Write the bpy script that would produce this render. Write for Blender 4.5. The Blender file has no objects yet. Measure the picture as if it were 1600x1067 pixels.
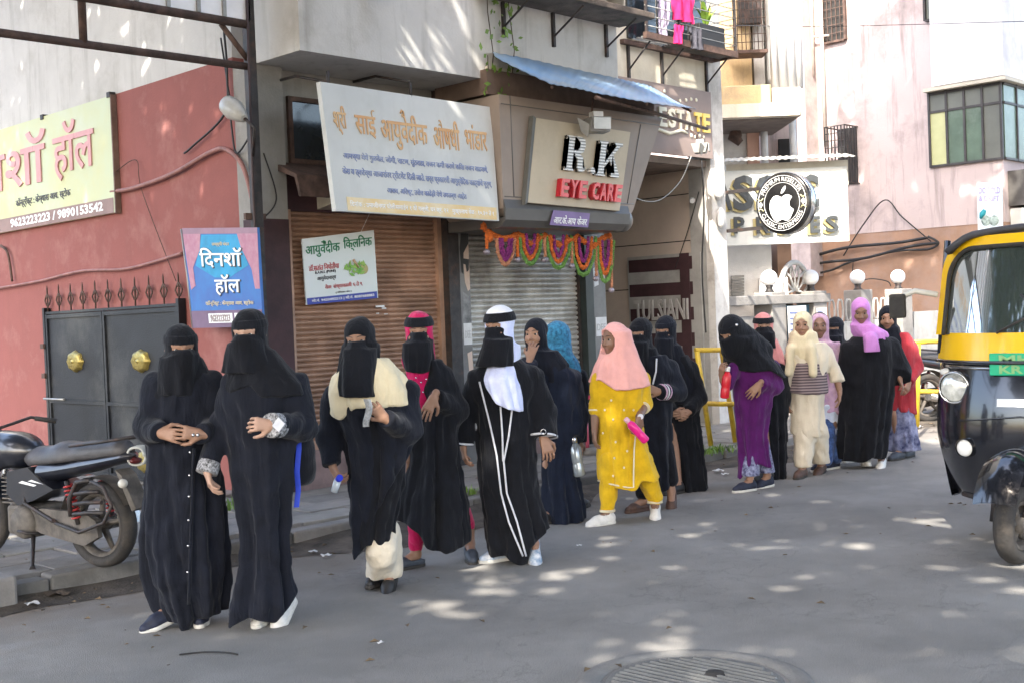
import bpy, bmesh, math, random
import numpy as np
from mathutils import Vector, Matrix

# ------------------------------------------------------------------ camera, sky, sun, exposure
SC = bpy.context.scene
COL = SC.collection
FPX, CX, CY = 1900.0, 800.0, 533.5          # focal length and centre in photo pixels
CAMZ = 1.5
_roll, _pitch, _a = math.atan(.04), math.atan(41 / 1900.), math.atan2(1850, 1900)
F0 = np.array([math.cos(_a), math.sin(_a), 0.]); R0 = np.array([math.sin(_a), -math.cos(_a), 0.])
UP = np.array([0, 0, 1.])
_f = F0 * math.cos(_pitch) - UP * math.sin(_pitch)
_u = UP * math.cos(_pitch) + F0 * math.sin(_pitch)
_r3 = R0 * math.cos(_roll) - _u * math.sin(_roll)
_u3 = _u * math.cos(_roll) + R0 * math.sin(_roll)
ORI = np.array([0, 0, CAMZ])
cam = bpy.data.cameras.new('camera'); camo = bpy.data.objects.new('camera', cam); COL.objects.link(camo)
cam.sensor_width = 36.0; cam.lens = 36.0 * FPX / 1600.0; cam.clip_end = 500; cam.clip_start = .05
M = Matrix(((_r3[0], _u3[0], -_f[0], 0), (_r3[1], _u3[1], -_f[1], 0), (_r3[2], _u3[2], -_f[2], CAMZ), (0, 0, 0, 1)))
camo.matrix_world = M
SC.camera = camo

SUN_EL, SUN_AZ = math.radians(46), math.atan2(-.42, -1.0)     # the sun stands up the street, a little on the camera's side
sun_vec = Vector((math.cos(SUN_AZ) * math.cos(SUN_EL), math.sin(SUN_AZ) * math.cos(SUN_EL), math.sin(SUN_EL)))
world = bpy.data.worlds.new('World'); SC.world = world; world.use_nodes = True
wn = world.node_tree.nodes; sky = wn.new('ShaderNodeTexSky'); sky.sky_type = 'NISHITA'; sky.sun_disc = False
sky.sun_elevation = SUN_EL; sky.sun_rotation = math.pi / 2 - SUN_AZ
sky.dust_density = 4.0; sky.air_density = 1.0; sky.ozone_density = .4
wn['Background'].inputs[1].default_value = 0.15
world.node_tree.links.new(sky.outputs[0], wn['Background'].inputs[0])
sl = bpy.data.lights.new('sun', 'SUN'); so = bpy.data.objects.new('sun', sl); COL.objects.link(so)
sl.energy = 2.0; sl.angle = math.radians(.55); sl.color = (1, .93, .82)
so.rotation_euler = (-sun_vec).to_track_quat('-Z', 'Y').to_euler(); so.location = sun_vec * 30
SC.view_settings.view_transform = 'Standard'; SC.view_settings.look = 'None'
SC.view_settings.exposure = 2.88; SC.view_settings.gamma = 1; SC.view_settings.use_curve_mapping = False

# ------------------------------------------------------------------ helpers
rng = random.Random(7)
def ray(px, py): return _f + _r3 * (px - CX) / FPX - _u3 * (py - CY) / FPX
def on(ax, val, px, py):
    """the point of the plane x, y or z = val that the photo's ray through px, py meets"""
    d = ray(px, py); i = 'XYZ'.index(ax); t = (val - ORI[i]) / d[i]; return ORI + d * t
def ond(px, py, d):
    v = ray(px, py); t = d / (v @ F0); return ORI + v * t

def tag(o, label=None, cat=None, group=None, kind=None):
    if label: o['label'] = label
    if cat: o['category'] = cat
    if group: o['group'] = group
    if kind: o['kind'] = kind
    return o
def thing(name, label, cat, loc=(0, 0, 0), rotz=0, group=None):
    o = bpy.data.objects.new(name, None); COL.objects.link(o); o.empty_display_size = .1
    o.location = tuple(float(c) for c in loc); o.rotation_euler = (0, 0, rotz)
    return tag(o, label, cat, group)
def wloc(o):
    v = Vector((0, 0, 0))
    while o is not None: v += o.location; o = o.parent
    return v
def link(name, me, mat, parent=None, world=True, smooth=False):
    if mat is not None and not me.materials:
        for m in (mat if isinstance(mat, (list, tuple)) else [mat]): me.materials.append(m)
    o = bpy.data.objects.new(name, me); COL.objects.link(o)
    if parent is not None:
        o.parent = parent
        if world: me.transform(Matrix.Translation(-wloc(parent)))
    if smooth:
        me.polygons.foreach_set('use_smooth', [True] * len(me.polygons))
    me.update()
    return o
def mesh_np(v, q, n=4):
    me = bpy.data.meshes.new('m'); v = np.ascontiguousarray(v, dtype=np.float32); q = np.ascontiguousarray(q, dtype=np.int32)
    me.vertices.add(len(v)); me.vertices.foreach_set('co', v.ravel())
    me.loops.add(q.size); me.loops.foreach_set('vertex_index', q.ravel())
    me.polygons.add(len(q)); me.polygons.foreach_set('loop_start', np.arange(0, q.size, n, dtype=np.int32))
    me.update(calc_edges=True); return me

class MB:
    """collects shapes and links them as ONE mesh"""
    def __init__(s): s.v = []; s.f = []; s.mi = []; s.cur = 0; s.sm = []
    def add(s, vs, fs, smooth=False):
        b = len(s.v); s.v += [tuple(map(float, v)) for v in vs]; s.f += [tuple(b + i for i in f) for f in fs]
        s.mi += [s.cur] * len(fs); s.sm += [smooth] * len(fs); return s
    def box(s, x0, x1, y0, y1, z0, z1):
        vs = [(x, y, z) for x in (x0, x1) for y in (y0, y1) for z in (z0, z1)]
        return s.add(vs, [(0, 1, 3, 2), (4, 6, 7, 5), (0, 4, 5, 1), (2, 3, 7, 6), (0, 2, 6, 4), (1, 5, 7, 3)])
    def bbox(s, x0, x1, y0, y1, z0, z1, b=.01):
        """box with bevelled edges"""
        bm = bmesh.new(); bmesh.ops.create_cube(bm, size=1)
        for v in bm.verts: v.co = ((x0 + x1) / 2 + v.co.x * (x1 - x0), (y0 + y1) / 2 + v.co.y * (y1 - y0), (z0 + z1) / 2 + v.co.z * (z1 - z0))
        bmesh.ops.bevel(bm, geom=bm.edges[:], offset=b, segments=2, affect='EDGES', profile=.5)
        s.bm(bm); return s
    def bm(s, bm, smooth=False):
        bm.verts.index_update(); s.add([v.co[:] for v in bm.verts], [[v.index for v in f.verts] for f in bm.faces], smooth); bm.free()
    def quadslab(s, c, t, nrm=None):
        """slab of thickness t behind the quad c (corners tl, tr, br, bl seen from the front)"""
        c = [np.array(p, float) for p in c]
        if nrm is None: nrm = np.cross(c[1] - c[0], c[3] - c[0]); nrm = nrm / np.linalg.norm(nrm)
        nrm = np.array(nrm, float); bk = [p + nrm * t for p in c]
        return s.add(c + bk, [(0, 3, 2, 1), (4, 5, 6, 7), (0, 1, 5, 4), (1, 2, 6, 5), (2, 3, 7, 6), (3, 0, 4, 7)])
    def tube(s, pts, r, n=8, caps=True, smooth=True):
        pts = [np.array(p, float) for p in pts]; rs = r if isinstance(r, (list, tuple)) else [r] * len(pts)
        vs = []; fs = []; prev = None
        for i, p in enumerate(pts):
            t = pts[min(i + 1, len(pts) - 1)] - pts[max(i - 1, 0)]; t = t / (np.linalg.norm(t) + 1e-9)
            if prev is None:
                a = np.array([0, 0, 1.]) if abs(t[2]) < .9 else np.array([1., 0, 0]); x = np.cross(a, t)
            else: x = prev - t * (prev @ t)
            x = x / (np.linalg.norm(x) + 1e-9); prev = x; y = np.cross(t, x)
            for k in range(n):
                an = 2 * math.pi * k / n; vs.append(p + (x * math.cos(an) + y * math.sin(an)) * rs[i])
        for i in range(len(pts) - 1):
            for k in range(n):
                k2 = (k + 1) % n; fs.append((i * n + k, i * n + k2, (i + 1) * n + k2, (i + 1) * n + k))
        s.add(vs, fs, smooth)
        if caps:
            b = len(s.v) - len(vs); s.f += [tuple(b + k for k in reversed(range(n))), tuple(b + (len(pts) - 1) * n + k for k in range(n))]; s.mi += [s.cur] * 2; s.sm += [False] * 2
        return s
    def cyl(s, a, b, r, n=16, r2=None): return s.tube([a, b], [r, r if r2 is None else r2], n)
    def lathe(s, c, prof, n=24, axis='z'):
        """profile of (radius, height) round an axis through c"""
        vs = []; fs = []
        for (r, h) in prof:
            for k in range(n):
                an = 2 * math.pi * k / n; p = (r * math.cos(an), r * math.sin(an), h)
                if axis == 'x': p = (h, p[0], p[1])
                if axis == 'y': p = (p[1], h, p[0])
                vs.append((c[0] + p[0], c[1] + p[1], c[2] + p[2]))
        for i in range(len(prof) - 1):
            for k in range(n): k2 = (k + 1) % n; fs.append((i * n + k, i * n + k2, (i + 1) * n + k2, (i + 1) * n + k))
        return s.add(vs, fs, True)
    def sphere(s, c, r, n=20, m=12, sc=(1, 1, 1)):
        prof = [(max(1e-4, math.sin(math.pi * i / m)) * r, -math.cos(math.pi * i / m) * r) for i in range(m + 1)]
        b = len(s.v); s.lathe((0, 0, 0), prof, n)
        for i in range(b, len(s.v)): v = s.v[i]; s.v[i] = (c[0] + v[0] * sc[0], c[1] + v[1] * sc[1], c[2] + v[2] * sc[2])
        return s
    def prism(s, pts, axis, a, b):
        """closed outline pts (2-D) swept along an axis from a to b"""
        n = len(pts); mk = {'x': lambda p, t: (t, p[0], p[1]), 'y': lambda p, t: (p[0], t, p[1]), 'z': lambda p, t: (p[0], p[1], t)}[axis]
        vs = [mk(p, a) for p in pts] + [mk(p, b) for p in pts]
        fs = [tuple(range(n)), tuple(reversed(range(n, 2 * n)))] + [(i, i + n, (i + 1) % n + n, (i + 1) % n) for i in range(n)]
        return s.add(vs, fs)
    def grid(s, fn, nu, nv, smooth=True):
        vs = [fn(i / nu, j / nv) for j in range(nv + 1) for i in range(nu + 1)]
        fs = [(j * (nu + 1) + i, j * (nu + 1) + i + 1, (j + 1) * (nu + 1) + i + 1, (j + 1) * (nu + 1) + i) for j in range(nv) for i in range(nu)]
        return s.add(vs, fs, smooth)
    def sheet(s, fn, nu, nv, t=(0, 0, .004)):
        """a thin closed sheet: the surface fn and a copy shifted by t"""
        t = np.array(t, float); s.grid(fn, nu, nv); s.grid(lambda u, v: np.array(fn(1 - u, v)) + t, nu, nv)
        return s
    def build(s, name, mat, parent=None, world=True):
        me = bpy.data.meshes.new(name); me.from_pydata(s.v, [], s.f)
        for m in (mat if isinstance(mat, (list, tuple)) else [mat]): me.materials.append(m)
        me.polygons.foreach_set('material_index', s.mi); me.polygons.foreach_set('use_smooth', s.sm)
        bm = bmesh.new(); bm.from_mesh(me); bmesh.ops.recalc_face_normals(bm, faces=bm.faces[:]); bm.to_mesh(me); bm.free()
        return link(name, me, mat, parent, world)

# ------------------------------------------------------------------ lettering
def text_mesh(s, bold=0.0, shear=0.0):
    """outline of a line of writing as (verts, faces), x right, y up, scaled to a 1 x 1 box"""
    c = bpy.data.curves.new('t', 'FONT'); c.body = s; c.offset = bold; c.resolution_u = 2; c.shear = shear
    o = bpy.data.objects.new('t', c); COL.objects.link(o)
    bpy.context.view_layer.update()
    me = bpy.data.meshes.new_from_object(o.evaluated_get(bpy.context.evaluated_depsgraph_get()))
    v = np.array([x.co[:] for x in me.vertices]) if len(me.vertices) else np.zeros((1, 3)); f = [list(p.vertices) for p in me.polygons]
    bpy.data.objects.remove(o); bpy.data.curves.remove(c); bpy.data.meshes.remove(me)
    lo, hi = v.min(0), v.max(0); w = max(1e-4, hi[0] - lo[0]); h = max(1e-4, hi[1] - lo[1])
    v[:, 0] = (v[:, 0] - lo[0]) / w; v[:, 1] = (v[:, 1] - lo[1]) / h
    return v, f
def letter_fn(name, s, mat, parent, fn, depth=.004, bold=0, world=True, sub=0, shear=0, sidemat=None):
    """writing carried by fn(u, v, out) -> point, with real thickness"""
    if any(ord(ch) > 2300 for ch in s): bold = min(bold, .012)
    v, f = text_mesh(s, bold, shear); bm = bmesh.new()
    par = list(range(len(v)))           # glyphs that overlap get their own height, so no two faces share a plane
    def root(i):
        while par[i] != i: par[i] = par[par[i]]; i = par[i]
        return i
    for q in f:
        for i in q[1:]: par[root(i)] = root(q[0])
    ids = {}; lev = [ids.setdefault(root(i), len(ids)) % 4 for i in range(len(v))]
    bv = [bm.verts.new((p[0], p[1], lev[i] * .01)) for i, p in enumerate(v)]
    for q in f:
        try: bm.faces.new([bv[i] for i in q])
        except ValueError: pass
    if sub: bmesh.ops.subdivide_edges(bm, edges=[e for e in bm.edges if e.calc_length() > .03], cuts=sub)
    r = bmesh.ops.extrude_face_region(bm, geom=bm.faces[:]); top = {e for e in r['geom'] if isinstance(e, bmesh.types.BMVert)}
    for x in bm.verts:
        x.co = Vector([float(c) for c in fn(x.co.x, x.co.y, (depth if x in top else 0.0) + x.co.z * .06)])
    bmesh.ops.recalc_face_normals(bm, faces=bm.faces[:])
    me = bpy.data.meshes.new(name); bm.to_mesh(me); bm.free()
    return link(name, me, mat, parent, world)
def on_quad(c, u0, u1, v0, v1, nrm=None, lift=.002):
    """fn for letter_fn: the rectangle u0..u1, v0..v1 (v up from the bottom) of the quad tl, tr, br, bl"""
    c = [np.array(p, float) for p in c]
    if nrm is None: nrm = np.cross(c[3] - c[0], c[1] - c[0]); nrm = nrm / np.linalg.norm(nrm)
    nrm = np.array(nrm, float)
    def fn(u, v, o):
        U = u0 + (u1 - u0) * u; V = v0 + (v1 - v0) * v
        t = c[0] * (1 - U) + c[1] * U; b = c[3] * (1 - U) + c[2] * U
        return b * (1 - V) + t * V + nrm * (o + lift)
    return fn

# ------------------------------------------------------------------ materials
def nd(nt, t, **kw):
    n = nt.nodes.new(t)
    for k, v in kw.items(): setattr(n, k, v)
    return n
MATS = {}
def mat(name, col, rough=.8, var=.12, scale=6., bump=0., bscale=80., metal=0., spec=.5, col2=None, stain=None, streak=None, sheen=0., coat=0., weave=0.):
    """procedural surface: base colour with cloudy variation, optional stains (colour, amount, scale),
    optional vertical weather streaks (colour, amount), grain as bump"""
    if name in MATS: return MATS[name]
    m = bpy.data.materials.new(name); m.use_nodes = True; nt = m.node_tree; L = nt.links; b = nt.nodes['Principled BSDF']
    b.inputs['Roughness'].default_value = rough; b.inputs['Metallic'].default_value = metal
    b.inputs['Specular IOR Level'].default_value = spec
    if sheen: b.inputs['Sheen Weight'].default_value = sheen; b.inputs['Sheen Roughness'].default_value = .5
    if coat: b.inputs['Coat Weight'].default_value = coat; b.inputs['Coat Roughness'].default_value = .06
    tc = nd(nt, 'ShaderNodeNewGeometry') if not weave else nd(nt, 'ShaderNodeTexCoord')
    P = tc.outputs['Position'] if not weave else tc.outputs['Object']
    n1 = nd(nt, 'ShaderNodeTexNoise'); n1.inputs['Scale'].default_value = scale; n1.inputs['Detail'].default_value = 5; n1.inputs['Roughness'].default_value = .62
    L.new(P, n1.inputs['Vector'])
    c1 = (*col, 1); c2 = (*(col2 if col2 else [c * (1 - var * 2.2) for c in col]), 1)
    mr = nd(nt, 'ShaderNodeMapRange'); mr.inputs[1].default_value = .35; mr.inputs[2].default_value = .68; L.new(n1.outputs[0], mr.inputs[0])
    mx = nd(nt, 'ShaderNodeMix', data_type='RGBA'); mx.inputs[6].default_value = c1; mx.inputs[7].default_value = c2
    L.new(mr.outputs[0], mx.inputs[0]); out = mx.outputs[2]
    if stain:
        sc_, am, ss = stain; n2 = nd(nt, 'ShaderNodeTexNoise'); n2.inputs['Scale'].default_value = ss; n2.inputs['Detail'].default_value = 8; n2.inputs['Roughness'].default_value = .7
        L.new(P, n2.inputs['Vector']); r2 = nd(nt, 'ShaderNodeMapRange'); r2.inputs[1].default_value = .56 - am * .1; r2.inputs[2].default_value = .72; r2.inputs[4].default_value = am
        L.new(n2.outputs[0], r2.inputs[0]); m2 = nd(nt, 'ShaderNodeMix', data_type='RGBA'); L.new(r2.outputs[0], m2.inputs[0]); L.new(out, m2.inputs[6]); m2.inputs[7].default_value = (*sc_, 1); out = m2.outputs[2]
    if streak:
        sc_, am = streak; mp = nd(nt, 'ShaderNodeMapping'); mp.inputs['Scale'].default_value = (5, 5, .45); L.new(P, mp.inputs[0])
        n3 = nd(nt, 'ShaderNodeTexNoise'); n3.inputs['Scale'].default_value = 1.2; n3.inputs['Detail'].default_value = 7; n3.inputs['Roughness'].default_value = .68; L.new(mp.outputs[0], n3.inputs['Vector'])
        r3 = nd(nt, 'ShaderNodeMapRange'); r3.inputs[1].default_value = .52; r3.inputs[2].default_value = .75; r3.inputs[4].default_value = am
        L.new(n3.outputs[0], r3.inputs[0]); m3 = nd(nt, 'ShaderNodeMix', data_type='RGBA'); L.new(r3.outputs[0], m3.inputs[0]); L.new(out, m3.inputs[6]); m3.inputs[7].default_value = (*sc_, 1); out = m3.outputs[2]
    L.new(out, b.inputs['Base Color'])
    if bump or weave:
        bp = nd(nt, 'ShaderNodeBump'); bp.inputs['Strength'].default_value = bump if bump else .3; bp.inputs['Distance'].default_value = .01
        n4 = nd(nt, 'ShaderNodeTexNoise'); n4.inputs['Scale'].default_value = bscale; n4.inputs['Detail'].default_value = 4; L.new(P, n4.inputs['Vector'])
        L.new(n4.outputs[0], bp.inputs['Height']); L.new(bp.outputs[0], b.inputs['Normal'])
    MATS[name] = m; m['bs'] = 1
    return m
def principled(m): return m.node_tree.nodes['Principled BSDF']
def fabric(name, col, var=.1, rough=.9, sheen=.15, scale=9, col2=None):
    if name in MATS: return MATS[name]
    m = mat(name, col, rough, var, scale, bump=.25, bscale=160, spec=.2, sheen=sheen, weave=1, col2=col2); nt = m.node_tree; L = nt.links
    tc = nd(nt, 'ShaderNodeTexCoord'); mp = nd(nt, 'ShaderNodeMapping'); mp.inputs['Scale'].default_value = (22, 22, 5); mp.inputs['Rotation'].default_value = (0, .25, 0); L.new(tc.outputs['Object'], mp.inputs[0])
    n = nd(nt, 'ShaderNodeTexNoise'); n.inputs['Scale'].default_value = 1; n.inputs['Detail'].default_value = 3; n.inputs['Distortion'].default_value = .8; L.new(mp.outputs[0], n.inputs['Vector'])
    b2 = nd(nt, 'ShaderNodeBump'); b2.inputs['Strength'].default_value = .42; b2.inputs['Distance'].default_value = .03; L.new(n.outputs[0], b2.inputs['Height'])
    b1 = principled(m).inputs['Normal'].links[0].from_node; L.new(b2.outputs[0], b1.inputs['Normal']); return m
def glass(name, col, rough=.05, metal=0.):
    m = mat(name, col, rough, .05, 2, spec=.8, coat=.6); return m

# ------------------------------------------------------------------ distance fields: bodies and clothes as closed, continuous surfaces
def smin(a, b, k):
    if k <= 0: return np.minimum(a, b)
    h = np.maximum(k - np.abs(a - b), 0) / k
    return np.minimum(a, b) - h * h * k * .25
class Field:
    def __init__(s, lo, hi, h):
        s.h = h; s.lo = np.array(lo, float) - 2 * h; n = np.ceil((np.array(hi, float) + 2 * h - s.lo) / h).astype(int) + 1
        s.n = n; s.g = np.full(tuple(n), 1.0, np.float32)
        s.ax = [(s.lo[i] + np.arange(n[i]) * h).astype(np.float32) for i in range(3)]
    def sub(s, lo, hi):
        sl = []
        for i in range(3):
            a = int(max(0, math.floor((lo[i] - s.lo[i]) / s.h))); b = int(min(s.n[i], math.ceil((hi[i] - s.lo[i]) / s.h) + 1)); sl.append(slice(a, max(a, b)))
        X = s.ax[0][sl[0]][:, None, None]; Y = s.ax[1][sl[1]][None, :, None]; Z = s.ax[2][sl[2]][None, None, :]
        return tuple(sl), X, Y, Z
    def put(s, sl, d, k, cut=False):
        if d.size == 0: return
        if cut: s.g[sl] = -smin(-s.g[sl], d, k)
        else: s.g[sl] = smin(s.g[sl], d, k)
    def cap(s, a, b, ra, rb, k=.02, cut=False, flat=None):
        a = np.array(a, float); b = np.array(b, float); p = max(ra, rb) + k + 2 * s.h
        sl, X, Y, Z = s.sub(np.minimum(a, b) - p, np.maximum(a, b) + p); ba = b - a; L = max(1e-9, ba @ ba)
        t = np.clip(((X - a[0]) * ba[0] + (Y - a[1]) * ba[1] + (Z - a[2]) * ba[2]) / L, 0, 1)
        d = np.sqrt((X - a[0] - t * ba[0]) ** 2 + (Y - a[1] - t * ba[1]) ** 2 + (Z - a[2] - t * ba[2]) ** 2) - (ra + (rb - ra) * t)
        if flat is not None:        # cut squarely just past b, so a cuff ends in an edge
            u = ba / math.sqrt(L); d = np.maximum(d, (X - b[0]) * u[0] + (Y - b[1]) * u[1] + (Z - b[2]) * u[2] - flat)
        s.put(sl, d, k, cut); return s
    def ell(s, c, r, ax=None, k=.02, cut=False):
        c = np.array(c, float); r = np.array(r, float); m = r.max() + k + 2 * s.h
        sl, X, Y, Z = s.sub(c - m, c + m); ax = np.eye(3) if ax is None else ax; x, y, z = X - c[0], Y - c[1], Z - c[2]
        p = [(x * ax[i][0] + y * ax[i][1] + z * ax[i][2]) for i in range(3)]
        q = np.sqrt(sum((p[i] / r[i]) ** 2 for i in range(3))); q2 = np.sqrt(sum((p[i] / r[i] ** 2) ** 2 for i in range(3)))
        s.put(sl, q * (q - 1) / (q2 + 1e-6), k, cut); return s
    def loft(s, rows, k=.03, fold=0, nf=9, seed=0, hem=None, top=None, hemfold=None, drift=2.0, power=2.0):
        """rows (z, cx, cy, half width, half depth); hem/top: polyline of (x, z)"""
        R = np.array(sorted(rows), float); z0, z1 = R[0, 0], R[-1, 0]
        if hem is not None: z0 = min(z0, min(p[1] for p in hem))
        m = .04; sl, X, Y, Z = s.sub((min(R[:, 1] - R[:, 3]) - m - fold, min(R[:, 2] - R[:, 4]) - m - fold, z0 - .02), (max(R[:, 1] + R[:, 3]) + m + fold, max(R[:, 2] + R[:, 4]) + m + fold, z1 + .02))
        z = Z.ravel()
        def it(i):
            zz = np.linspace(R[0, 0], R[-1, 0], 160); v = np.interp(zz, R[:, 0], R[:, i]); ker = np.ones(9) / 9; v = np.convolve(np.pad(v, 4, 'edge'), ker, 'valid')
            return np.interp(z, zz, v)[None, None, :].astype(np.float32)
        cx, cy, a, b = it(1), it(2), it(3), it(4)
        dx, dy = X - cx, Y - cy; th = np.arctan2(dy / b, dx / a)
        ct, st = np.abs(np.cos(th)), np.abs(np.sin(th)); rho = (np.abs(dx / a) ** power + np.abs(dy / b) ** power) ** (1 / power)
        d = (rho - 1) * np.sqrt((a * ct) ** 2 + (b * st) ** 2)
        if fold:
            rr = random.Random(seed); t = (z1 - Z) / max(.05, z1 - z0); f = 0
            for i in range(4):
                n = nf * (.8 + .4 * i) + rr.uniform(-1, 1); n = round(n); ph = rr.uniform(0, 6.28); w = (1, .7, .5, .3)[i]
                f = f - w * (1 - 2 * np.abs(np.sin(n * th / 2 + ph + (rr.uniform(-.5, .5)) * drift * (Z - z0) * 3)) ** .8)
            amp = fold * np.clip(.12 + t * 1.1, 0, 1); d = d - amp * (f - 1.15) * .62
        zb = z0
        if hem is not None:
            H = np.array(sorted(hem), float); zb = np.interp(s.ax[0][sl[0]], H[:, 0], H[:, 1])[:, None, None]
        zt = z1
        if top is not None:
            H = np.array(sorted(top), float); zt = np.interp(s.ax[0][sl[0]], H[:, 0], H[:, 1])[:, None, None]
        d = np.maximum(d, np.maximum(zb - Z, Z - zt)); s.put(sl, d.astype(np.float32), k); return s
    def wrinkle(s, amp, f=1.0, seed=0):
        X, Y, Z = s.ax[0][:, None, None], s.ax[1][None, :, None], s.ax[2][None, None, :]
        r = random.Random(seed); o = [r.uniform(0, 6) for _ in range(6)]
        w = np.sin(34 * f * Z + 9 * np.sin(7 * X + o[0]) + 6 * np.sin(8 * Y + o[1])) + .7 * np.sin(52 * f * (Z * .6 + X) + 5 * np.sin(11 * Y + o[2]) + o[3]) + .5 * np.sin(70 * f * (Z - Y * .7) + 6 * np.sin(9 * X + o[4]))
        s.g = s.g - (amp * .5 * w).astype(np.float32) * (s.g < .08); return s
    def above(s, z, k=0):
        s.g = np.maximum(s.g, (z - s.ax[2])[None, None, :]); return s
    def plane(s, p, n):
        """keep the side the normal n points away from"""
        X, Y, Z = s.ax[0][:, None, None], s.ax[1][None, :, None], s.ax[2][None, None, :]
        s.g = np.maximum(s.g, ((X - p[0]) * n[0] + (Y - p[1]) * n[1] + (Z - p[2]) * n[2]).astype(np.float32)); return s
    def nets(s):
        g = s.g; g[0] = g[-1] = 1; g[:, 0] = g[:, -1] = 1; g[:, :, 0] = g[:, :, -1] = 1
        ins = g < 0; c = np.zeros(tuple(s.n - 1), np.int8)
        for i in (0, 1):
            for j in (0, 1):
                for k in (0, 1): c += ins[i:s.n[0] - 1 + i, j:s.n[1] - 1 + j, k:s.n[2] - 1 + k]
        act = (c > 0) & (c < 8); idx = np.argwhere(act)
        if len(idx) == 0: return np.zeros((0, 3)), np.zeros((0, 4), int)
        vid = np.full(act.shape, -1, np.int32); vid[act] = np.arange(len(idx))
        acc = np.zeros((len(idx), 3)); cnt = np.zeros(len(idx)); cor = {}
        for o in [(i, j, k) for i in (0, 1) for j in (0, 1) for k in (0, 1)]: cor[o] = g[idx[:, 0] + o[0], idx[:, 1] + o[1], idx[:, 2] + o[2]].astype(float)
        for o in cor:
            for a in range(3):
                if o[a] == 0:
                    p = list(o); p[a] = 1; v0, v1 = cor[o], cor[tuple(p)]; m = (v0 < 0) != (v1 < 0); t = np.where(m, v0 / np.where(m, v0 - v1, 1), 0)
                    q = np.array(o, float)[None, :].repeat(len(idx), 0); q[:, a] = t; acc += q * m[:, None]; cnt += m
        V = (idx + acc / cnt[:, None]) * s.h + s.lo; Q = []
        for a in range(3):
            b, c2 = (a + 1) % 3, (a + 2) % 3
            s0 = [slice(None)] * 3; s1 = [slice(None)] * 3; s0[a] = slice(0, s.n[a] - 1); s1[a] = slice(1, s.n[a])
            i0, i1 = ins[tuple(s0)], ins[tuple(s1)]; e = np.argwhere(i0 != i1)
            e = e[(e[:, b] > 0) & (e[:, c2] > 0) & (e[:, b] < s.n[b] - 1) & (e[:, c2] < s.n[c2] - 1)]
            fl = i0[e[:, 0], e[:, 1], e[:, 2]]
            def cell(db, dc): q = e.copy(); q[:, b] -= db; q[:, c2] -= dc; return vid[q[:, 0], q[:, 1], q[:, 2]]
            q = np.stack([cell(1, 1), cell(0, 1), cell(0, 0), cell(1, 0)], 1); q[~fl] = q[~fl][:, ::-1]; Q.append(q)
        return V, np.concatenate(Q)
def relax(V, Q, it=2, lam=.5):
    for _ in range(it):
        acc = np.zeros_like(V); cnt = np.zeros(len(V))
        for i in range(4):
            a, b = Q[:, i], Q[:, (i + 1) % 4]
            for x in range(3): acc[:, x] += np.bincount(a, V[b, x], len(V))
            cnt += np.bincount(a, minlength=len(V))
        V = V * (1 - lam) + acc / np.maximum(cnt, 1)[:, None] * lam
    return V

# ------------------------------------------------------------------ people
SKIN = mat('skin', (.30, .165, .105), .55, .06, 30, bump=.05, weave=1)
SKIN_D = mat('skin_dark', (.22, .12, .078), .5, .06, 30, bump=.05, weave=1)
SKIN_P = mat('skin_pale', (.42, .255, .18), .55, .06, 30, bump=.05, weave=1)
LIPS = mat('lips', (.24, .105, .085), .45, .05)
EYEM = [mat('eye_white', (.65, .62, .58), .25, .02), mat('iris', (.02, .012, .008), .15, .02)]
HAIR = mat('hair', (.008, .007, .007), .5, .2, 60)
UPV = np.array([0, 0, 1.])
def frame(yaw, pitch=0, tilt=0):
    """s (the person's image-right side), f (facing), u; yaw in degrees from facing the camera, + turns to the picture's left"""
    y, p, t = map(math.radians, (yaw, pitch, tilt))
    f = np.array([-math.sin(y), -math.cos(y), 0.]); sd = np.array([math.cos(y), -math.sin(y), 0.]); u = UPV.copy()
    f, u = f * math.cos(p) - u * math.sin(p), u * math.cos(p) + f * math.sin(p)
    sd, u = sd * math.cos(t) + u * math.sin(t), u * math.cos(t) - sd * math.sin(t)
    return sd, f, u
def unit(v): v = np.array(v, float); return v / (np.linalg.norm(v) + 1e-9)

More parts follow.
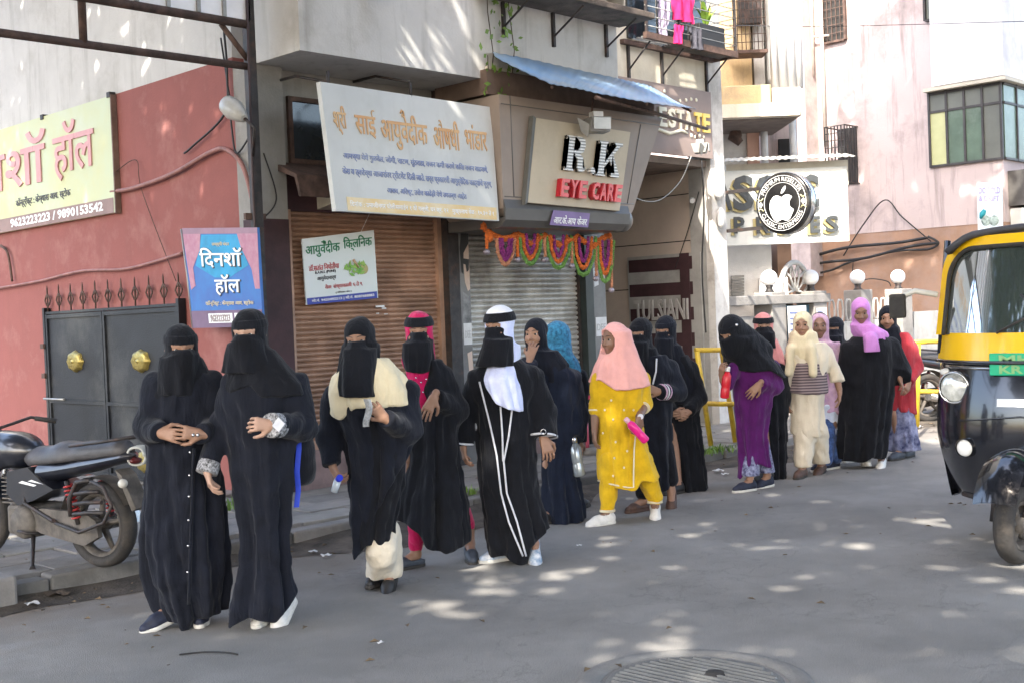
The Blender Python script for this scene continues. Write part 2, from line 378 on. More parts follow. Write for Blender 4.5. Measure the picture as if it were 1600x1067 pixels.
def hand_mesh(w, tip, pn, side, curl=.5, h=.0042, size=1.0):
    """w wrist, tip direction target, pn palm normal hint, side +1/-1: where the thumb leaves"""
    f = unit(np.array(tip) - np.array(w)); n = unit(np.array(pn) - f * (np.array(pn) @ f)); s = np.cross(f, n) * side
    w = np.array(w, float); F = Field(w - .2 * size, w + .2 * size, h); S = size
    F.cap(w - f * .03 * S, w + f * .012 * S, .024 * S, .022 * S, .01)
    for i, o in enumerate((-.026, -.009, .009, .025)):
        F.cap(w + f * .01 * S + s * o * .6 * S, w + f * .078 * S + s * o * S, .013 * S, .0105 * S, .014)
    Ls = (.058, .074, .079, .070); offs = (-.029, -.010, .010, .029)
    for i in range(4):
        p = w + f * (.076 + .006 * (1 - abs(i - 1.8) / 2)) * S + s * offs[i] * S; L = Ls[i] * S; a = curl * (.9 + .12 * (3 - i) / 3) + .05 * i
        r = (.0082 - .0006 * (i == 0)) * S; d = f + s * offs[i] * 3.5
        for j, (fr, cu) in enumerate(((.45, .55), (.30, 1.25), (.25, 1.9))):
            ang = a * cu; q = p + (unit(d) * math.cos(ang) + n * math.sin(ang)) * L * fr
            F.cap(p, q, r, r * .9, .004); p = q; r *= .92
    t0 = w + f * .022 * S + s * .024 * S; t1 = t0 + unit(f * .7 + s * .75 + n * .3) * .038 * S; t2 = t1 + unit(f * .9 + s * .25 + n * (.3 + curl * .8)) * .03 * S; t3 = t2 + unit(f * .9 - s * .1 + n * (.3 + curl)) * .022 * S
    F.cap(t0, t1, .0145 * S, .0105 * S, .012); F.cap(t1, t2, .0105 * S, .0092 * S, .004); F.cap(t2, t3, .0092 * S, .0075 * S, .004)
    V, Q = F.nets(); return relax(V, Q, 1, .4), Q
def head_mesh(c, fr, sc, h, neck):
    s, f, u = fr; ax = np.array([s, f, u]); F = Field(np.array(c) - .2, np.array(c) + .2, h)
    P = lambda a, b, d: np.array(c) + (s * a + f * b + u * d) * sc
    F.ell(P(0, -.014, .034), (.072 * sc, .092 * sc, .080 * sc), ax, .02)
    F.ell(P(0, .024, -.022), (.060 * sc, .068 * sc, .088 * sc), ax, .03)
    F.ell(P(0, .058, -.092), (.026 * sc, .024 * sc, .022 * sc), ax, .03)
    for q in (-1, 1):
        F.ell(P(.036 * q, .062, -.03), (.024 * sc, .024 * sc, .024 * sc), ax, .02)
        F.cap(P(.012 * q, .086, .024), P(.048 * q, .066, .026), .009 * sc, .008 * sc, .012)
        F.ell(P(.030 * q, .093, .006), (.017 * sc, .014 * sc, .010 * sc), ax, .008, True)
        F.cap(P(.018 * q, .0835, .0125), P(.043 * q, .073, .012), .0045 * sc, .004 * sc, .004)
        F.cap(P(.018 * q, .083, -.0035), P(.043 * q, .073, -.0025), .0035 * sc, .003 * sc, .004)
        F.ell(P(.072 * q, -.012, -.01), (.009 * sc, .02 * sc, .032 * sc), ax, .006)
        F.ell(P(.012 * q, .096, -.033), (.009 * sc, .010 * sc, .008 * sc), ax, .006)
    F.cap(P(0, .086, .012), P(0, .108, -.028), .0075 * sc, .0115 * sc, .008)
    F.cap(P(-.018, .083, -.058), P(.018, .083, -.058), .0065 * sc, .0065 * sc, .005); F.cap(P(0, .087, -.057), P(0, .0875, -.057), .0075 * sc, .0075 * sc, .005)
    F.cap(P(-.014, .081, -.069), P(.014, .081, -.069), .008 * sc, .008 * sc, .005)
    F.cap(P(0, -.02, -.05), neck, .05 * sc, .05 * sc, .02)
    V, Q = F.nets(); V = relax(V, Q, 1, .4)
    fc = V[Q].mean(1) - np.array(c); a, b, d = fc @ s / sc, fc @ f / sc, fc @ u / sc
    lip = (np.abs(a) < .021) & (b > .080) & (np.abs(d + .0635) < .0105 - np.abs(a) * .22)
    return V, Q, lip

class Person:
    def __init__(s, label, root, d, head, yaw=45, hyaw=None, hpitch=5, htilt=0, hs=1.0, skin=SKIN, group=None, h=None):
        s.d = d; g = ond(root[0], root[1], d); s.o = np.array([g[0], g[1], 0.]); s.rot = math.atan2(F0[1], F0[0]) - math.pi / 2
        s.t = thing('person', label, 'person', s.o, s.rot, group); s.skin = skin
        s.res = max(.0075, d * .00135) if h is None else h; s.fr = frame(yaw); s.hfr = frame(yaw if hyaw is None else hyaw, hpitch, htilt); s.hs = hs
        s.hc = s.L(*head); s.bodyparts = []; s.arms = []; s.lip = None
        s.neck = s.hc + np.array([0, 0, -.17]) * hs - s.hfr[1] * .025
    def L(s, px, py, dy=0.):
        w = ond(px, py, s.d + dy) - s.o; return np.array([w @ R0, w @ F0, w[2]])
    def part(s, name, F, m, parent=None, rx=2):
        V, Q = F.nets()
        if len(V) == 0: return None
        V = relax(V, Q, rx); return link(name, mesh_np(V, Q), m, parent or s.t, False, True)
    def fld(s, pts, pad=.12, h=None):
        p = np.array(pts); return Field(p.min(0) - pad, p.max(0) + pad, h or s.res)
    def head(s, eyes=True):
        h = max(.0045, s.d * .0007); V, Q, lip = head_mesh(s.hc, s.hfr, s.hs, h, s.neck); s.bodyparts.append((V, Q, lip))
        if eyes:
            sd, f, u = s.hfr
            for q in (-1, 1):
                c = s.hc + (sd * .030 * q + f * .0725 + u * .0045) * s.hs; r = .0125 * s.hs; e = MB()
                n, m_ = 14, 10; vs = []; fs = []; x, y = sd, u
                for i in range(m_ + 1):
                    a = math.pi * i / m_
                    for k in range(n): b = 2 * math.pi * k / n; vs.append(c + (f * math.cos(a) + (x * math.cos(b) + y * math.sin(b)) * math.sin(a)) * r)
                for i in range(m_):
                    for k in range(n): fs.append((i * n + k, i * n + (k + 1) % n, (i + 1) * n + (k + 1) % n, (i + 1) * n + k))
                e.add(vs, fs, True); e.mi = [1 if i // n < 3 else 0 for i in range(len(fs))]; e.build('eye', EYEM, s.t, False)
                bz = s.hc + u * .030 * s.hs; pts = [s.hc + (sd * q * a + f * b + u * d) * s.hs for a, b, d in ((.012, .0955, .028), (.026, .0935, .033), (.040, .0835, .033), (.050, .073, .027))]
                MB().tube(pts, [.0016, .0024, .0022, .0012], 6).build('eyebrow', HAIR, s.t, False)
    def arm(s, sh, el, wr, tip, curl=.6, pn=None, side=1, bare=False, size=.96):
        a, b, c, t = (s.L(*p) for p in (sh, el, wr, tip)); s.arms.append((a, b, c, t))
        pn = (-.3, .9, 0) if pn is None else pn; V, Q = hand_mesh(c, t, pn, side, curl, max(.0042, s.d * .0006), size); s.bodyparts.append((V, Q, None))
        if bare:
            F = s.fld([a, b, c], .08, max(.006, s.d * .0009)); F.cap(b, c, .036, .0235, .01); F.cap(a, b, .04, .036, .01); s.bodyparts.append((*F.nets(), None))
        return a, b, c, t
    def body(s, feet, hip=None, bareleg=False):
        """feet: list of (ankle, toe) local points; trunk and legs as one skin surface, joined with head and hands"""
        n = s.neck; hipz = .86 * (s.hc[2] + .11) / 1.6; hip = np.array([n[0] * .4, n[1] * .4 + .03, hipz]) if hip is None else hip
        pts = [n, hip] + [p for f in feet for p in f[:2]]; F = Field(np.min(pts, 0) - .25, np.max(pts, 0) + .25, .014)
        sd = s.fr[0]; ch = n * .75 + hip * .25; F.cap(n, ch, .045, .068, .04); F.cap(ch, hip, .072, .078, .04)
        for a in s.arms: F.cap(n + (a[0] - n) * .5 - UPV * .03, a[0], .045, .038, .03); F.cap(a[0], a[1], .038, .034, .02); F.cap(a[1], a[2], .034, .024, .02)
        for i, (an, to) in enumerate((f[0], f[1]) for f in feet):
            hp = hip + sd * (.055 if i else -.055) - UPV * .03; kn = (hp + an) / 2 + s.fr[1] * .03; kn[2] = (hp[2] + an[2]) / 2
            F.cap(hp, kn, .056, .040, .03); F.cap(kn, an, .040, .03, .02); F.cap(an, an + (to - an) * .85, .03, .022, .02)
        s.bodyparts.append((*F.nets(), None))
        if bareleg:
            for an, to in feet: G = s.fld([an, to], .09, .006); G.cap(an + UPV * .16, an, .036, .028, .01); G.cap(an, an + (to - an) * .9, .03, .022, .02); s.bodyparts.append((*G.nets(), None))
        Vs = []; Qs = []; mi = []; b = 0
        for V, Q, l in s.bodyparts: Vs.append(V); Qs.append(Q + b); b += len(V); mi.append(np.zeros(len(Q), np.int32) if l is None else l.astype(np.int32))
        me = mesh_np(np.concatenate(Vs), np.concatenate(Qs)); me.materials.append(s.skin); me.materials.append(LIPS); me.polygons.foreach_set('material_index', np.concatenate(mi))
        link('body', me, None, s.t, False, True)
    def rows(s, R, ratio=.72, dy=0., bmin=.09, bmax=.24):
        """R: (photo y, left x, right x[, half depth[, dy]]) -> loft rows"""
        out = []
        for r in R:
            y, a, b = r[:3]; p, q = s.L(a, y, dy), s.L(b, y, dy); c = s.L((a + b) / 2, y, dy); w = (q[0] - p[0]) / 2
            out.append((c[2], c[0], (r[4] if len(r) > 4 else dy), w, r[3] if len(r) > 3 and r[3] else min(bmax, max(bmin, w * ratio))))
        return out
    def hem(s, P, dy=0.): return [(lambda q: (q[0], q[2]))(s.L(x, y, dy)) for x, y in P]
    def robe(s, name, m, rows, hem=None, fold=.022, nf=9, seed=1, sleeves=True, sr=(.075, .062, .058), slen=1.0, wr=.006, ratio=.72, bmax=.24, k=.05, extra=None, top=None, cuffflat=.0, dy=0.):
        R = s.rows(rows, ratio, dy, bmax=bmax); pts = [(r[1] - r[3], r[2] - r[4], r[0]) for r in R] + [(r[1] + r[3], r[2] + r[4], r[0]) for r in R]
        if sleeves: pts += [p for a in s.arms for p in a[:3]]
        if hem: pts += [(0, 0, z) for x, z in s.hem(hem, dy)]
        F = s.fld(pts, .1); F.loft(R, k, fold, nf, seed, s.hem(hem, dy) if hem else None, s.hem(top, dy) if top else None)
        if sleeves:
            for i, a in enumerate(s.arms):
                S = sr[i] if isinstance(sr[0], (tuple, list)) else sr; sln = slen[i] if isinstance(slen, (tuple, list)) else slen
                F.cap(a[0], a[1], S[0], S[1], k)
                if sln > 0: e = a[1] + (a[2] - a[1]) * sln; F.cap(a[1], e, S[1], S[2], .03, flat=cuffflat)
        if extra: extra(F)
        if wr: F.wrinkle(wr, 1, seed)
        return s.part(name, F, m)
    def hood(s, name, m, cape, hem=None, open_=None, off=.010, fold=.010, nf=8, seed=3, k=.05, chest=0., bmax=.22, ratio=.75, wr=.003, extra=None, top=None):
        """head covering: shell round the head with a face opening, running into a cape given by rows"""
        sd, f, u = s.hfr; ax = np.array([sd, f, u]); S = s.hs; c = s.hc
        R = s.rows(cape, ratio, 0, bmin=.1, bmax=bmax) if cape else []; pts = [c + .13, c - .13, s.neck] + [(r[1] - r[3], r[2] - r[4], r[0]) for r in R] + [(r[1] + r[3], r[2] + r[4], r[0]) for r in R]
        if hem: pts += [(0, 0, z) for x, z in s.hem(hem)]
        F = s.fld(pts, .06, min(s.res, .0075 if s.d < 8 else .009)); P = lambda a, b, d: c + (sd * a + f * b + u * d) * S
        F.ell(P(0, -.014, .034), (.073 * S + off, .093 * S + off, .081 * S + off), ax, .03)
        F.ell(P(0, .012, -.022), (.062 * S + off, .068 * S + off, .094 * S + off), ax, .03)
        F.cap(P(0, -.01, -.06), s.neck, .066 * S + off, .075 * S + off, .04)
        if cape: F.loft(R, k, fold, nf, seed, s.hem(hem) if hem else None, s.hem(top) if top else None)
        if extra: extra(F)
        if wr: F.wrinkle(wr, 1, seed)
        if open_:
            w, hh, cz = open_[:3]; of = open_[3] if len(open_) > 3 else .108; F.ell(P(0, of, cz), (w * S, .082 * S, hh * S), ax, .006, True)
        return s.part(name, F, m)
    def band(s, name, m, z0=.029, z1=.072, off=.0135):
        """brow band of a face veil"""
        sd, f, u = s.hfr; ax = np.array([sd, f, u]); S = s.hs; F = Field(s.hc - .18, s.hc + .18, .005)
        F.ell(s.hc + (f * -.014 + u * .034) * S, (.073 * S + off, .093 * S + off, .081 * S + off), ax, .02); F.ell(s.hc + (f * .016 - u * .01) * S, (.062 * S + off, .072 * S + off, .088 * S + off), ax, .02)
        F.plane(s.hc + u * z1 * S, u); F.plane(s.hc + u * z0 * S, -u); return s.part(name, F, m, rx=1)
    def veil(s, name, m, rows, hem=None, z1=-.001, off=.0135, fold=.010, seed=5, dy=-.05, b=.09, wr=.003, k=.04):
        """face veil: close over nose and cheeks, hanging free below"""
        sd, f, u = s.hfr; ax = np.array([sd, f, u]); S = s.hs; R = s.rows([(r[0], r[1], r[2], r[3] if len(r) > 3 else b, r[4] if len(r) > 4 else dy) for r in rows])
        pts = [s.hc + .14, s.hc - .14] + [(r[1] - r[3], r[2] - r[4], r[0]) for r in R] + [(r[1] + r[3], r[2] + r[4], r[0]) for r in R]
        F = s.fld(pts, .05, min(s.res, .0075 if s.d < 8 else .009)); F.ell(s.hc + (f * .014 - u * .022) * S, (.062 * S + off, .070 * S + off, .094 * S + off), ax, .02)
        F.cap(s.hc + (f * .094 - u * .014) * S, s.hc + (f * .088 - u * .09) * S, .032, .038, .04); F.loft(R, k, fold, 7, seed, s.hem(hem) if hem else None, power=2.2)
        if wr: F.wrinkle(wr, 1, seed)
        F.plane(s.hc + u * z1 * S - f * 0, u * .995 + f * -.1); return s.part(name, F, m, rx=2)
    def shoe(s, an, dirv, m, sole, pitch=0., L=.235, clog=False, sandal=False):
        """an: point under the ankle on the sole; dirv: horizontal toe direction; pitch>0 heel lifted"""
        d = unit((dirv[0], dirv[1], 0)); sd = np.array([d[1], -d[0], 0]); p = math.radians(pitch); f = d * math.cos(p) - UPV * math.sin(p); u = UPV * math.cos(p) + d * math.sin(p)
        an = np.array(an, float); P = lambda a, b, c: an + f * a + sd * b + u * c; h = max(.005, s.d * .0007); k = L / .235
        F = Field(an - .2, an + .2, h); F.cap(P(-.025, 0, .035), P(.10 * k, 0, .030), .036, .036, .02); F.cap(P(.10 * k, .006, .028), P(.155 * k, .004, .024), .037, .026, .02)
        if not clog and not sandal: F.cap(P(-.02, 0, .05), P(-.012, 0, .082), .036, .035, .02); F.cap(P(.02, 0, .06), P(.09, 0, .05), .026, .024, .02)
        if clog: F.cap(P(-.02, 0, .03), P(.09 * k, 0, .04), .036, .036, .01)
        F.cap(P(-.015, 0, .075), P(-.01, 0, .16), .028, .03, .004, True)
        if sandal or clog: F.cap(P(-.03, 0, .062), P(.045, 0, .06), .031, .03, .01, True)
        F.plane(P(0, 0, .014), -u); o = s.part('shoe', F, m, rx=1)
        if not clog and not sandal and s.d < 9.5:
            for i in range(4): x = .028 + .022 * i; z = .088 - .008 * i; MB().tube([P(x, -.022, z - .012), P(x + .004, 0, z), P(x, .022, z - .012)], .0035, 5).build('lace', TRIM if m is not SHB else SHN, o, False)
        F = Field(an - .2, an + .2, h); F.cap(P(-.028, 0, .012), P(.10 * k, 0, .012), .036, .041, .01); F.cap(P(.10 * k, .006, .012), P(.155 * k, .004, .012), .041, .030, .01); F.plane(P(0, 0, .020), u); F.plane(P(0, 0, -.004), -u)
        V, Q = F.nets(); link('sole', mesh_np(V, Q), sole, o, False, True)
        return P(-.005, 0, .075), P(.15 * k, 0, .025)
    def rope(s, name, pts, r, m, parent=None, n=8):
        """pts local points; smooth tube"""
        return MB().tube(pts, r, n).build(name, m, parent or s.t, False)

# ------------------------------------------------------------------ setting: ground, road, pavement
def struct(name, mb, m, parent=None):
    o = mb.build(name, m, parent); 
    if parent is None: o['kind'] = 'structure'
    return o
def asphalt():
    m = mat('asphalt', (.25, .24, .225), .88, .12, 1.3, bump=.35, bscale=190, stain=((.33, .32, .30), .6, .7)); nt = m.node_tree; L = nt.links; b = principled(m)
    src = b.inputs['Base Color'].links[0].from_socket; g = nd(nt, 'ShaderNodeNewGeometry'); sx = nd(nt, 'ShaderNodeSeparateXYZ'); L.new(g.outputs['Position'], sx.inputs[0])
    n = nd(nt, 'ShaderNodeTexNoise'); n.inputs['Scale'].default_value = 1.6; n.inputs['Detail'].default_value = 8; n.inputs['Roughness'].default_value = .65; L.new(g.outputs['Position'], n.inputs['Vector'])
    a = nd(nt, 'ShaderNodeMath', operation='MULTIPLY_ADD'); L.new(n.outputs[0], a.inputs[0]); a.inputs[1].default_value = 2.4; L.new(sx.outputs[1], a.inputs[2])
    r = nd(nt, 'ShaderNodeMapRange', clamp=True); r.inputs[1].default_value = 6.95; r.inputs[2].default_value = 7.9; L.new(a.outputs[0], r.inputs[0])
    mx = nd(nt, 'ShaderNodeMix', data_type='RGBA'); L.new(r.outputs[0], mx.inputs[0]); L.new(src, mx.inputs[6]); mx.inputs[7].default_value = (.185, .155, .125, 1); 
    n2 = nd(nt, 'ShaderNodeTexNoise'); n2.inputs['Scale'].default_value = 210; n2.inputs['Detail'].default_value = 2; L.new(g.outputs['Position'], n2.inputs['Vector'])
    r2 = nd(nt, 'ShaderNodeMapRange'); r2.inputs[1].default_value = .3; r2.inputs[2].default_value = .75; r2.inputs[3].default_value = .55; r2.inputs[4].default_value = 1.5; L.new(n2.outputs[0], r2.inputs[0])
    mu = nd(nt, 'ShaderNodeMix', data_type='RGBA', blend_type='MULTIPLY'); mu.inputs[0].default_value = 1; L.new(mx.outputs[2], mu.inputs[6]); L.new(r2.outputs[0], mu.inputs[7]); L.new(mu.outputs[2], b.inputs['Base Color'])
    v = nd(nt, 'ShaderNodeTexVoronoi', feature='DISTANCE_TO_EDGE'); v.inputs['Scale'].default_value = .42; ds_ = nd(nt, 'ShaderNodeMix', data_type='VECTOR'); n5 = nd(nt, 'ShaderNodeTexNoise'); n5.inputs['Scale'].default_value = 1.8; n5.inputs['Detail'].default_value = 6; L.new(g.outputs['Position'], n5.inputs['Vector'])
    ds_.inputs[0].default_value = .35; L.new(g.outputs['Position'], ds_.inputs[4]); sc5 = nd(nt, 'ShaderNodeVectorMath', operation='SCALE'); sc5.inputs[3].default_value = 9; L.new(n5.outputs[1], sc5.inputs[0]); L.new(sc5.outputs[0], ds_.inputs[5]); L.new(ds_.outputs[1], v.inputs['Vector'])
    r5 = nd(nt, 'ShaderNodeMapRange'); r5.inputs[1].default_value = .0; r5.inputs[2].default_value = .008; r5.inputs[3].default_value = .8; r5.inputs[4].default_value = 1; L.new(v.outputs['Distance'], r5.inputs[0])
    n6 = nd(nt, 'ShaderNodeTexNoise'); n6.inputs['Scale'].default_value = .55; n6.inputs['Detail'].default_value = 7; n6.inputs['Roughness'].default_value = .7; L.new(g.outputs['Position'], n6.inputs['Vector']); r6 = nd(nt, 'ShaderNodeMapRange'); r6.inputs[1].default_value = .3; r6.inputs[2].default_value = .7; r6.inputs[3].default_value = .78; r6.inputs[4].default_value = 1.14; L.new(n6.outputs[0], r6.inputs[0])
    mm = nd(nt, 'ShaderNodeMath', operation='MULTIPLY'); L.new(r5.outputs[0], mm.inputs[0]); L.new(r6.outputs[0], mm.inputs[1]); m7 = nd(nt, 'ShaderNodeMix', data_type='RGBA', blend_type='MULTIPLY'); m7.inputs[0].default_value = 1; L.new(mu.outputs[2], m7.inputs[6]); L.new(mm.outputs[0], m7.inputs[7]); L.new(m7.outputs[2], b.inputs['Base Color'])
    return m
GRD = mat('earth', (.16, .13, .10), .95, .2, 2.5, bump=.5, bscale=40)
struct('ground', MB().box(-60, 120, -60, 120, -.6, -.012), GRD)
def road_fn(u, v):
    x = -30 + 110 * u; y = -9 + 15.85 * v; return (x, y, 0.0)
struct('road', MB().sheet(road_fn, 60, 12, (0, 0, -.009)), asphalt())
SLAB = [mat('paving_%d' % i, c, .9, .14, 4, bump=.4, bscale=90, stain=((.10, .09, .08), .55, 2.2)) for i, c in enumerate([(.25, .235, .22), (.21, .20, .19), (.28, .265, .24)])]
CONC = mat('concrete', (.27, .255, .24), .9, .15, 3, bump=.4, bscale=60, stain=((.09, .08, .07), .6, 1.6)); CONCD = mat('concrete_dark', (.12, .11, .10), .9, .2, 3, bump=.4, bscale=60)
pav = struct('pavement', MB().box(-14, 30, 6.95, 30, -.011, .085), mat('mortar_bed', (.10, .09, .08), .95, .2, 6, bump=.5))
def pieces(name, spec, mats, parent, jit=.006, bev=.008, tilt=.004):
    """many bevelled slabs that share a few meshes; spec: (x0, x1, y0, y1, z0, z1)"""
    cache = {}; r = random.Random(len(spec))
    for sp in spec:
        x0, x1, y0, y1, z0, z1 = sp; k = (round(x1 - x0, 2), round(y1 - y0, 2), round(z1 - z0, 2), r.randrange(len(mats)))
        if k not in cache:
            m = MB(); m.bbox(-(x1 - x0) / 2, (x1 - x0) / 2, -(y1 - y0) / 2, (y1 - y0) / 2, -(z1 - z0) / 2, (z1 - z0) / 2, bev)
            bm = bmesh.new(); vs = [bm.verts.new(v) for v in m.v]
            cache[k] = m.build(name, mats[k[3]], parent, False); bm.free(); o = cache[k]
        else: o = cache[k].copy(); COL.objects.link(o)
        o.location = Vector(((x0 + x1) / 2, (y0 + y1) / 2, (z0 + z1) / 2 + r.uniform(-jit, jit))) - wloc(parent)
        o.rotation_euler = (r.uniform(-tilt, tilt), r.uniform(-tilt, tilt), r.uniform(-tilt, tilt))
spec = []
r_ = random.Random(4)
for j in range(4):
    x = -1.0 + (j % 2) * .3
    while x < 14: spec.append((x + .008, x + .592, 6.965 + j * .335, 6.965 + j * .335 + .323, .07, .118)); x += .6
for j in range(9):
    x = 1.2 + (j % 2) * .3
    while x < 5.3: spec.append((x + .008, x + .592, 8.33 + j * .36, 8.33 + j * .36 + .348, .07, .116)); x += .6
spec = [s_ for s_ in spec if r_.random() > .04]
pieces('paving_slab', spec, SLAB, pav, .007, .006, .008)
kb = []
x = -2.0
while x < 17: kb.append((x + .006, x + .844, 6.8 + r_.uniform(-.01, .01), 6.94, -.01, .10)); x += .85
kerb = struct('kerb', MB().box(-14, 30, 6.86, 6.95, -.011, .04), CONCD)
pieces('kerb_stone', kb, [CONC, CONCD, mat('concrete_mid', (.20, .19, .175), .9, .2, 3, bump=.5, bscale=50, stain=((.06, .055, .05), .6, 2))], kerb, .012, .015, .012)
# dirt drifted against the kerb
def dirt(u, v):
    x = -3 + 18 * u; w = .55 + .22 * math.sin(x * 1.3) + .12 * math.sin(x * 3.7 + 1); y = 6.86 - w * (1 - v)
    return (x, y, .004 + .05 * v ** 2 * (.7 + .3 * math.sin(x * 5)))
tag(MB().sheet(dirt, 160, 8, (0, 0, -.006)).build('kerb_dirt', mat('dirt', (.10, .082, .065), .97, .35, 5, bump=.9, bscale=70)), kind='stuff')

mb = MB(); rl = random.Random(12)
for i in range(520):
    x = rl.uniform(1.5, 14); y = 6.8 - abs(rl.gauss(0, .28)) if i % 3 else rl.uniform(3, 8.2); z = .012 if y < 6.8 else .13; s_ = rl.uniform(.008, .028); a_ = rl.uniform(0, 6.28); ca, sa = math.cos(a_) * s_, math.sin(a_) * s_
    mb.add([(x - ca, y - sa, z), (x + sa * .5, y - ca * .5, z + s_ * .3), (x + ca, y + sa, z + .002), (x - sa * .5, y + ca * .5, z + s_ * .5)], [(0, 1, 2, 3)])
tag(mb.build('leaf_litter', mat('dry_leaf', (.16, .11, .06), .9, .4, 30, col2=(.08, .06, .04))), kind='stuff')

# ------------------------------------------------------------------ trees over the street: they stand out of view and shade it, the farthest one added for shade
LEAF = mat('leaf', (.05, .10, .025), .6, .4, 3, spec=.4); BARK = mat('bark', (.10, .075, .055), .9, .3, 9, bump=.6)
def tree(x, y, h, clusters, n, label, seed, size=.24):
    t = thing('tree', label, 'tree', (x, y, 0), 0, 'street trees on the near side'); r = random.Random(seed); m = MB()
    m.tube([(x, y, 0), (x + .1, y + .1, h * .3), (x - .05, y, h * .62)], [.26, .2, .14], 12)
    for c in clusters[::2]: m.tube([(x - .03, y, h * .45), ((x + c[0]) / 2, (y + c[1]) / 2, c[2] - .6), (c[0], c[1], c[2])], [.12, .06, .02], 7)
    m.build('trunk', BARK, t); nr = np.random.RandomState(seed); V = []; Q = []
    cl = np.array([c[:3] for c in clusters]); rr = np.array([c[3] for c in clusters]); w = rr ** 2 / (rr ** 2).sum(); idx = nr.choice(len(cl), n, p=w)
    d = nr.normal(size=(n, 3)); d /= np.linalg.norm(d, axis=1)[:, None]; P = cl[idx] + d * (rr[idx] * nr.uniform(.2, 1, n) ** .5)[:, None] * np.array([1, 1, .5])
    a = nr.normal(size=(n, 3)); a[:, 2] *= .5; a /= np.linalg.norm(a, axis=1)[:, None]; b = np.cross(a, nr.normal(size=(n, 3)) * [.5, .5, 1] + [0, 0, 1.2]); b /= np.linalg.norm(b, axis=1)[:, None]
    s = nr.uniform(.6, 1.2, n)[:, None] * size; V = np.stack([P - a * s, P - b * s * .45, P + a * s, P + b * s * .45], 1).reshape(-1, 3); Q = np.arange(n * 4).reshape(-1, 4)
    link('crown', mesh_np(V, Q), LEAF, t)
def cover(x0, x1, y0, y1, z, step, r, seed, drop=()):
    q = random.Random(seed); out = []; x = x0
    while x < x1:
        y = y0
        while y < y1:
            px, py = x + q.uniform(-.5, .5), y + q.uniform(-.5, .5)
            if not any((px - a) ** 2 + (py - b) ** 2 < c * c for a, b, c in drop): out.append((px, py, z + q.uniform(-.6, .9), r * q.uniform(.75, 1.25)))
            y += step
        x += step
    return out
HOLES = [(-1.4, .1, .8), (-.2, -.8, .7), (-2.6, -1.3, .6)]
tree(-5.5, -4.5, 8, cover(-13, -2.2, -8, 9.5, 7.6, 1.8, 1.5, 1, HOLES), 24000, 'tall street tree behind the viewpoint, the one nearer the motorcycle', 1)
tree(3.2, -4.8, 8, cover(-2.0, 6.6, -8, 5.6, 7.6, 1.8, 1.45, 2, HOLES) + cover(-2.0, 4.7, 5.6, 14.5, 7.8, 1.8, 1.45, 5), 27000, 'broad street tree behind the viewpoint, the one nearer the rickshaw', 2)
tree(11.5, -5, 9, cover(7.2, 15.5, -8, 2.2, 8.6, 1.9, 1.4, 3), 11000, 'street tree on the near kerb beyond the rickshaw', 3)
tree(18.5, 1.0, 10, cover(13.0, 19.5, 3.0, 9.5, 10.6, 1.8, 1.4, 6) + cover(15.5, 22, -4, 3.0, 10.6, 1.9, 1.4, 7), 13000, 'street tree farthest up the near side, beyond the rickshaw', 4)  # added out of view to keep the sun off the pink building

# ------------------------------------------------------------------ building materials
RED_W = mat('paint_red_wall', (.25, .082, .07), .85, .07, 2.2, bump=.25, bscale=50, stain=((.40, .19, .165), .55, 2.2), streak=((.20, .07, .06), .55))
WHITE_W = mat('paint_white_wall', (.53, .52, .50), .88, .06, 2.0, bump=.25, bscale=50, stain=((.32, .30, .27), .65, 1.7), streak=((.20, .19, .17), .6))
GREYPL = mat('plaster_grey', (.30, .29, .27), .9, .12, 2.5, bump=.3, bscale=50, stain=((.16, .15, .14), .5, 2.0), streak=((.15, .14, .13), .35))
YELPL = mat('plaster_cream', (.62, .57, .47), .9, .08, 2.0, bump=.3, bscale=50, stain=((.38, .32, .24), .5, 1.8), streak=((.34, .26, .17), .4))
OCHRE = mat('plaster_ochre', (.58, .43, .24), .9, .1, 2.0, bump=.3, bscale=50, stain=((.20, .17, .14), .6, 2.6), streak=((.25, .17, .10), .5))
PINKW = mat('plaster_pink', (.51, .42, .405), .9, .06, .9, bump=.3, bscale=30, stain=((.13, .115, .11), .95, .5), streak=((.17, .145, .14), .85))
PINKW2 = mat('plaster_salmon', (.36, .22, .15), .9, .15, 1.4, bump=.3, bscale=30, stain=((.30, .24, .22), .7, 1.1))
MAROON = mat('paint_maroon', (.055, .022, .026), .7, .2, 5, bump=.2); BROWNP = mat('brown_panel', (.52, .43, .36), .6, .08, 2, bump=.1, stain=((.30, .24, .2), .5, 1.5)); TAUPE = mat('taupe_panel', (.28, .225, .185), .5, .08, 2, stain=((.20, .16, .13), .4, 2.2), spec=.4)
IRON = mat('iron_dark', (.035, .03, .03), .6, .3, 12, bump=.2, stain=((.12, .05, .03), .5, 9)); RUST = mat('iron_rust', (.11, .065, .05), .8, .3, 10, bump=.4, stain=((.05, .03, .025), .6, 8)); DKGLASS = mat('window_dark', (.03, .04, .05), .12, .3, 1.5, spec=.8)
GALV = mat('galvanised', (.34, .34, .33), .45, .12, 8, metal=.5, stain=((.16, .13, .11), .4, 5)); PVC = mat('pipe_white', (.62, .63, .64), .5, .08, 4, streak=((.25, .24, .22), .5)); WIRE = mat('cable_black', (.012, .012, .013), .6, .1); PLAST = mat('plastic_white', (.62, .62, .62), .4, .08, 9)
INK = mat('interior_dark', (.03, .028, .027), .9, .2, 2)

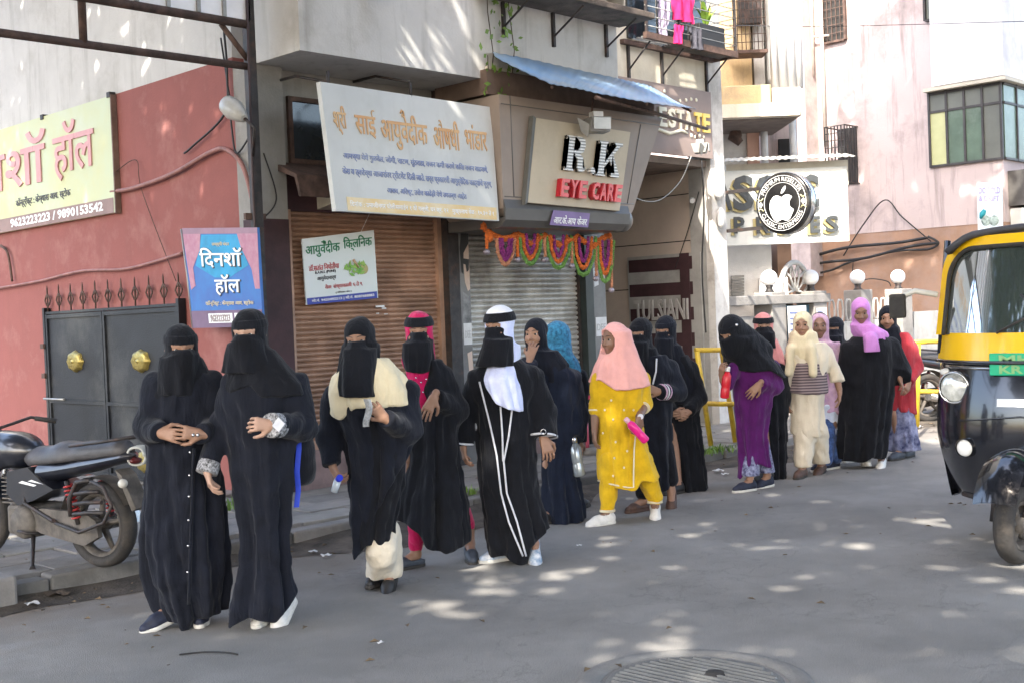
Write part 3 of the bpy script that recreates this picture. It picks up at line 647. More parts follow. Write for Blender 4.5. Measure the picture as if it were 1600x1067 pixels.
# ------------------------------------------------------------------ left building: red side wall, grey shop front, white overhang
b1 = thing('building', 'shop building with red-painted side wall, white overhanging first floor and two shuttered shops', 'building', (5.64, 8.3, 0))
def side(z0, z1, m, nm):
    mb = MB(); mb.box(5.64, 5.9, 8.56, 18, z0, z1); mb.build(nm, m, b1)
side(.0, 3.70, RED_W, 'red_wall'); side(3.70, 9, WHITE_W, 'white_wall')
MB().box(5.64, 5.94, 8.3, 8.56, 0, 3.63).build('corner_pier', GREYPL, b1)
MB().box(5.637, 5.943, 8.297, 8.5, .1, 2.36).build('pier_paint', MAROON, b1)
MB().box(5.90, 7.70, 8.42, 8.56, 2.84, 3.63).build('upper_wall', GREYPL, b1)
MB().box(5.94, 9.98, 8.32, 8.7, .0, .43).build('plinth', mat('plinth_plaster', (.30, .21, .20), .9, .2, 3, bump=.4, stain=((.12, .10, .10), .6, 2.5)), b1)
MB().box(5.944, 7.70, 8.38, 8.56, 2.44, 2.84).build('lintel', MAROON, b1)
MB().box(7.70, 7.84, 8.28, 8.56, .10, 3.63).build('middle_pier', IRON, b1)
MB().box(7.84, 7.985, 8.30, 8.56, .10, 2.42).build('poster_pier', mat('poster_grey', (.17, .165, .16), .5, .15, 5), b1)
MB().box(7.84, 12.0, 8.40, 8.56, 3.3, 9).build('wall_behind_sign', WHITE_W, b1)
MB().box(7.84, 9.98, 8.30, 8.50, 2.42, 3.3).build('sign_backing', IRON, b1)
MB().box(9.64, 9.76, 8.28, 8.56, .10, 2.42).build('door_frame', mat('frame_green_black', (.02, .03, .03), .35, .2), b1)
MB().box(9.76, 9.98, 8.30, 8.56, .10, 2.42).build('poster_pier', MATS['poster_grey'], b1)
MB().box(5.94, 9.98, 8.7, 12.5, .0, 3.63).build('shop_interior', INK, b1)
# overhanging first floor
ov = MB(); ov.box(5.69, 9.58, 7.70, 8.397, 3.61, 9.0); ov.build('overhang', WHITE_W, b1)
MB().box(5.9, 9.5, 8.40, 18, 3.64, 9).build('upper_storey', WHITE_W, b1)
MB().box(7.70, 9.56, 7.66, 7.697, 3.50, 3.72).build('overhang_lip', YELPL, b1)
mb = MB(); mb.cyl((6.35, 7.70, 4.13), (6.40, 7.45, 4.12), .022, 10); mb.build('water_spout', RUST, b1)
# deep window behind the white sign
wn_ = MB(); 
for a in ((6.05, 6.09, 2.84, 3.40), (6.70, 6.74, 2.84, 3.40)): wn_.box(a[0], a[1], 8.38, 8.415, a[2], a[3])
wn_.box(6.09, 6.70, 8.38, 8.415, 3.36, 3.40); wn_.box(6.09, 6.70, 8.38, 8.415, 2.84, 2.88); wf = wn_.build('window', RUST, b1); MB().box(6.09, 6.70, 8.40, 8.418, 2.88, 3.36).build('pane', DKGLASS, wf)
# metal hood over the brown shutter
hd = MB(); hd.prism([(8.38, 2.84), (8.05, 2.70), (8.0, 2.52), (8.03, 2.52), (8.08, 2.68), (8.38, 2.78)], 'x', 5.86, 7.68); hd.build('shutter_hood', RUST, b1)
MB().prism([(8.38, 2.82), (8.06, 2.68), (8.02, 2.52), (8.38, 2.46)], 'x', 6.30, 7.66).build('hood_box', mat('hood_cream', (.42, .38, .31), .7, .15, 4, stain=((.16, .12, .09), .6, 3)), b1)
def shutter(label, x0, x1, z0, z1, m, n, seed, frame_m):
    t = thing('rolling_shutter', label, 'shutter', ((x0 + x1) / 2, 8.42, z0), 0, 'rolling shop shutters'); h = (z1 - z0) / n; prof = [(0, .0), (-.016, .18), (-.024, .42), (-.020, .66), (-.004, .86), (.004, .93), (0, 1)]
    mb = MB()
    mb.prism([(p[0], p[1] * h) for p in prof] + [(.012, h), (.012, 0)], 'x', -(x1 - x0) / 2, (x1 - x0) / 2); o0 = mb.build('slat', m, t, False); r = random.Random(seed)
    for i in range(n):
        o = o0 if i == 0 else o0.copy()
        if i: COL.objects.link(o)
        o.location = (0, r.uniform(-.002, .002), i * h); o.rotation_euler = (r.uniform(-.02, .02), 0, 0)
    g = MB(); g.box(x0 - .05, x0 + .03, 8.36, 8.46, z0, z1); g.build('guide_rail', frame_m, t); g = MB(); g.box(x1 - .03, x1 + .03, 8.36, 8.46, z0, z1); g.build('guide_rail', frame_m, t)
    MB().box(x0 + .03, x1 - .03, 8.385, 8.44, z0 - .01, z0 + .07).build('bottom_bar', m, t)
    MB().tube([((x0 + x1) / 2 - .09, 8.375, z0 + .09), ((x0 + x1) / 2 - .08, 8.35, z0 + .11), ((x0 + x1) / 2 + .08, 8.35, z0 + .11), ((x0 + x1) / 2 + .09, 8.375, z0 + .09)], .008, 6).build('handle', GALV, t)
    return t
SH_B = mat('shutter_brown', (.46, .28, .19), .55, .22, 3, metal=.15, stain=((.22, .12, .08), .6, 2.5), streak=((.20, .11, .075), .5)); SH_G = mat('shutter_grey', (.62, .60, .55), .5, .2, 3, metal=.25, stain=((.16, .14, .12), .8, 2.2), streak=((.18, .165, .14), .55))
shutter('rust-brown closed rolling shutter under the white hanging sign', 5.98, 7.68, .43, 2.45, SH_B, 46, 1, SH_B)
shutter('grey closed rolling shutter under the garland', 7.99, 9.66, .40, 2.44, SH_G, 40, 2, IRON)
# torn paper on the brown shutter
tg = thing('paper_scrap', 'torn white paper scraps stuck on the brown shutter', 'paper', on('Y', 8.385, 596, 478)); PAPER = mat('paper_white', (.72, .72, .72), .8, .08, 20)
for px, py, w, h in ((594, 479, .10, .016), (600, 482, .05, .012), (590, 490, .03, .01), (603, 491, .04, .008)):
    p = on('Y', 8.385, px, py); MB().box(p[0] - w / 2, p[0] + w / 2, 8.383, 8.388, p[2] - h / 2, p[2] + h / 2).build('scrap', PAPER, tg)
# posters on the piers (half faces with dark glasses, printed flat)
def pier_poster(x0, x1, label, seed):
    t = thing('wall_poster', label, 'poster', ((x0 + x1) / 2, 8.297, 1.2)); y = 8.296; f = MB(); f.box(x0, x1, y - .004, y, .75, 2.36); f.build('sheet', mat('poster_sheet', (.19, .185, .18), .4, .2, 4), t)
    def pl(name, pts, m, k): MB().prism(pts, 'y', y - .004 - .0015 * k, y - .0042).build(name, m, t)
    w = x1 - x0
    if seed == 1:
        pl('printed_face', [(x0 + .35 * w, 2.12), (x1 - .003, 2.20), (x1 - .003, 1.76), (x0 + .75 * w, 1.74), (x0 + .5 * w, 1.82), (x0 + .42 * w, 1.95)], mat('print_skin', (.55, .42, .34), .5, .08, 9), 1)
        pl('printed_hair', [(x0 + .1 * w, 2.14), (x0 + .3 * w, 2.31), (x1 - .004, 2.33), (x1 - .004, 2.19), (x0 + .45 * w, 2.10), (x0 + .35 * w, 1.9), (x0 + .2 * w, 1.92)], mat('print_black', (.02, .02, .02), .4, .1), 2)
        pl('printed_glasses', [(x0 + .3 * w, 2.05), (x0 + .95 * w, 2.04), (x0 + .9 * w, 1.94), (x0 + .7 * w, 1.92), (x0 + .6 * w, 1.99), (x0 + .3 * w, 2.0)], MATS['print_black'], 3)
        pl('printed_coat', [(x0 + .2 * w, 1.74), (x1 - .003, 1.68), (x1 - .003, 1.3), (x0 + .1 * w, 1.3)], mat('print_grey', (.24, .24, .24), .5, .3, 12), 1)
    else: 
        pl('printed_face', [(x0 + .05 * w, 1.95), (x0 + .4 * w, 1.98), (x0 + .45 * w, 1.78), (x0 + .1 * w, 1.76)], MATS['plastic_white'], 1); pl('printed_figure', [(x0 + .55 * w, 2.2), (x1 - .003, 2.25), (x1 - .003, 1.8), (x0 + .6 * w, 1.84)], MATS['print_skin'], 1)
    pl('printed_label', [(x0 + .02, 1.44), (x1 - .004, 1.44), (x1 - .004, 1.24), (x0 + .02, 1.24)], MATS['plastic_white'], 2)
    letter_fn('lettering', 'DEE', mat('print_silver', (.38, .38, .38), .4, .05), t, lambda u, v, o: (x0 + .035 + u * (w - .06), y - .0085 - o, 1.30 + v * .07), .001)
    pl('printed_face', [(x0 + .45 * w, 1.16), (x1 - .01, 1.18), (x1 - .004, .96), (x0 + .6 * w, .94)], MATS['print_skin'], 1)
pier_poster(7.85, 7.98, 'narrow grey advertising poster with a half face in sunglasses, between the two shutters', 1)
pier_poster(9.77, 9.97, 'narrow grey advertising poster right of the grey shutter', 2)

# ------------------------------------------------------------------ passage to the right of the shops, column, wall with balcony
b2 = thing('building', 'cream building over the dark passage, with the estate board and railed balcony', 'building', (11, 8.3, 0))
MB().box(12.0, 12.28, 8.30, 8.62, 0, 9).build('column', mat('column_white', (.60, .58, .55), .9, .08, 3, bump=.5, bscale=30, stain=((.22, .19, .17), .7, 3.2), streak=((.25, .22, .19), .4)), b2)
MB().box(9.59, 12.0, 8.30, 8.39, 3.99, 9).build('upper_wall', YELPL, b2)
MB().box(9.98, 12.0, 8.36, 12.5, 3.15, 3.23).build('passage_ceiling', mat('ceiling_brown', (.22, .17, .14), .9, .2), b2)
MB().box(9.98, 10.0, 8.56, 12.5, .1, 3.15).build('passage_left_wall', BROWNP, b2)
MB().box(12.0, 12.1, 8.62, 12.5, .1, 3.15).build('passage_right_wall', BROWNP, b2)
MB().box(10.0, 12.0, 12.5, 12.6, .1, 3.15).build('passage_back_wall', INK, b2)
for z in (2.86, 2.30, 1.75): MB().box(11.996, 11.9985, 8.63, 12.4, z, z + .012).build('panel_joint', INK, b2)
MB().box(11.99, 11.997, 8.40, 8.62, .12, 3.2).build('jamb_paint', mat('paint_light_grey', (.36, .35, .33), .8, .1, 3, stain=((.2, .19, .18), .5, 3)), b2)
# striped name board on the passage wall
nb = thing('name_board', 'striped maroon and grey name board on the passage wall behind the veiled pair', 'sign', (11.98, 9.2, 1.2)); LG = MATS['paint_light_grey']
q = lambda px, py: on('X', 11.98, px, py)
MB().box(11.975, 11.993, q(1098, 500)[1], q(984, 500)[1], .3, 2.16).build('board', LG, nb)
ys = (q(1083, 440)[1], q(984, 440)[1])
for i in range(6): z1 = 2.12 - i * .305; MB().box(11.970, 11.974, ys[0], ys[1], z1 - .155, z1).build('stripe', MAROON, nb)
MB().box(11.966, 11.974, 8.64, 8.78, .15, 2.16).build('stripe', MAROON, nb)
qd = [np.array((11.966, ys[1], 1.62)), np.array((11.966, ys[0], 1.62)), np.array((11.966, ys[0], 1.36)), np.array((11.966, ys[1], 1.36))]
letter_fn('lettering', 'TULSIANI', mat('letter_steel', (.42, .40, .38), .4, .1), nb, on_quad(qd, .08, .93, .0, 1, (-1, 0, 0)), .02, .015)
# estate board
es = thing('signboard', 'brown estate agency board with cream letters and scrollwork, above the passage', 'sign', (11.1, 8.28, 3.6)); CRL = mat('letter_cream', (.72, .68, .54), .5, .05); YLL = mat('letter_yellow', (.80, .62, .15), .5, .05)
MB().box(9.62, 12.0, 8.262, 8.298, 3.24, 4.02).build('board', mat('board_brown', (.27, .205, .18), .6, .1, 2.4, stain=((.28, .22, .2), .3, 2)), es)
eq = [np.array((9.62, 8.262, 4.02)), np.array((12.0, 8.262, 4.02)), np.array((12.0, 8.262, 3.24)), np.array((9.62, 8.262, 3.24))]; ny = (0, -1, 0)
def letters(txt, m, par, q, u0, u1, v0, v1, n, d, bold, name='letter', lift=.002):
    w = (u1 - u0) / len(txt)
    for i, ch in enumerate(txt): letter_fn(name, ch, m, par, on_quad(q, u0 + w * (i + .07), u0 + w * (i + .93), v0, v1, n, lift), d, bold)
letters('REAL', CRL, es, eq, .14, .53, .40, .68, ny, .02, .03); letters('ESTA', CRL, es, eq, .56, .835, .38, .66, ny, .02, .03); letters('TE', YLL, es, eq, .845, .98, .38, .66, ny, .02, .03)
sc = MB()
for c, r0, a0, a1 in (((10.55, 3.50), .07, 0, 5.2), ((10.72, 3.46), .05, 2, 7.5)): sc.tube([(c[0] + (r0 * (1 - .09 * k)) * math.cos(a0 + (a1 - a0) * k / 10), 8.255, c[1] + (r0 * (1 - .09 * k)) * math.sin(a0 + (a1 - a0) * k / 10)) for k in range(11)], .012, 6)
sc.tube([(10.75, 8.255, 3.44), (10.95, 8.255, 3.50), (11.15, 8.255, 3.47), (11.38, 8.255, 3.52), (11.5, 8.255, 3.50)], [.01, .02, .022, .02, .01], 6)
for x, z, r0 in ((11.58, 3.48, .025), (11.66, 3.47, .025), (11.74, 3.49, .025), (11.82, 3.48, .02), (11.5, 3.88, .022), (11.6, 3.90, .022), (11.7, 3.90, .022), (11.38, 3.86, .02), (11.1, 3.94, .02)): sc.sphere((x, 8.258, z), r0, 10, 6, (1, .4, 1))
sc.prism([(10.78, 3.42), (10.70, 3.36), (10.78, 3.26), (10.86, 3.36)], 'y', 8.245, 8.258); sc.build('scrollwork', CRL, es)

# ------------------------------------------------------------------ ledges and balcony
def bracket(mb, x, y0, y1, z, drop=.42, m=None):
    mb.box(x - .015, x + .015, y0 - .03, y0, z - drop, z); mb.tube([(x, y0 - .02, z - drop * .7), (x, y1, z - .01)], .010, 6)
lg = thing('wall_ledge', 'mossy dark slab ledge on iron brackets along the top of the white overhang', 'ledge', (8.5, 7.5, 4.4))
x0l, x1l = 7.6, 9.62; mb = MB(); mb.bbox(x0l, x1l, 7.24, 7.695, 4.33, 4.39, .008); mb.build('slab', mat('slab_mossy', (.15, .12, .10), .95, .3, 5, bump=.6, stain=((.05, .07, .03), .6, 4)), lg)
for x in (7.95, 8.62, 9.40): mb = MB(); bracket(mb, x, 7.70, 7.30, 4.33, .32); mb.build('bracket', IRON, lg)
for px, r0, h in ((905, .09, .20), (935, .10, .24), (962, .10, .24)):
    p = on('Y', 7.45, px, 14); t = thing('plant_pot', {905: 'terracotta pot on the mossy ledge', 935: 'left of the two grey-white pots on the mossy ledge', 962: 'right of the two grey-white pots on the mossy ledge'}[px], 'plant pot', (p[0], 7.45, 4.39), 0, 'pots on the mossy ledge')
    MB().lathe((p[0], 7.45, 4.39), [(.001, 0), (r0 * .75, 0), (r0, h), (r0 * 1.1, h), (r0 * 1.1, h + .03), (r0 * .9, h + .03), (.001, h)], 18).build('pot', mat('terracotta', (.36, .13, .07), .85, .15) if px == 905 else mat('pot_grey', (.42, .41, .37), .8, .2), t)
bl = thing('balcony', 'iron-railed balcony on brackets above the estate board', 'balcony', (11.2, 8.0, 4.4)); X0, X1, YF, ZB = 10.38, 12.10, 7.93, 4.40
mb = MB(); mb.box(X0, X1, YF, YF + .05, ZB - .02, ZB + .05); mb.box(X0, X1, 8.24, 8.298, ZB - .02, ZB + .03); mb.box(X1 - .04, X1, YF + .05, 8.24, ZB - .02, ZB + .04)
mb.build('floor_frame', RUST, bl)
for i in range(5): MB().box(10.95 , X1 - .045, YF + .055 + i * .037, YF + .055 + i * .037 + .03, ZB - .004, ZB + .012).build('floor_slat', IRON, bl)
for i in range(3): MB().box(X0, 10.9, YF + .06 + i * .06, YF + .06 + i * .06 + .02, ZB - .004, ZB + .012).build('floor_slat', GALV, bl)
for i in range(7): mb = MB(); z = ZB + .12 + i * .105; mb.tube([(X0, YF + .02, z), (X1 - .01, YF + .02, z), (X1 - .01, 8.29, z)], .006, 6); mb.build('rail', GALV, bl)
for x in (X0 + .02, 10.98, X1 - .02): MB().box(x - .012, x + .012, YF + .005, YF + .03, ZB, ZB + .9).build('railing_post', IRON, bl)
for x in (10.50, 11.10, 11.96): mb = MB(); bracket(mb, x, 8.30, YF + .05, ZB - .02, .38); mb.build('bracket', IRON, bl)
MB().box(10.5, 11.0, 8.27, 8.299, 4.46, 5.6).build('balcony_window', DKGLASS, b2); MB().box(11.05, 11.98, 8.27, 8.299, 4.42, 5.6).build('balcony_window', DKGLASS, b2)
def cloth_piece(name, label, cat, m, px0, px1, py0, py1, y, seed, shape=None, group=None, th=.012):
    a = on('Y', y, px0, py0); b = on('Y', y, px1, py1); w = b[0] - a[0]; t = thing(name, label, cat, (a[0] + w / 2, y, b[2]), 0, group); h = a[2] - b[2]
    def fn(u, v):
        s = shape(u, v) if shape else (u, v); return (a[0] + w * s[0], y + .02 * math.sin(s[0] * 14 + seed) * (.4 + v) + .01 * math.sin(s[0] * 30 + v * 6), a[2] - h * s[1])
    MB().sheet(fn, 14, 16, (0, th, 0)).build('cloth', m, t); return t
yb = YF - .02
cloth_piece('hanging_trousers', 'bright pink trousers hung over the balcony railing', 'laundry', mat('laundry_pink', (.75, .015, .14), .9, .12, 9), 1052, 1086, -8, 38, yb, 1, None)
cloth_piece('hanging_trousers', 'longer left leg of bright pink laundry hanging over the balcony railing', 'laundry', MATS['laundry_pink'], 1053, 1068, 38, 71, yb, 2, lambda u, v: (u * .9 + .1 * (1 - v), v))
cloth_piece('hanging_shirt', 'pale lilac shirt and trousers hanging inside the balcony, left of the pink laundry', 'laundry', mat('laundry_lilac', (.42, .38, .52), .9, .15, 12), 1024, 1048, -10, 66, 8.12, 3, lambda u, v: (.5 + (u - .5) * (1 - .45 * v) + .08 * math.sin(v * 5), v))
cloth_piece('hanging_cloth', 'dark grey cloth hanging at the foot of the balcony railing beside the planter', 'laundry', mat('laundry_grey', (.07, .07, .09), .9, .2, 12), 1077, 1096, 42, 79, yb, 4, lambda u, v: (u + .15 * v, v))
pa = on('Y', 8.05, 1098, 45); pb = on('Y', 8.05, 1143, 88)
pt = thing('planter', 'black planter box with a broad-leaved plant on the balcony', 'planter', (pa[0], 8.05, ZB)); MB().bbox(11.48, 11.98, 8.02, 8.20, ZB + .03, ZB + .32, .01).build('box', mat('planter_black', (.02, .02, .022), .6, .2), pt)
LG_ = mat('leaf_bright', (.16, .28, .04), .5, .25, 6, spec=.4); LY = mat('leaf_yellow', (.45, .36, .04), .5, .25, 6)
r_ = random.Random(9)
for i in range(17):
    a = r_.uniform(0, 6.28); L_ = r_.uniform(.22, .42); lean = r_.uniform(.15, .8); w = r_.uniform(.02, .04); c = (11.72, 8.1, ZB + .3); dx, dy = math.cos(a), math.sin(a) * .6
    mb = MB(); mb.sheet(lambda u, v: (c[0] + dx * L_ * lean * v ** 1.4 - dy * w * (u - .5) * 2 * math.sin(math.pi * (.08 + .9 * v)), c[1] + dy * L_ * lean * v ** 1.4 + dx * w * (u - .5) * 2 * math.sin(math.pi * (.08 + .9 * v)), c[2] + L_ * v * (1 - .3 * lean * v)), 2, 7, (0, .002, 0)); mb.build('leaf', LY if i % 4 == 0 else LG_, pt)

# ------------------------------------------------------------------ frame turned square to the view line: the street bends, its far houses face us
ROTF = math.atan2(F0[1], F0[0]) - math.pi / 2
def fp(px, py, d):
    w = ond(px, py, d); return np.array([w @ R0, w @ F0, w[2]])
class FB:
    """things built square to the bend of the street: local x right, y away, z up, from a base point"""
    def __init__(s, name, label, cat, px, py, d, group=None):
        s.b = fp(px, py, d); s.b[2] = 0; w = R0 * s.b[0] + F0 * s.b[1]; s.t = thing(name, label, cat, (w[0], w[1], 0), ROTF, group)
    def P(s, px, py, d): return fp(px, py, d) - s.b
    def box(s, name, m, px0, py0, px1, py1, d0, d1, parent=None, bev=0):
        a = s.P(px0, py0, d0); b = s.P(px1, py1, d0); mb = MB(); f = mb.bbox if bev else mb.box
        args = (a[0], b[0], a[1], a[1] + d1 - d0, b[2], a[2]); mb.bbox(*args, bev) if bev else mb.box(*args); return mb.build(name, m, parent or s.t, False)
def onq(mb_pts): pass

# enterprises building front and its board
e = FB('building', 'white-fronted low shop beyond the column, under a corrugated eave', 'building', 1230, 640, 16.0); EW = mat('board_white', (.56, .58, .56), .6, .04, 3, streak=((.45, .44, .42), .3)); WP = mat('wall_pale', (.60, .58, .55), .9, .1, 2, bump=.3, stain=((.3, .27, .25), .5, 1.6))
e.box('wall', WP, 1124, 375, 1214, 640, 16.3, 17.2); e.box('fascia', mat('fascia_cream', (.62, .58, .50), .8, .08), 1134, 258, 1326, 290, 16.05, 16.25)
e.box('pilaster', WP, 1186, 436, 1232, 470, 16.2, 16.28); f = e.box('lower_wall', PINKW2, 1214, 380, 1245, 640, 16.5, 17.2)
for i in range(9): e.box('louvre', mat('louvre_grey', (.22, .21, .19), .7, .2), 1143, 431 + i * 4.6, 1163, 433.6 + i * 4.6, 16.22, 16.26)
a = e.P(1126, 256, 15.9); b_ = e.P(1334, 256, 15.9); n = 26
mb = MB(); mb.sheet(lambda u, v: (a[0] + (b_[0] - a[0]) * u, a[1] - .1 + .5 * v, a[2] + .006 + .006 * math.cos(u * 2 * math.pi * 20) + .10 * v), 28 * 4, 2, (0, 0, .006)); mb.build('corrugated_eave', mat('eave_grey', (.36, .36, .33), .7, .2, 5), e.t, False)
s2 = FB('signboard', 'white enterprises board with raised grey letters behind the round sign', 'sign', 1230, 377, 15.95); s2.box('board', EW, 1132, 268, 1327, 377, 15.95, 16.04)
GL = [mat('letter_grey', (.035, .042, .048), .5, .1), mat('letter_gold', (.40, .34, .16), .4, .1, metal=.3)]
def fl(s, txt, px0, px1, py0, py1, d, depth, m, bold=.02, name='lettering', lift=0):
    a = s.P(px0, py0, d); b = s.P(px1, py0, d); c = s.P(px0, py1, d)
    o = letter_fn(name, txt, m, s.t, lambda u, v, o_: (a[0] + (b[0] - a[0]) * u, a[1] - o_ - lift, c[2] + (a[2] - c[2]) * v), depth, bold, world=False); return o
for txt, x0, x1, y0, y1 in (('A', 1112, 1142, 279, 330), ('S', 1143, 1176, 276, 331), ('SI', 1180, 1226, 276, 331), ('C', 1246, 1277, 274, 329), ('P', 1145, 1162, 340, 366), ('RI', 1180, 1206, 340, 366), ('S', 1216, 1236, 340, 366), ('E', 1264, 1280, 339, 365), ('S', 1288, 1309, 338, 364)):
    fl(s2, txt, x0 - 4, x1 - 4, y0 + 3, y1 + 3, 15.95, .03, GL[1], .03); fl(s2, txt, x0, x1, y0, y1, 15.95, .02, GL[0], .03, lift=.035)

# round blade sign on the column
cy_, cz_, rad = 7.51, 2.66, .355; X_ = 12.25
r_s = thing('round_sign', 'round black blade sign with white apple emblem, held off the column by two arms', 'sign', (X_, cy_, cz_)); BLKP = mat('sign_black', (.012, .012, .013), .25, .1, spec=.6); WHP = mat('sign_white', (.78, .79, .80), .4, .04)
MB().lathe((X_, cy_, cz_), [(.001, 0), (rad - .012, 0), (rad, .012), (rad, .17), (rad - .012, .182), (.001, .182)], 48, 'x').build('disc', BLKP, r_s)
MB().lathe((X_, cy_, cz_), [(rad + .001, .05), (rad + .004, .052), (rad + .004, .135), (rad + .001, .137)], 48, 'x').build('rim', mat('rim_chrome', (.45, .46, .47), .18, .1, metal=.9), r_s)
def annulus(r0, r1, n=48): mb = MB(); mb.lathe((X_, cy_, cz_), [(r0, -.001), (r0, -.005), (r1, -.005), (r1, -.001)], n, 'x'); return mb
annulus(.313, .318).build('ring', WHP, r_s); annulus(.232, .236).build('ring', WHP, r_s)
# on this face image-right is -y
SGW = mat('sign_silver', (.50, .51, .52), .4, .04)
def arc_text(txt, r, a0, a1, up, hgt):
    def fn(u, v, o):
        an = math.radians(a0 + (a1 - a0) * u); rr = r + (v * hgt if up else (1 - v) * hgt); return (X_ - .003 - o, cy_ - rr * math.cos(an), cz_ + rr * math.sin(an))
    letter_fn('lettering', txt, SGW, r_s, fn, .004, .006, sub=2)
arc_text('PREMIUM RESELLER', .252, 155, 25, True, .048); arc_text('CLASSIC ENTERPRISES', .250, 203, 337, False, .048)
for an in (180, 0):
    c = (cy_ - .281 * math.cos(math.radians(an)), cz_)
    MB().prism([(c[0] - .03, c[1]), (c[0], c[1] + .035), (c[0] + .03, c[1]), (c[0], c[1] - .035)], 'x', X_ - .006, X_ - .001).build('diamond', WHP, r_s)
    for q_ in (-1, 1):
        MB().tube([(X_ - .005, c[0] - .035, c[1] + q_ * .075), (X_ - .005, c[0] - .012, c[1] + q_ * .05), (X_ - .005, c[0] + .012, c[1] + q_ * .05), (X_ - .005, c[0] + .035, c[1] + q_ * .075)], .006, 6).build('ornament', mat('sign_gold', (.62, .58, .32), .5, .05), r_s)
# apple emblem: outline with a bite on the right, and a leaf
def bez(p, n=10):
    out = []
    for k in range(len(p)):
        a, b, c, d = [np.array(p[(k + j) % len(p)], float) for j in (-1, 0, 1, 2)]
        for i in range(n): t = i / n; out.append(.5 * ((2 * b) + (c - a) * t + (2 * a - 5 * b + 4 * c - d) * t * t + (3 * b - 3 * c + d - a) * t ** 3))
    return out
ap = [(0, .62), (.30, .74), (.62, .68), (.80, .50), (.78, .46)]
body_ = [(0, .60), (.16, .68), (.34, .74), (.55, .70), (.74, .56), (.60, .40), (.54, .18), (.60, -.06), (.82, -.22), (.72, -.48), (.52, -.78), (.34, -.88), (.18, -.84), (0, -.78), (-.18, -.84), (-.36, -.88), (-.56, -.76), (-.76, -.44), (-.86, -.02), (-.80, .40), (-.56, .68), (-.32, .73), (-.16, .68)]
def emb(pts, nm, S=.185, dz=-.045, n=5): MB().prism([(cy_ - p[0] * S, cz_ + dz + p[1] * S) for p in bez(pts, n)], 'x', X_ - .008, X_ - .0012).build(nm, WHP, r_s)
emb(body_, 'emblem'); emb([(-.03, .84), (.02, 1.02), (.14, 1.18), (.30, 1.28), (.30, 1.10), (.20, .94), (.06, .84)], 'emblem_leaf')
for z in (2.86, 2.40):
    MB().box(X_ + .03, X_ + .07, cy_ + rad - .05, 8.30, z - .02, z + .02).build('arm', IRON, r_s)
MB().sphere((12.1, 8.26, 2.86), .09, 12, 8, (1, .6, 1.2)).build('plastic_wrap', PLAST, r_s); MB().sphere((12.12, 8.26, 2.55), .07, 12, 8, (1, .6, 1.8)).build('plastic_wrap', PLAST, r_s)

# ochre house with stained balcony block and drain pipes
o_ = FB('building', 'stained ochre house with projecting balcony block beyond the cream building', 'building', 1190, 640, 17.5)
o_.box('upper_wall', OCHRE, 1050, -120, 1176, 137, 17.7, 19); o_.box('balcony_beam', OCHRE, 1080, 137, 1206, 166, 17.2, 17.9, bev=.02); o_.box('balcony_slab', YELPL, 1080, 166, 1250, 180, 17.1, 18.6)
o_.box('end_block', mat('block_stained', (.50, .46, .40), .95, .2, 2, bump=.5, stain=((.10, .095, .09), .9, 1.3)), 1206, 138, 1252, 181, 17.25, 18.6)
o_.box('soffit', mat('soffit_taupe', (.20, .17, .15), .9, .15), 1080, 180.5, 1244, 186, 17.3, 18.9); o_.box('lower_wall', WP, 1100, 185, 1168, 262, 18.6, 19); o_.box('wall_strip', WHITE_W, 1170, -120, 1196, 138, 17.75, 19)
o_.box('salmon_strip', mat('plaster_peach', (.58, .36, .28), .9, .1, 2), 1167, 207, 1188, 262, 18.55, 18.7); o_.box('vent', INK, 1168, 194, 1182, 206, 18.52, 18.6)
o_.box('back_wall', PINKW, 1186, 180, 1250, 330, 19.0, 19.4); o_.box('dark_window', INK, 1217, 218, 1236, 256, 18.93, 19.02)
w = o_.box('window', IRON, 1150, -80, 1190, 36, 17.55, 17.69); 
gr = MB(); A = o_.P(1142, -60, 17.3); B = o_.P(1198, 78, 17.3)
for i in range(9): x = A[0] + (B[0] - A[0]) * i / 8; gr.tube([(x, A[1], A[2]), (x, A[1], B[2])], .006, 5)
for i in range(12): z = A[2] + (B[2] - A[2]) * i / 11; gr.tube([(A[0], A[1], z), (B[0], A[1], z)], .006, 5)
gr.build('window_grille', RUST, o_.t, False); o_.box('grille_shelf', RUST, 1148, 79, 1200, 82, 17.2, 17.6)
for i, (x, r0) in enumerate(((1205, .055), (1218, .075), (1231, .075), (1243, .06))):
    a = o_.P(x, -120, 17.5); b_ = o_.P(x + 6, 138, 17.5); MB().tube([(b_[0], a[1], a[2]), (b_[0], a[1], b_[2])], r0, 14).build('drain_pipe', PVC, o_.t, False)
o_.box('pipe_backing', mat('pipe_wall', (.62, .62, .61), .8, .05), 1196, -120, 1250, 138, 17.62, 19)
for x in (1193, 1238): a = o_.P(x, 186, 18.5); b_ = o_.P(x, 262, 18.5); MB().tube([(a[0], a[1], a[2]), (a[0], a[1], b_[2])], .055, 12).build('drain_pipe', PVC, o_.t, False)
MB().tube([o_.P(1150, 198, 18.3), o_.P(1148, 215, 18.3), o_.P(1156, 222, 18.3), o_.P(1160, 219, 18.3)], [.06, .11, .07, .02], 10).build('rusted_bowl', RUST, o_.t, False)

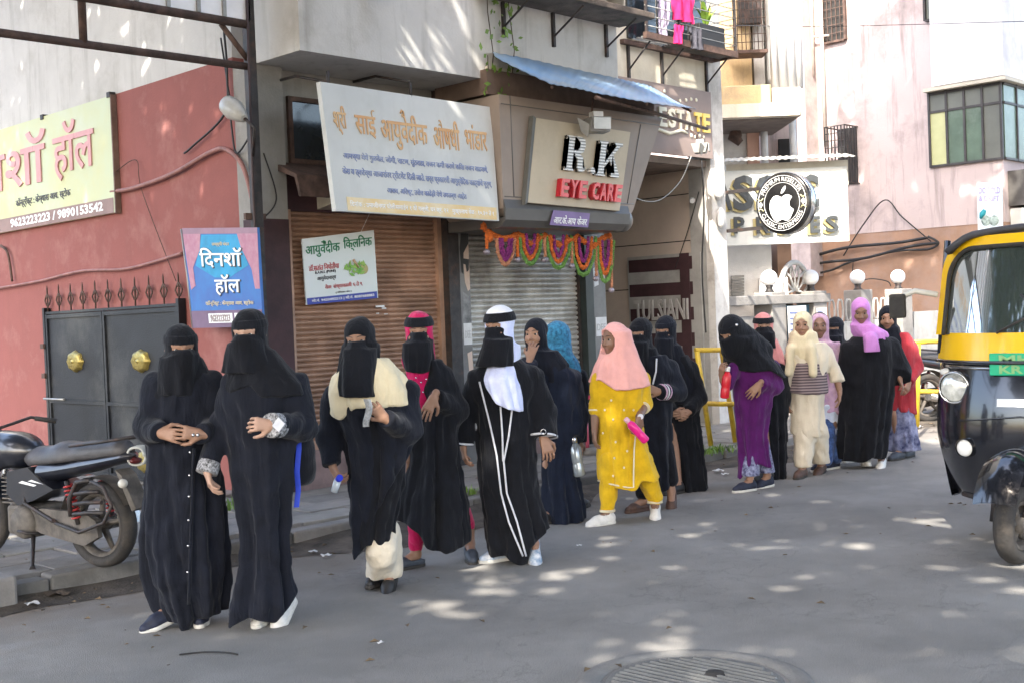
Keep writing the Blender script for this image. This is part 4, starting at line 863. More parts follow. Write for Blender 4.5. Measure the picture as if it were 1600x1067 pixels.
# pink building
PX = 20.8; pk = thing('building', 'weathered pink building with a corner of green-glass windows, far right', 'building', (PX, 9, 0))
YC = on('X', PX, 1566, 200)[1]
MB().box(PX, PX + 8, YC, 17, 2.75, 12).build('upper_walls', PINKW, pk); MB().box(PX + .01, PX + 8, YC + .01, 17, 0, 2.75).build('lower_walls', PINKW2, pk); MB().box(PX - .12, PX + 6, YC - .10, on('X', PX, 1458, 60)[1], on('X', PX, 1565, 126)[2] + .065, 12).build('upper_bay', mat('plaster_white_sunlit_bay', (.80, .77, .76), .9, .06, 1.2, bump=.3, stain=((.40, .38, .38), .5, .6), streak=((.35, .33, .33), .4)), pk)  # white bay: its sunlit brightness is put into the plaster colour
MB().box(PX - .45, PX - .002, 11.9, 12.7, 2.0, 12).build('pipe_duct', PINKW, pk)
def wq(y0, z0, y1, z1): return (on('X', PX, y0, z0), on('X', PX, y1, z1))
# green corner window, wraps round the corner
ZT, ZB_ = on('X', PX, 1565, 128)[2], on('X', PX, 1575, 249)[2]; Y1 = on('X', PX, 1452, 145)[1]
GG = mat('glass_green', (.12, .18, .135), .25, .2, 1.2, spec=.7, stain=((.24, .30, .25), .5, 1.3)); GY = mat('glass_yellow', (.45, .46, .24), .4, .05); GGR = mat('glass_grey', (.15, .16, .14), .35, .15, 1.5); FRM = mat('frame_black', (.05, .045, .045), .5, .2)
MB().box(PX - .19, PX + 3.5, YC - .15, Y1 + .03, ZT, ZT + .06).build('window_hood', YELPL, pk)
wr = thing('corner_window', 'green-glass corner window of the pink building, one pane yellow', 'window', (PX, YC, ZB_)) if False else None
fr = MB(); n = 4; ZM = ZT - (ZT - ZB_) * .28
ysx = [Y1 + (YC - Y1) * i / n for i in range(n + 1)]
for y in ysx: fr.box(PX - .055, PX - .003, y - .02, y + .02, ZB_, ZT - .002)
for z in (ZB_, ZM, ZT - .05): fr.box(PX - .050, PX - .0035, YC + .02, Y1 - .02, z, z + .04)
xsx = [PX + .0 + i * .55 for i in range(1, 7)]
for x in xsx: fr.box(x - .02, x + .02, YC - .055, YC - .003, ZB_, ZT - .002)
for z in (ZB_, ZM, ZT - .05): fr.box(PX + .02, PX + 3.4, YC - .050, YC - .0035, z, z + .04)
wf = fr.build('window_frame', FRM, pk)
for i in range(n):
    a, b_ = sorted((ysx[i], ysx[i + 1])); MB().box(PX - .03, PX - .006, a + .02, b_ - .02, ZB_ + .04, ZM).build('pane', GY if i == 0 else (GG if i < 3 else GGR), wf); MB().box(PX - .03, PX - .006, a + .02, b_ - .02, ZM + .04, ZT - .05).build('pane', GGR, wf)
for i in range(6):
    x = PX + .02 + i * .55; MB().box(x + .01, x + .53, YC - .03, YC - .006, ZB_ + .04, ZM).build('pane', GG, wf); MB().box(x + .01, x + .53, YC - .03, YC - .006, ZM + .04, ZT - .05).build('pane', GG, wf)
def xwin(px0, py0, px1, py1, bars, label='window', fm=IRON, pm=INK, nb=5):
    a, b_ = on('X', PX - .05, px0, py0), on('X', PX - .05, px1, py1); z0, z1 = min(a[2], b_[2]), max(a[2], b_[2]); y0, y1 = sorted((a[1], b_[1])); f = MB()
    for y in (y0, y1): f.box(PX - .08, PX - .002, y - .02, y + .02, z0, z1)
    for z in (z0, z1): f.box(PX - .078, PX - .003, y0 + .02, y1 - .02, z - .02, z + .02)
    if bars:
        for i in range(1, nb): y = y0 + (y1 - y0) * i / nb; f.box(PX - .066, PX - .05, y - .006, y + .006, z0 + .02, z1 - .02)
        for i in range(1, nb * 2): z = z0 + (z1 - z0) * i / nb / 2; f.box(PX - .070, PX - .067, y0 + .02, y1 - .02, z - .006, z + .006)
    w = f.build('window', fm, pk); MB().box(PX - .03, PX - .006, y0 + .02, y1 - .02, z0 + .02, z1 - .02).build('pane', pm, w)
xwin(1283, -60, 1321, 62, True, fm=RUST); xwin(1443, -40, 1462, 30, False, pm=GGR); 
# caged window with plants lower left, standing off the wall
a, b_ = on('X', 20.3, 1288, 200), on('X', 20.3, 1322, 285); cg = MB(); y1_, y0_ = a[1], b_[1]
for i in range(7): y = y0_ + (y1_ - y0_) * i / 6; cg.box(20.29, 20.31, y - .008, y + .008, b_[2], a[2])
for i in range(9): z = b_[2] + (a[2] - b_[2]) * i / 8; cg.box(20.288, 20.312, y0_, y1_, z - .006, z + .006)
for z in (a[2], b_[2]): cg.box(20.3, PX, y0_ - .01, y0_ + .01, z - .01, z + .01); cg.box(20.3, PX, y1_ - .01, y1_ + .01, z - .01, z + .01)
for i in range(5): x = 20.3 + .1 * i; cg.box(x - .006, x + .006, y0_ - .008, y0_ + .008, b_[2], a[2])
w = cg.build('window_cage', IRON, pk); MB().box(PX - .03, PX - .004, y0_ + .02, y1_ - .02, b_[2], a[2]).build('pane', INK, w)
for x0, y0, x1, y1 in ((1265, -60, 1272, 120), (1258, 60, 1266, 62), (1280, -60, 1287, 230), (1252, 190, 1256, 300)):
    a = on('X', PX - .12, x0, y0); MB().tube([(PX - .12, a[1], a[2] + .0), (PX - .12, a[1] - (0 if y1 - y0 > 10 else .5), on('X', PX - .12, x1, y1)[2])], .035 if y1 - y0 > 10 else .02, 8).build('pipe', mat('pipe_cream', (.55, .48, .42), .7, .15), pk)
# right end poster and dark signboard beside it
def plate(name, label, cat, qd, m, t=.02, nrm=None): th = thing(name, label, cat, np.mean(qd, 0)); MB().quadslab(qd, t, nrm).build('board', m, th); return th
g = lambda px, py, off=.02: on('X', PX - off, px, py)
Yp = YC + .02
gq = [on('Y', YC - .02, x, y) for x, y in ((1527, 285), (1568, 284), (1569, 359), (1528, 359))] if False else [g(1527, 286, .03), g(1566, 285, .03), g(1567, 360, .03), g(1528, 360, .03)]
t = plate('wall_poster', 'pale blue printed poster with lilac words on the pink wall above the rickshaw', 'poster', gq, mat('poster_pale_blue', (.50, .66, .72), .6, .3, 3, col2=(.66, .76, .80)), .01, (1, 0, 0))
PL_ = mat('print_lilac', (.40, .34, .58), .6, .1); PT = mat('print_teal', (.02, .30, .36), .6, .1)
nx = (-1, 0, 0)
letter_fn('lettering', 'DO BOLD', PL_, t, on_quad(gq, .06, .92, .76, .90, nx), .004, .03); letter_fn('lettering', '& DRIFT', PL_, t, on_quad(gq, .06, .88, .60, .72, nx), .004, .03)
fnq = on_quad(gq, 0, 1, 0, 1, nx); MB().tube([fnq(.12, .24, .01), fnq(.2, .34, .01), fnq(.30, .42, .01)], [.02, .05, .035], 8).build('printed_feather', PT, t)
for u in (.34, .66): MB().sphere(fnq(u, .2, .006), .09, 10, 6, (.1, 1, 1)).build('printed_shape', mat('print_sage', (.40, .50, .46), .6, .3, 20), t)
ds = thing('signboard', 'dark shop fascia with white lower panel at the right edge above the rickshaw', 'sign', (PX + 1.2, YC - .2, 3.2)); MB().box(PX + .15, PX + 4.2, YC - .45, YC - .01, 3.02, 3.62).build('fascia', mat('fascia_dark', (.09, .085, .08), .8, .2, 3), ds); MB().box(PX + .2, PX + 4.2, YC - .40, YC - .012, 2.2, 2.98).build('panel', EW, ds)

# compound wall with globe lamps and ornamental panels
cw = thing('compound_wall', 'grey compound wall with pierced white ornaments and gate panels behind the walkers', 'wall', (15, 8.6, 0)); OW = mat('ornament_white', (.48, .47, .45), .85, .15, 5, stain=((.2, .19, .18), .5, 4)); YW = 8.6
xs_ = [on('Y', YW, px, 470)[0] for px in (1207, 1272, 1345, 1408)]
MB().box(12.35, 13.35, YW - .05, YW + .2, 0, 1.36).build('wall', CONC, cw); MB().bbox(12.30, 15.0, YW - .12, YW + .24, 1.50, 1.62, .01).build('coping', CONC, cw)
for x in xs_: MB().bbox(x - .17, x + .17, YW - .10, YW + .18, 0, 1.66, .012).build('pillar', CONC, cw)
MB().box(13.95, 14.6, YW - .02, YW + .02, .1, 1.48).build('blue_gate', mat('gate_blue', (.07, .17, .24), .6, .3, 4, stain=((.12, .09, .08), .6, 3)), cw)
MB().box(15.0, 15.9, YW, YW + .12, 0, .55).build('dwarf_wall', CONC, cw); MB().box(16.3, 17.15, YW, YW + .12, 0, .55).build('dwarf_wall', CONC, cw); MB().box(17.5, 26, YW, YW + .12, 0, 1.3).build('wall', mat('wall_light', (.40, .39, .37), .9, .2, 2, stain=((.2, .18, .17), .6, 1.5)), cw)
for x0, x1 in ((14.96, 15.9), (16.26, 17.14)):
    k = 4
    for i in range(k):
        x = x0 + (x1 - x0) * (i + .5) / k; w_ = (x1 - x0) / k; mb = MB(); mb.bbox(x - w_ * .46, x + w_ * .46, YW + .03, YW + .08, .56, 1.22, .01); mb.build('panel', OW, cw)
        for q_ in (-1, 1):
            MB().tube([(x + q_ * (.02 + .055 * math.sin(a_)), YW + .05, 1.38 - .15 * math.cos(a_)) for a_ in np.linspace(.15, 3.1, 9)], .016, 6).build('ornament', OW, cw)
for i, x in enumerate(xs_):
    t = thing('globe_lamp', ['white globe lamp over the stained corner pillar, first from the column', 'white globe lamp just right of the fan-shaped grille', 'white globe lamp directly above the lavender hijab', 'white globe lamp behind the rickshaw mirror'][i], 'lamp', (x, YW + .04, 1.66), 0, 'globe lamps on the compound wall')
    MB().lathe((x, YW + .04, 1.66), [(.001, 0), (.07, 0), (.045, .03), (.04, .06), (.055, .09), (.001, .09)], 16).build('base', IRON, t); MB().sphere((x, YW + .04, 1.66 + .185), .108, 24, 16).build('globe', mat('globe_white', (.82, .82, .82), .3, .02), t)
fa = thing('fan_grille', 'fan-shaped pierced grille between the first two globe lamps', 'grille', (14.25, YW + .1, 1.6)); c = on('Y', YW + .1, 1243, 470); R_f = .38
mb = MB(); mb.tube([(c[0] + R_f * math.cos(a_), YW + .1, 1.62 + R_f * 1.15 * math.sin(a_)) for a_ in np.linspace(0, math.pi, 17)], .035, 8)
for a_ in np.linspace(.35, 2.8, 6): mb.tube([(c[0] + .06 * math.cos(a_), YW + .1, 1.62 + .05), (c[0] + R_f * .6 * math.cos(a_ - .25), YW + .1, 1.62 + R_f * .7 * math.sin(a_ - .25)), (c[0] + R_f * math.cos(a_), YW + .1, 1.62 + R_f * 1.15 * math.sin(a_))], .016, 6)
for a_ in np.linspace(.35, 2.8, 6): mb.tube([(c[0] + .06 * math.cos(a_), YW + .1, 1.62 + .05), (c[0] + R_f * .6 * math.cos(a_ + .25), YW + .1, 1.62 + R_f * .7 * math.sin(a_ + .25)), (c[0] + R_f * math.cos(a_), YW + .1, 1.62 + R_f * 1.15 * math.sin(a_))], .016, 6)
mb.build('bars', OW, fa)
# notices on the wall
def notice(label, px0, py0, px1, py1, y, m, lines=6, blue=False):
    a = on('Y', y, px0, py0); b_ = on('Y', y, px1, py1); qd = [np.array(p) for p in ((a[0], y, a[2]), (b_[0], y, a[2]), (b_[0], y, b_[2]), (a[0], y, b_[2]))]; t = plate('notice', label, 'notice', qd, m, .006, (0, 1, 0)); f = on_quad(qd, 0, 1, 0, 1, (0, -1, 0)); r = random.Random(px0); pr = mat('print_blue_grey', (.14, .17, .33), .7, .1)
    mb = MB()
    for i in range(lines):
        v = .88 - i * .8 / lines; l = r.uniform(.4, .85); p0, p1 = f(.08, v, .001), f(.08 + l, v - .035, .003); mb.box(p0[0], p1[0], y - .006, y - .002, p1[2], p0[2])
    mb.build('printed_lines', pr, t)
notice('blue-framed white notice sheet on the gate left of the cream hijab', 1231, 479, 1262, 552, YW - .13, PAPER, 7); notice('white notice sheet on the pillar between the cream and black hijabs', 1276, 482, 1293, 520, YW - .12, PAPER, 4); notice('blank white sheet stuck on the wall behind the rickshaw mirror', 1408, 489, 1428, 512, YW + .0, PAPER, 0)

# cables
def cable(label, pts, r, m=WIRE, name='cable', group=None):
    t = thing(name, label, 'cable', pts[0], 0, group); P = [np.array(p, float) for p in pts]; out = []
    for k in range(len(P) - 1):
        a, b_, c, d = P[max(0, k - 1)], P[k], P[k + 1], P[min(len(P) - 1, k + 2)]
        for i in range(8): t_ = i / 8; out.append(.5 * (2 * b_ + (c - a) * t_ + (2 * a - 5 * b_ + 4 * c - d) * t_ ** 2 + (3 * b_ - 3 * c + d - a) * t_ ** 3))
    out.append(P[-1]); MB().tube(out, r, 6).build('wire', m, t); return t
gX = lambda l, x=PX - .1: [on('X', x, *p) for p in l]
cable('upper thick black cable bundle sagging across the foot of the pink wall', gX([(1216, 424), (1260, 405), (1320, 388), (1400, 380), (1448, 372)]), .03)
cable('middle black cable crossing the orange wall', gX([(1218, 430), (1280, 412), (1350, 404), (1420, 386), (1466, 380)]), .028)
cable('lowest looping black cable over the orange wall', gX([(1220, 436), (1290, 425), (1332, 409), (1400, 393), (1450, 390), (1466, 380), (1450, 370)]), .022)
cable('thin cable rising to a peak on the pink wall', gX([(1318, 400), (1350, 350), (1383, 313), (1410, 340), (1455, 378)]), .012)
cable('hanging loop of thin wire on the orange wall', gX([(1333, 410), (1334, 440), (1360, 436), (1386, 440), (1392, 448)]), .010)
cable('thin wire crossing high in front of the pink building', [on('X', 12.2, 1140, 40), on('X', 20.0, 1300, 42), on('X', 20.0, 1600, 34)], .006)
cable('wire looping from the lamp on the brown sign to the lamp under the estate board', [on('Y', 7.40, 948, 235), on('Y', 7.5, 962, 275), on('Y', 7.7, 990, 308), on('Y', 7.9, 1028, 314), on('Y', 8.0, 1062, 285), on('Y', 8.05, 1080, 245)], .006, mat('wire_grey', (.3, .3, .28), .6, .1))
cable('dark wire running down the passage corner', [on('Y', 8.28, 1096, 250), on('Y', 8.28, 1100, 330), on('Y', 8.28, 1097, 420), on('Y', 8.28, 1103, 520)], .010)
cable('thin wire slanting across the passage wall', [on('X', 11.97, 1092, 300), on('X', 11.97, 1075, 360), on('X', 11.97, 1055, 420)], .006)

# ------------------------------------------------------------------ shop signs
ws = [on('Y', 7.60, 500, 128), on('Y', 7.62, 767, 168), on('Y', 7.52, 780, 346), on('Y', 7.50, 525, 330)]
t = plate('hanging_sign', 'big white hanging shop sign with orange and blue lettering over the brown shutter', 'sign', ws, mat('sign_face_white', (.56, .57, .55), .5, .06, 1.6, stain=((.42, .42, .38), .5, 2.2), streak=((.36, .36, .34), .4)), .05, (0, 1, 0))
ORG = mat('print_orange', (.55, .30, .13), .6, .15, 5, col2=(.62, .42, .22)); BLUP = mat('print_blue', (.16, .21, .42), .6, .15, 8, col2=(.30, .35, .50)); nF = (0, -1, 0)
fb = on_quad(ws, 0, 1, 0, 1, nF, 0); bd = [fb(.06, .085, .002), fb(.98, .085, .002), fb(.98, .0, .002), fb(.06, .0, .002)]
bd = [fb(.065, .115, .003), fb(.985, .115, .003), fb(.985, .008, .003), fb(.065, .008, .003)]; MB().quadslab(bd, .002, (0, 1, 0)).build('orange_band', mat('band_orange', (.66, .47, .20), .6, .1, 5, col2=(.70, .60, .40)), t)
dev = lambda s: s
def reph(u, v, w, parent, m, fn): MB().tube([fn(u - w, v + .02, .006), fn(u - w * .4, v + .045, .006), fn(u + w * .4, v + .035, .006), fn(u + w * .5, v, .006)], .008, 6).build('lettering', m, parent)
for txt, u0, u1, v0, v1 in (('श्री', .045, .115, .60, .83), ('साई', .16, .275, .60, .83), ('आयुवेदीक', .30, .575, .53, .83), ('औषधी', .61, .775, .58, .83), ('भांडार', .81, .955, .60, .82)):
    letter_fn('lettering', txt, ORG, t, on_quad(ws, u0, u1, v0, v1, nF), .004, .035)
reph(.435, .815, .012, t, ORG, fb)
def line(s, u0, u1, v0, v1, m, q, par, bold=.02, n=nF, d=.003): return letter_fn('lettering', s, m, par, on_quad(q, u0, u1, v0, v1, n), d, bold)
line('आमच्या येथे गुळवेल, जोगी, चाटण, सुंठवडा, वजन कमी करणे किंवा वजन वाढवणे,', .075, .945, .40, .475, BLUP, ws, t); line('केस व त्वचेच्या आजारांवर ट्रीटमेंट िदली जाते. सर्व प्रकारची आयुर्वेिदक काढ्यांचे चूर्ण,', .06, .965, .275, .355, BLUP, ws, t); line('आसव, अिरष्ट, तसेच काढेही येथे उपलब्ध आहेत', .30, .79, .155, .225, BLUP, ws, t)
line('िदनांक : उमाजीनगर पोलीसलाईन १ वी गल्ली, घर क्र. १२   मुख्यलाय वेळ : १०.३० ते १', .08, .965, .03, .09, WHP, ws, t)
for px, py in ((512, 118), (641, 137)): a = on('Y', 7.62, px, py - 6); MB().tube([a, a + np.array([0, .0, -.12])], .012, 6).build('hanger', IRON, t)
for px in (514, 640): a = on('Y', 7.66, px, 125); MB().tube([(a[0], 7.66, a[2] - .02), (a[0], 8.1, a[2] + .1), (a[0], 8.40, a[2] + .1)], .012, 6).build('bracket', IRON, t)
# clinic sign
cs = [on('Y', 8.30, *p) for p in ((472, 374), (584, 360), (591, 466), (479, 477))]; t = plate('hanging_sign', 'small tilted white clinic sign hung on the brown shutter', 'sign', cs, mat('sign_face_pale', (.60, .66, .66), .5, .04, 2, col2=(.66, .70, .72)), .015, (0, 1, 0)); fb2 = on_quad(cs, 0, 1, 0, 1, nF, 0)
GRN = mat('print_green', (.02, .20, .09), .6, .1); RDP = mat('print_red', (.50, .07, .08), .6, .1); DKP = mat('print_dark', (.07, .07, .08), .6, .1)
MB().quadslab([fb2(0.01, .10, .002), fb2(.985, .10, .002), fb2(.985, .0, .002), fb2(0.01, .0, .002)], .002, (0, 1, 0)).build('blue_band', mat('band_blue', (.035, .055, .33), .5, .05), t)
line('आयुवेदीक', .03, .50, .70, .93, GRN, cs, t, .03); line('िक्लिनक', .55, .96, .73, .95, GRN, cs, t, .03); reph(.29, .885, .02, t, GRN, fb2)
line('डॉ.सतांत िनपोतीया', .06, .47, .50, .60, RDP, cs, t); line('B.A.M.S. (PUNE)', .14, .42, .44, .49, DKP, cs, t); line('आयुवेदाचार्य', .16, .42, .33, .42, DKP, cs, t); line('वेळ: संध्याकाळी ६ ते ९', .26, .78, .19, .28, RDP, cs, t); line('( रिववार बंद )', .40, .62, .125, .16, DKP, cs, t); line('मो.नं. 9420492213 | मो.नं. 8087688883', .07, .94, .022, .080, WHP, cs, t)
mb = MB(); r_ = random.Random(3); k = 0
for i in range(26):
    u, v = .56 + .26 * r_.random(), .38 + .16 * r_.random(); p = fb2(u, v, .003 + .0006 * i); a_ = r_.uniform(0, 3.14); w_ = .035; mb.prism([(p[0] + w_ * math.cos(a_), p[2] + w_ * math.sin(a_)), (p[0] + w_ * .4 * math.cos(a_ + 1.57), p[2] + w_ * .4 * math.sin(a_ + 1.57)), (p[0] - w_ * math.cos(a_), p[2] - w_ * math.sin(a_)), (p[0] - w_ * .4 * math.cos(a_ + 1.57), p[2] - w_ * .4 * math.sin(a_ + 1.57))], 'y', p[1] - .001, p[1] + .0005)
mb.build('printed_leaves', mat('print_leaf', (.12, .36, .06), .6, .4, 30, col2=(.35, .50, .12)), t)
p = fb2(.82, .45, .004); MB().sphere(p, .045, 14, 8, (1, .08, 1)).build('printed_bowl', mat('print_tan', (.52, .45, .20), .6, .1), t); MB().tube([fb2(.66, .60, .02), fb2(.73, .48, .02)], [.012, .006], 6).build('printed_pestle', mat('print_wood', (.50, .34, .22), .6, .1), t)
MB().tube([fb2(.82, 1.0, -.004), on('Y', 8.34, 577, 335)], .003, 4).build('string', WHP, t)

# RK sign box
rk = thing('sign_box', 'big taupe panelled shop sign box with metal letters over the grey shutter', 'sign', (8.8, 7.9, 2.3)); Yf = 7.50
poly = [(7.66, 3.44), (10.02, 3.44), (9.50, 2.50), (9.44, 2.42), (9.34, 2.38), (7.72, 2.38), (7.66, 2.44)]
MB().prism(poly, 'y', Yf, 8.27).build('box', TAUPE, rk)
DKB = mat('sign_base_grey', (.10, .095, .09), .35, .15, 3)
prof = [(Yf - .006, 2.52), (Yf - .03, 2.44), (Yf - .02, 2.34), (Yf + .04, 2.28), (Yf + .14, 2.27), (Yf + .14, 2.36), (Yf + .0, 2.36)]
mb = MB(); mb.prism(prof, 'x', 7.66, 9.40); mb.sphere((9.40, Yf + .07, 2.39), .12, 16, 10, (1, .8, 1)); mb.build('base_roll', DKB, rk); MB().box(7.7, 9.42, Yf + .145, 8.26, 2.28, 2.375).build('soffit', DKB, rk)
for pts in (((7.80, 3.44), (7.80, 2.54)), ((7.68, 3.36), (9.97, 3.36)), ((9.66, 3.34), (9.40, 2.54)), ((7.68, 2.545), (9.50, 2.545))):
    (x0, z0), (x1, z1) = pts; MB().tube([(x0, Yf - .001, z0), (x1, Yf - .001, z1)], .005, 5).build('panel_joint', DKB, rk)
rq = [on('Y', 7.44, *p) for p in ((838, 185), (985, 207), (968, 330), (825, 317))]; MB().quadslab(rq, .06, (0, 1, 0)).build('letter_panel', mat('panel_beige', (.50, .42, .30), .55, .06, 2, stain=((.36, .30, .22), .5, 2.5)), rk)
MB().quadslab([rq[0] + (-.035, .001, .02), rq[0] + (-.002, .001, .0), rq[3] + (-.002, .001, 0), rq[3] + (-.035, .001, -.02)], .055, (0, 1, 0)).build('panel_edge', mat('panel_edge_grey', (.12, .12, .11), .5, .1), rk)
SER = [mat('letter_ribbed', (.58, .58, .56), .4, .1), BLKP]
m_ = SER[0]; nt = m_.node_tree; wv = nd(nt, 'ShaderNodeTexWave', bands_direction='Z'); wv.inputs['Scale'].default_value = 11; ge = nd(nt, 'ShaderNodeNewGeometry'); nt.links.new(ge.outputs['Position'], wv.inputs[0]); mx = nd(nt, 'ShaderNodeMix', data_type='RGBA'); mx.inputs[6].default_value = (.16, .16, .16, 1); mx.inputs[7].default_value = (.78, .78, .76, 1); nt.links.new(wv.outputs[1], mx.inputs[0]); nt.links.new(mx.outputs[2], principled(m_).inputs['Base Color'])
def serif(parent, ch, u0, u1, v0, v1):
    """slab-serif capital from strokes: stems, bars, bowl"""
    f = on_quad(rq, u0, u1, v0, v1, nF)
    S = {'R': [[(0, .0), (.46, .0), (.46, .10), (.36, .10), (.36, .90), (.46, .90), (.46, 1), (0, 1), (0, .90), (.10, .90), (.10, .10), (0, .10)], [(.361, 1), (.66, 1), (.84, .93), (.90, .76), (.84, .58), (.66, .5), (.361, .5), (.361, .59), (.55, .60), (.64, .68), (.64, .82), (.55, .90), (.361, .90)], [(.44, .499), (.64, .499), (.82, .42), (.86, .12), (.93, .10), (.98, .14), (.98, .05), (.88, 0), (.70, 0), (.60, .1), (.58, .36), (.44, .42)]],
         'K': [[(0, .0), (.42, .0), (.42, .10), (.33, .10), (.33, .90), (.42, .90), (.42, 1), (0, 1), (0, .90), (.09, .90), (.09, .10), (0, .10)], [(.331, .40), (.74, .90), (.62, .90), (.62, 1), (1.0, 1), (1.0, .90), (.90, .90), (.331, .25)], [(.46, .54), (.80, .10), (.64, .10), (.64, 0), (1, 0), (1, .10), (.98, .10), (.60, .68)]]}[ch]
    for k, st in enumerate(S):
        n = len(st); g0 = f; f_ = lambda u, v, o: g0(u, v, o + .0025 * k); bm = bmesh.new(); fv = [bm.verts.new([float(c) for c in f_(p[0], p[1], .036)]) for p in st]; bk = [bm.verts.new([float(c) for c in f_(p[0], p[1], .026)]) for p in st]
        bm.faces.new(fv); bm.faces.new(bk[::-1]); [bm.faces.new((fv[i], bk[i], bk[(i + 1) % n], fv[(i + 1) % n])) for i in range(n)]
        bmesh.ops.triangulate(bm, faces=[q_ for q_ in bm.faces if len(q_.verts) > 4]); bmesh.ops.recalc_face_normals(bm, faces=bm.faces[:]); me = bpy.data.meshes.new('lettering'); bm.to_mesh(me); bm.free(); link('lettering', me, SER[0], parent)
        bm = bmesh.new(); fv = [bm.verts.new([float(c) for c in f_(p[0] - .01, p[1], .025)]) for p in st]; bk = [bm.verts.new([float(c) for c in f(p[0] - .01, p[1], .0)]) for p in st]
        bm.faces.new(fv); bm.faces.new(bk[::-1]); [bm.faces.new((fv[i], bk[i], bk[(i + 1) % n], fv[(i + 1) % n])) for i in range(n)]
        bmesh.ops.triangulate(bm, faces=[q_ for q_ in bm.faces if len(q_.verts) > 4]); bmesh.ops.recalc_face_normals(bm, faces=bm.faces[:]); me = bpy.data.meshes.new('letter_side'); bm.to_mesh(me); bm.free(); link('letter_side', me, BLKP, parent)
serif(rk, 'R', .30, .52, .42, .84); serif(rk, 'K', .64, .90, .40, .83)
p = on_quad(rq, 0, 1, 0, 1, nF)(.575, .44, .03); MB().cyl(p, p + np.array([0, -.045, 0]), .03, 16).build('lettering', SER[0], rk)
REDL = mat('letter_red', (.68, .10, .10), .35, .08); REDS = mat('letter_red_side', (.45, .015, .03), .35, .08)
for txt, u0, u1 in (('EYE', .27, .56), ('CARE', .61, .95)):
    letters(txt, REDS, rk, rq, u0 - .005, u1 - .005, .098, .312, nF, .045, .04, 'letter_side'); letters(txt, REDL, rk, rq, u0, u1, .095, .31, nF, .012, .03, 'letter', .049)
pq = [on('Y', 7.455, *p) for p in ((865, 329), (922, 334), (919, 356), (859, 352))]; MB().quadslab(pq, .006, (0, 1, 0)).build('purple_sticker', mat('sticker_purple', (.20, .13, .30), .5, .1), rk)
line('आर.के.आय केअर', .06, .94, .12, .72, WHP, pq, rk, .04)
# beam and dark recess above the sign box
MB().box(7.64, 10.05, 7.62, 8.30, 3.46, 3.68).build('sign_beam', mat('beam_brown', (.16, .11, .085), .85, .2, 3, streak=((.07, .05, .04), .6)), rk)
# corrugated sheet awning
aw = thing('sheet_awning', 'sagging pale blue sheet awning above the brown sign box', 'awning', (8.9, 7.5, 3.7)); bk = [on('Y', 7.68, 768, 82), on('Y', 7.69, 870, 104), on('Y', 7.69, 962, 120), on('Y', 8.27, 1010, 133), on('Y', 8.27, 1040, 150)]; ft = [on('Y', 7.55, 774, 88), on('Y', 6.95, 862, 132), on('Y', 6.95, 930, 147), on('Y', 6.95, 1010, 158), on('Y', 6.9, 1088, 171)]
def cr_(P, t):
    t = t * (len(P) - 1); k = min(len(P) - 2, int(t)); t -= k; return P[k] * (1 - t) + P[k + 1] * t
def aw_fn(u, v):
    p = cr_(bk, u) * (1 - v) + cr_(ft, u) * v; p = p + np.array([0, 0, .0035 * math.sin(u * 150) + .012 * math.sin(u * 9 + v * 4)]); return p
MB().sheet(aw_fn, 160, 8, (0, 0, -.005)).build('sheet', mat('sheet_blue', (.18, .24, .29), .5, .15, 1.5, col2=(.12, .24, .42), stain=((.30, .28, .24), .6, 2.5)), aw)
for u in (.25, .5, .75, .97): a, b_ = cr_(ft, u) - (0, 0, .03), cr_(bk, u) - (0, 0, .03); MB().tube([a, b_], .012, 6).build('batten', RUST, aw)
MB().tube([ft[2] - (0, 0, .035), on('Y', 7.2, 1010, 170) - (0, 0, .02), on('Y', 7.7, 1105, 202)], .018, 6).build('support_rod', RUST, aw)
# flood lamps
def flood(label, c, yawd, s=1.0):
    t = thing('flood_lamp', label, 'lamp', c, math.radians(yawd), 'old flood lamps over the shop signs'); mb = MB(); mb.prism([(-.12 * s, .06 * s), (.12 * s, .06 * s), (.08 * s, -.07 * s), (-.08 * s, -.07 * s)], 'x', -.10 * s, .10 * s); mb.build('housing', GALV, t, False)
    MB().box(-.085 * s, .085 * s, -.13 * s, -.121 * s, -.055 * s, .05 * s).build('glass', mat('lamp_glass', (.5, .5, .48), .15, .1), t, False); MB().box(-.05 * s, .05 * s, -.05 * s, .05 * s, .061 * s, .12 * s).build('ballast', PLAST, t, False)
    MB().quadslab([(-.2 * s, -.02, .06 * s), (-.1 * s, -.06, .0), (-.1 * s, -.02, -.12 * s), (-.16 * s, 0, -.06 * s)], .008).build('side_flap', GALV, t, False); MB().tube([(-.03, .03, .12 * s), (-.01, .04, .2 * s), (.02, .10, .26 * s)], .010, 6).build('stem', RUST, t, False)
flood('grey box flood lamp hanging in front of the brown sign box', on('Y', 7.28, 932, 196), -25, 1.0); flood('grey flood lamp hanging under the estate board', on('Y', 8.05, 1094, 232), 30, .8)
t = thing('security_camera', 'small white security camera on the passage wall', 'camera', on('Y', 8.6, 1082, 312)); p = on('Y', 8.6, 1082, 312); MB().tube([p, p + (-.09, -.06, -.03)], [.035, .03], 12).build('camera_body', PLAST, t); MB().tube([p, p + (.06, .06, .02)], .015, 6).build('mount', IRON, t)

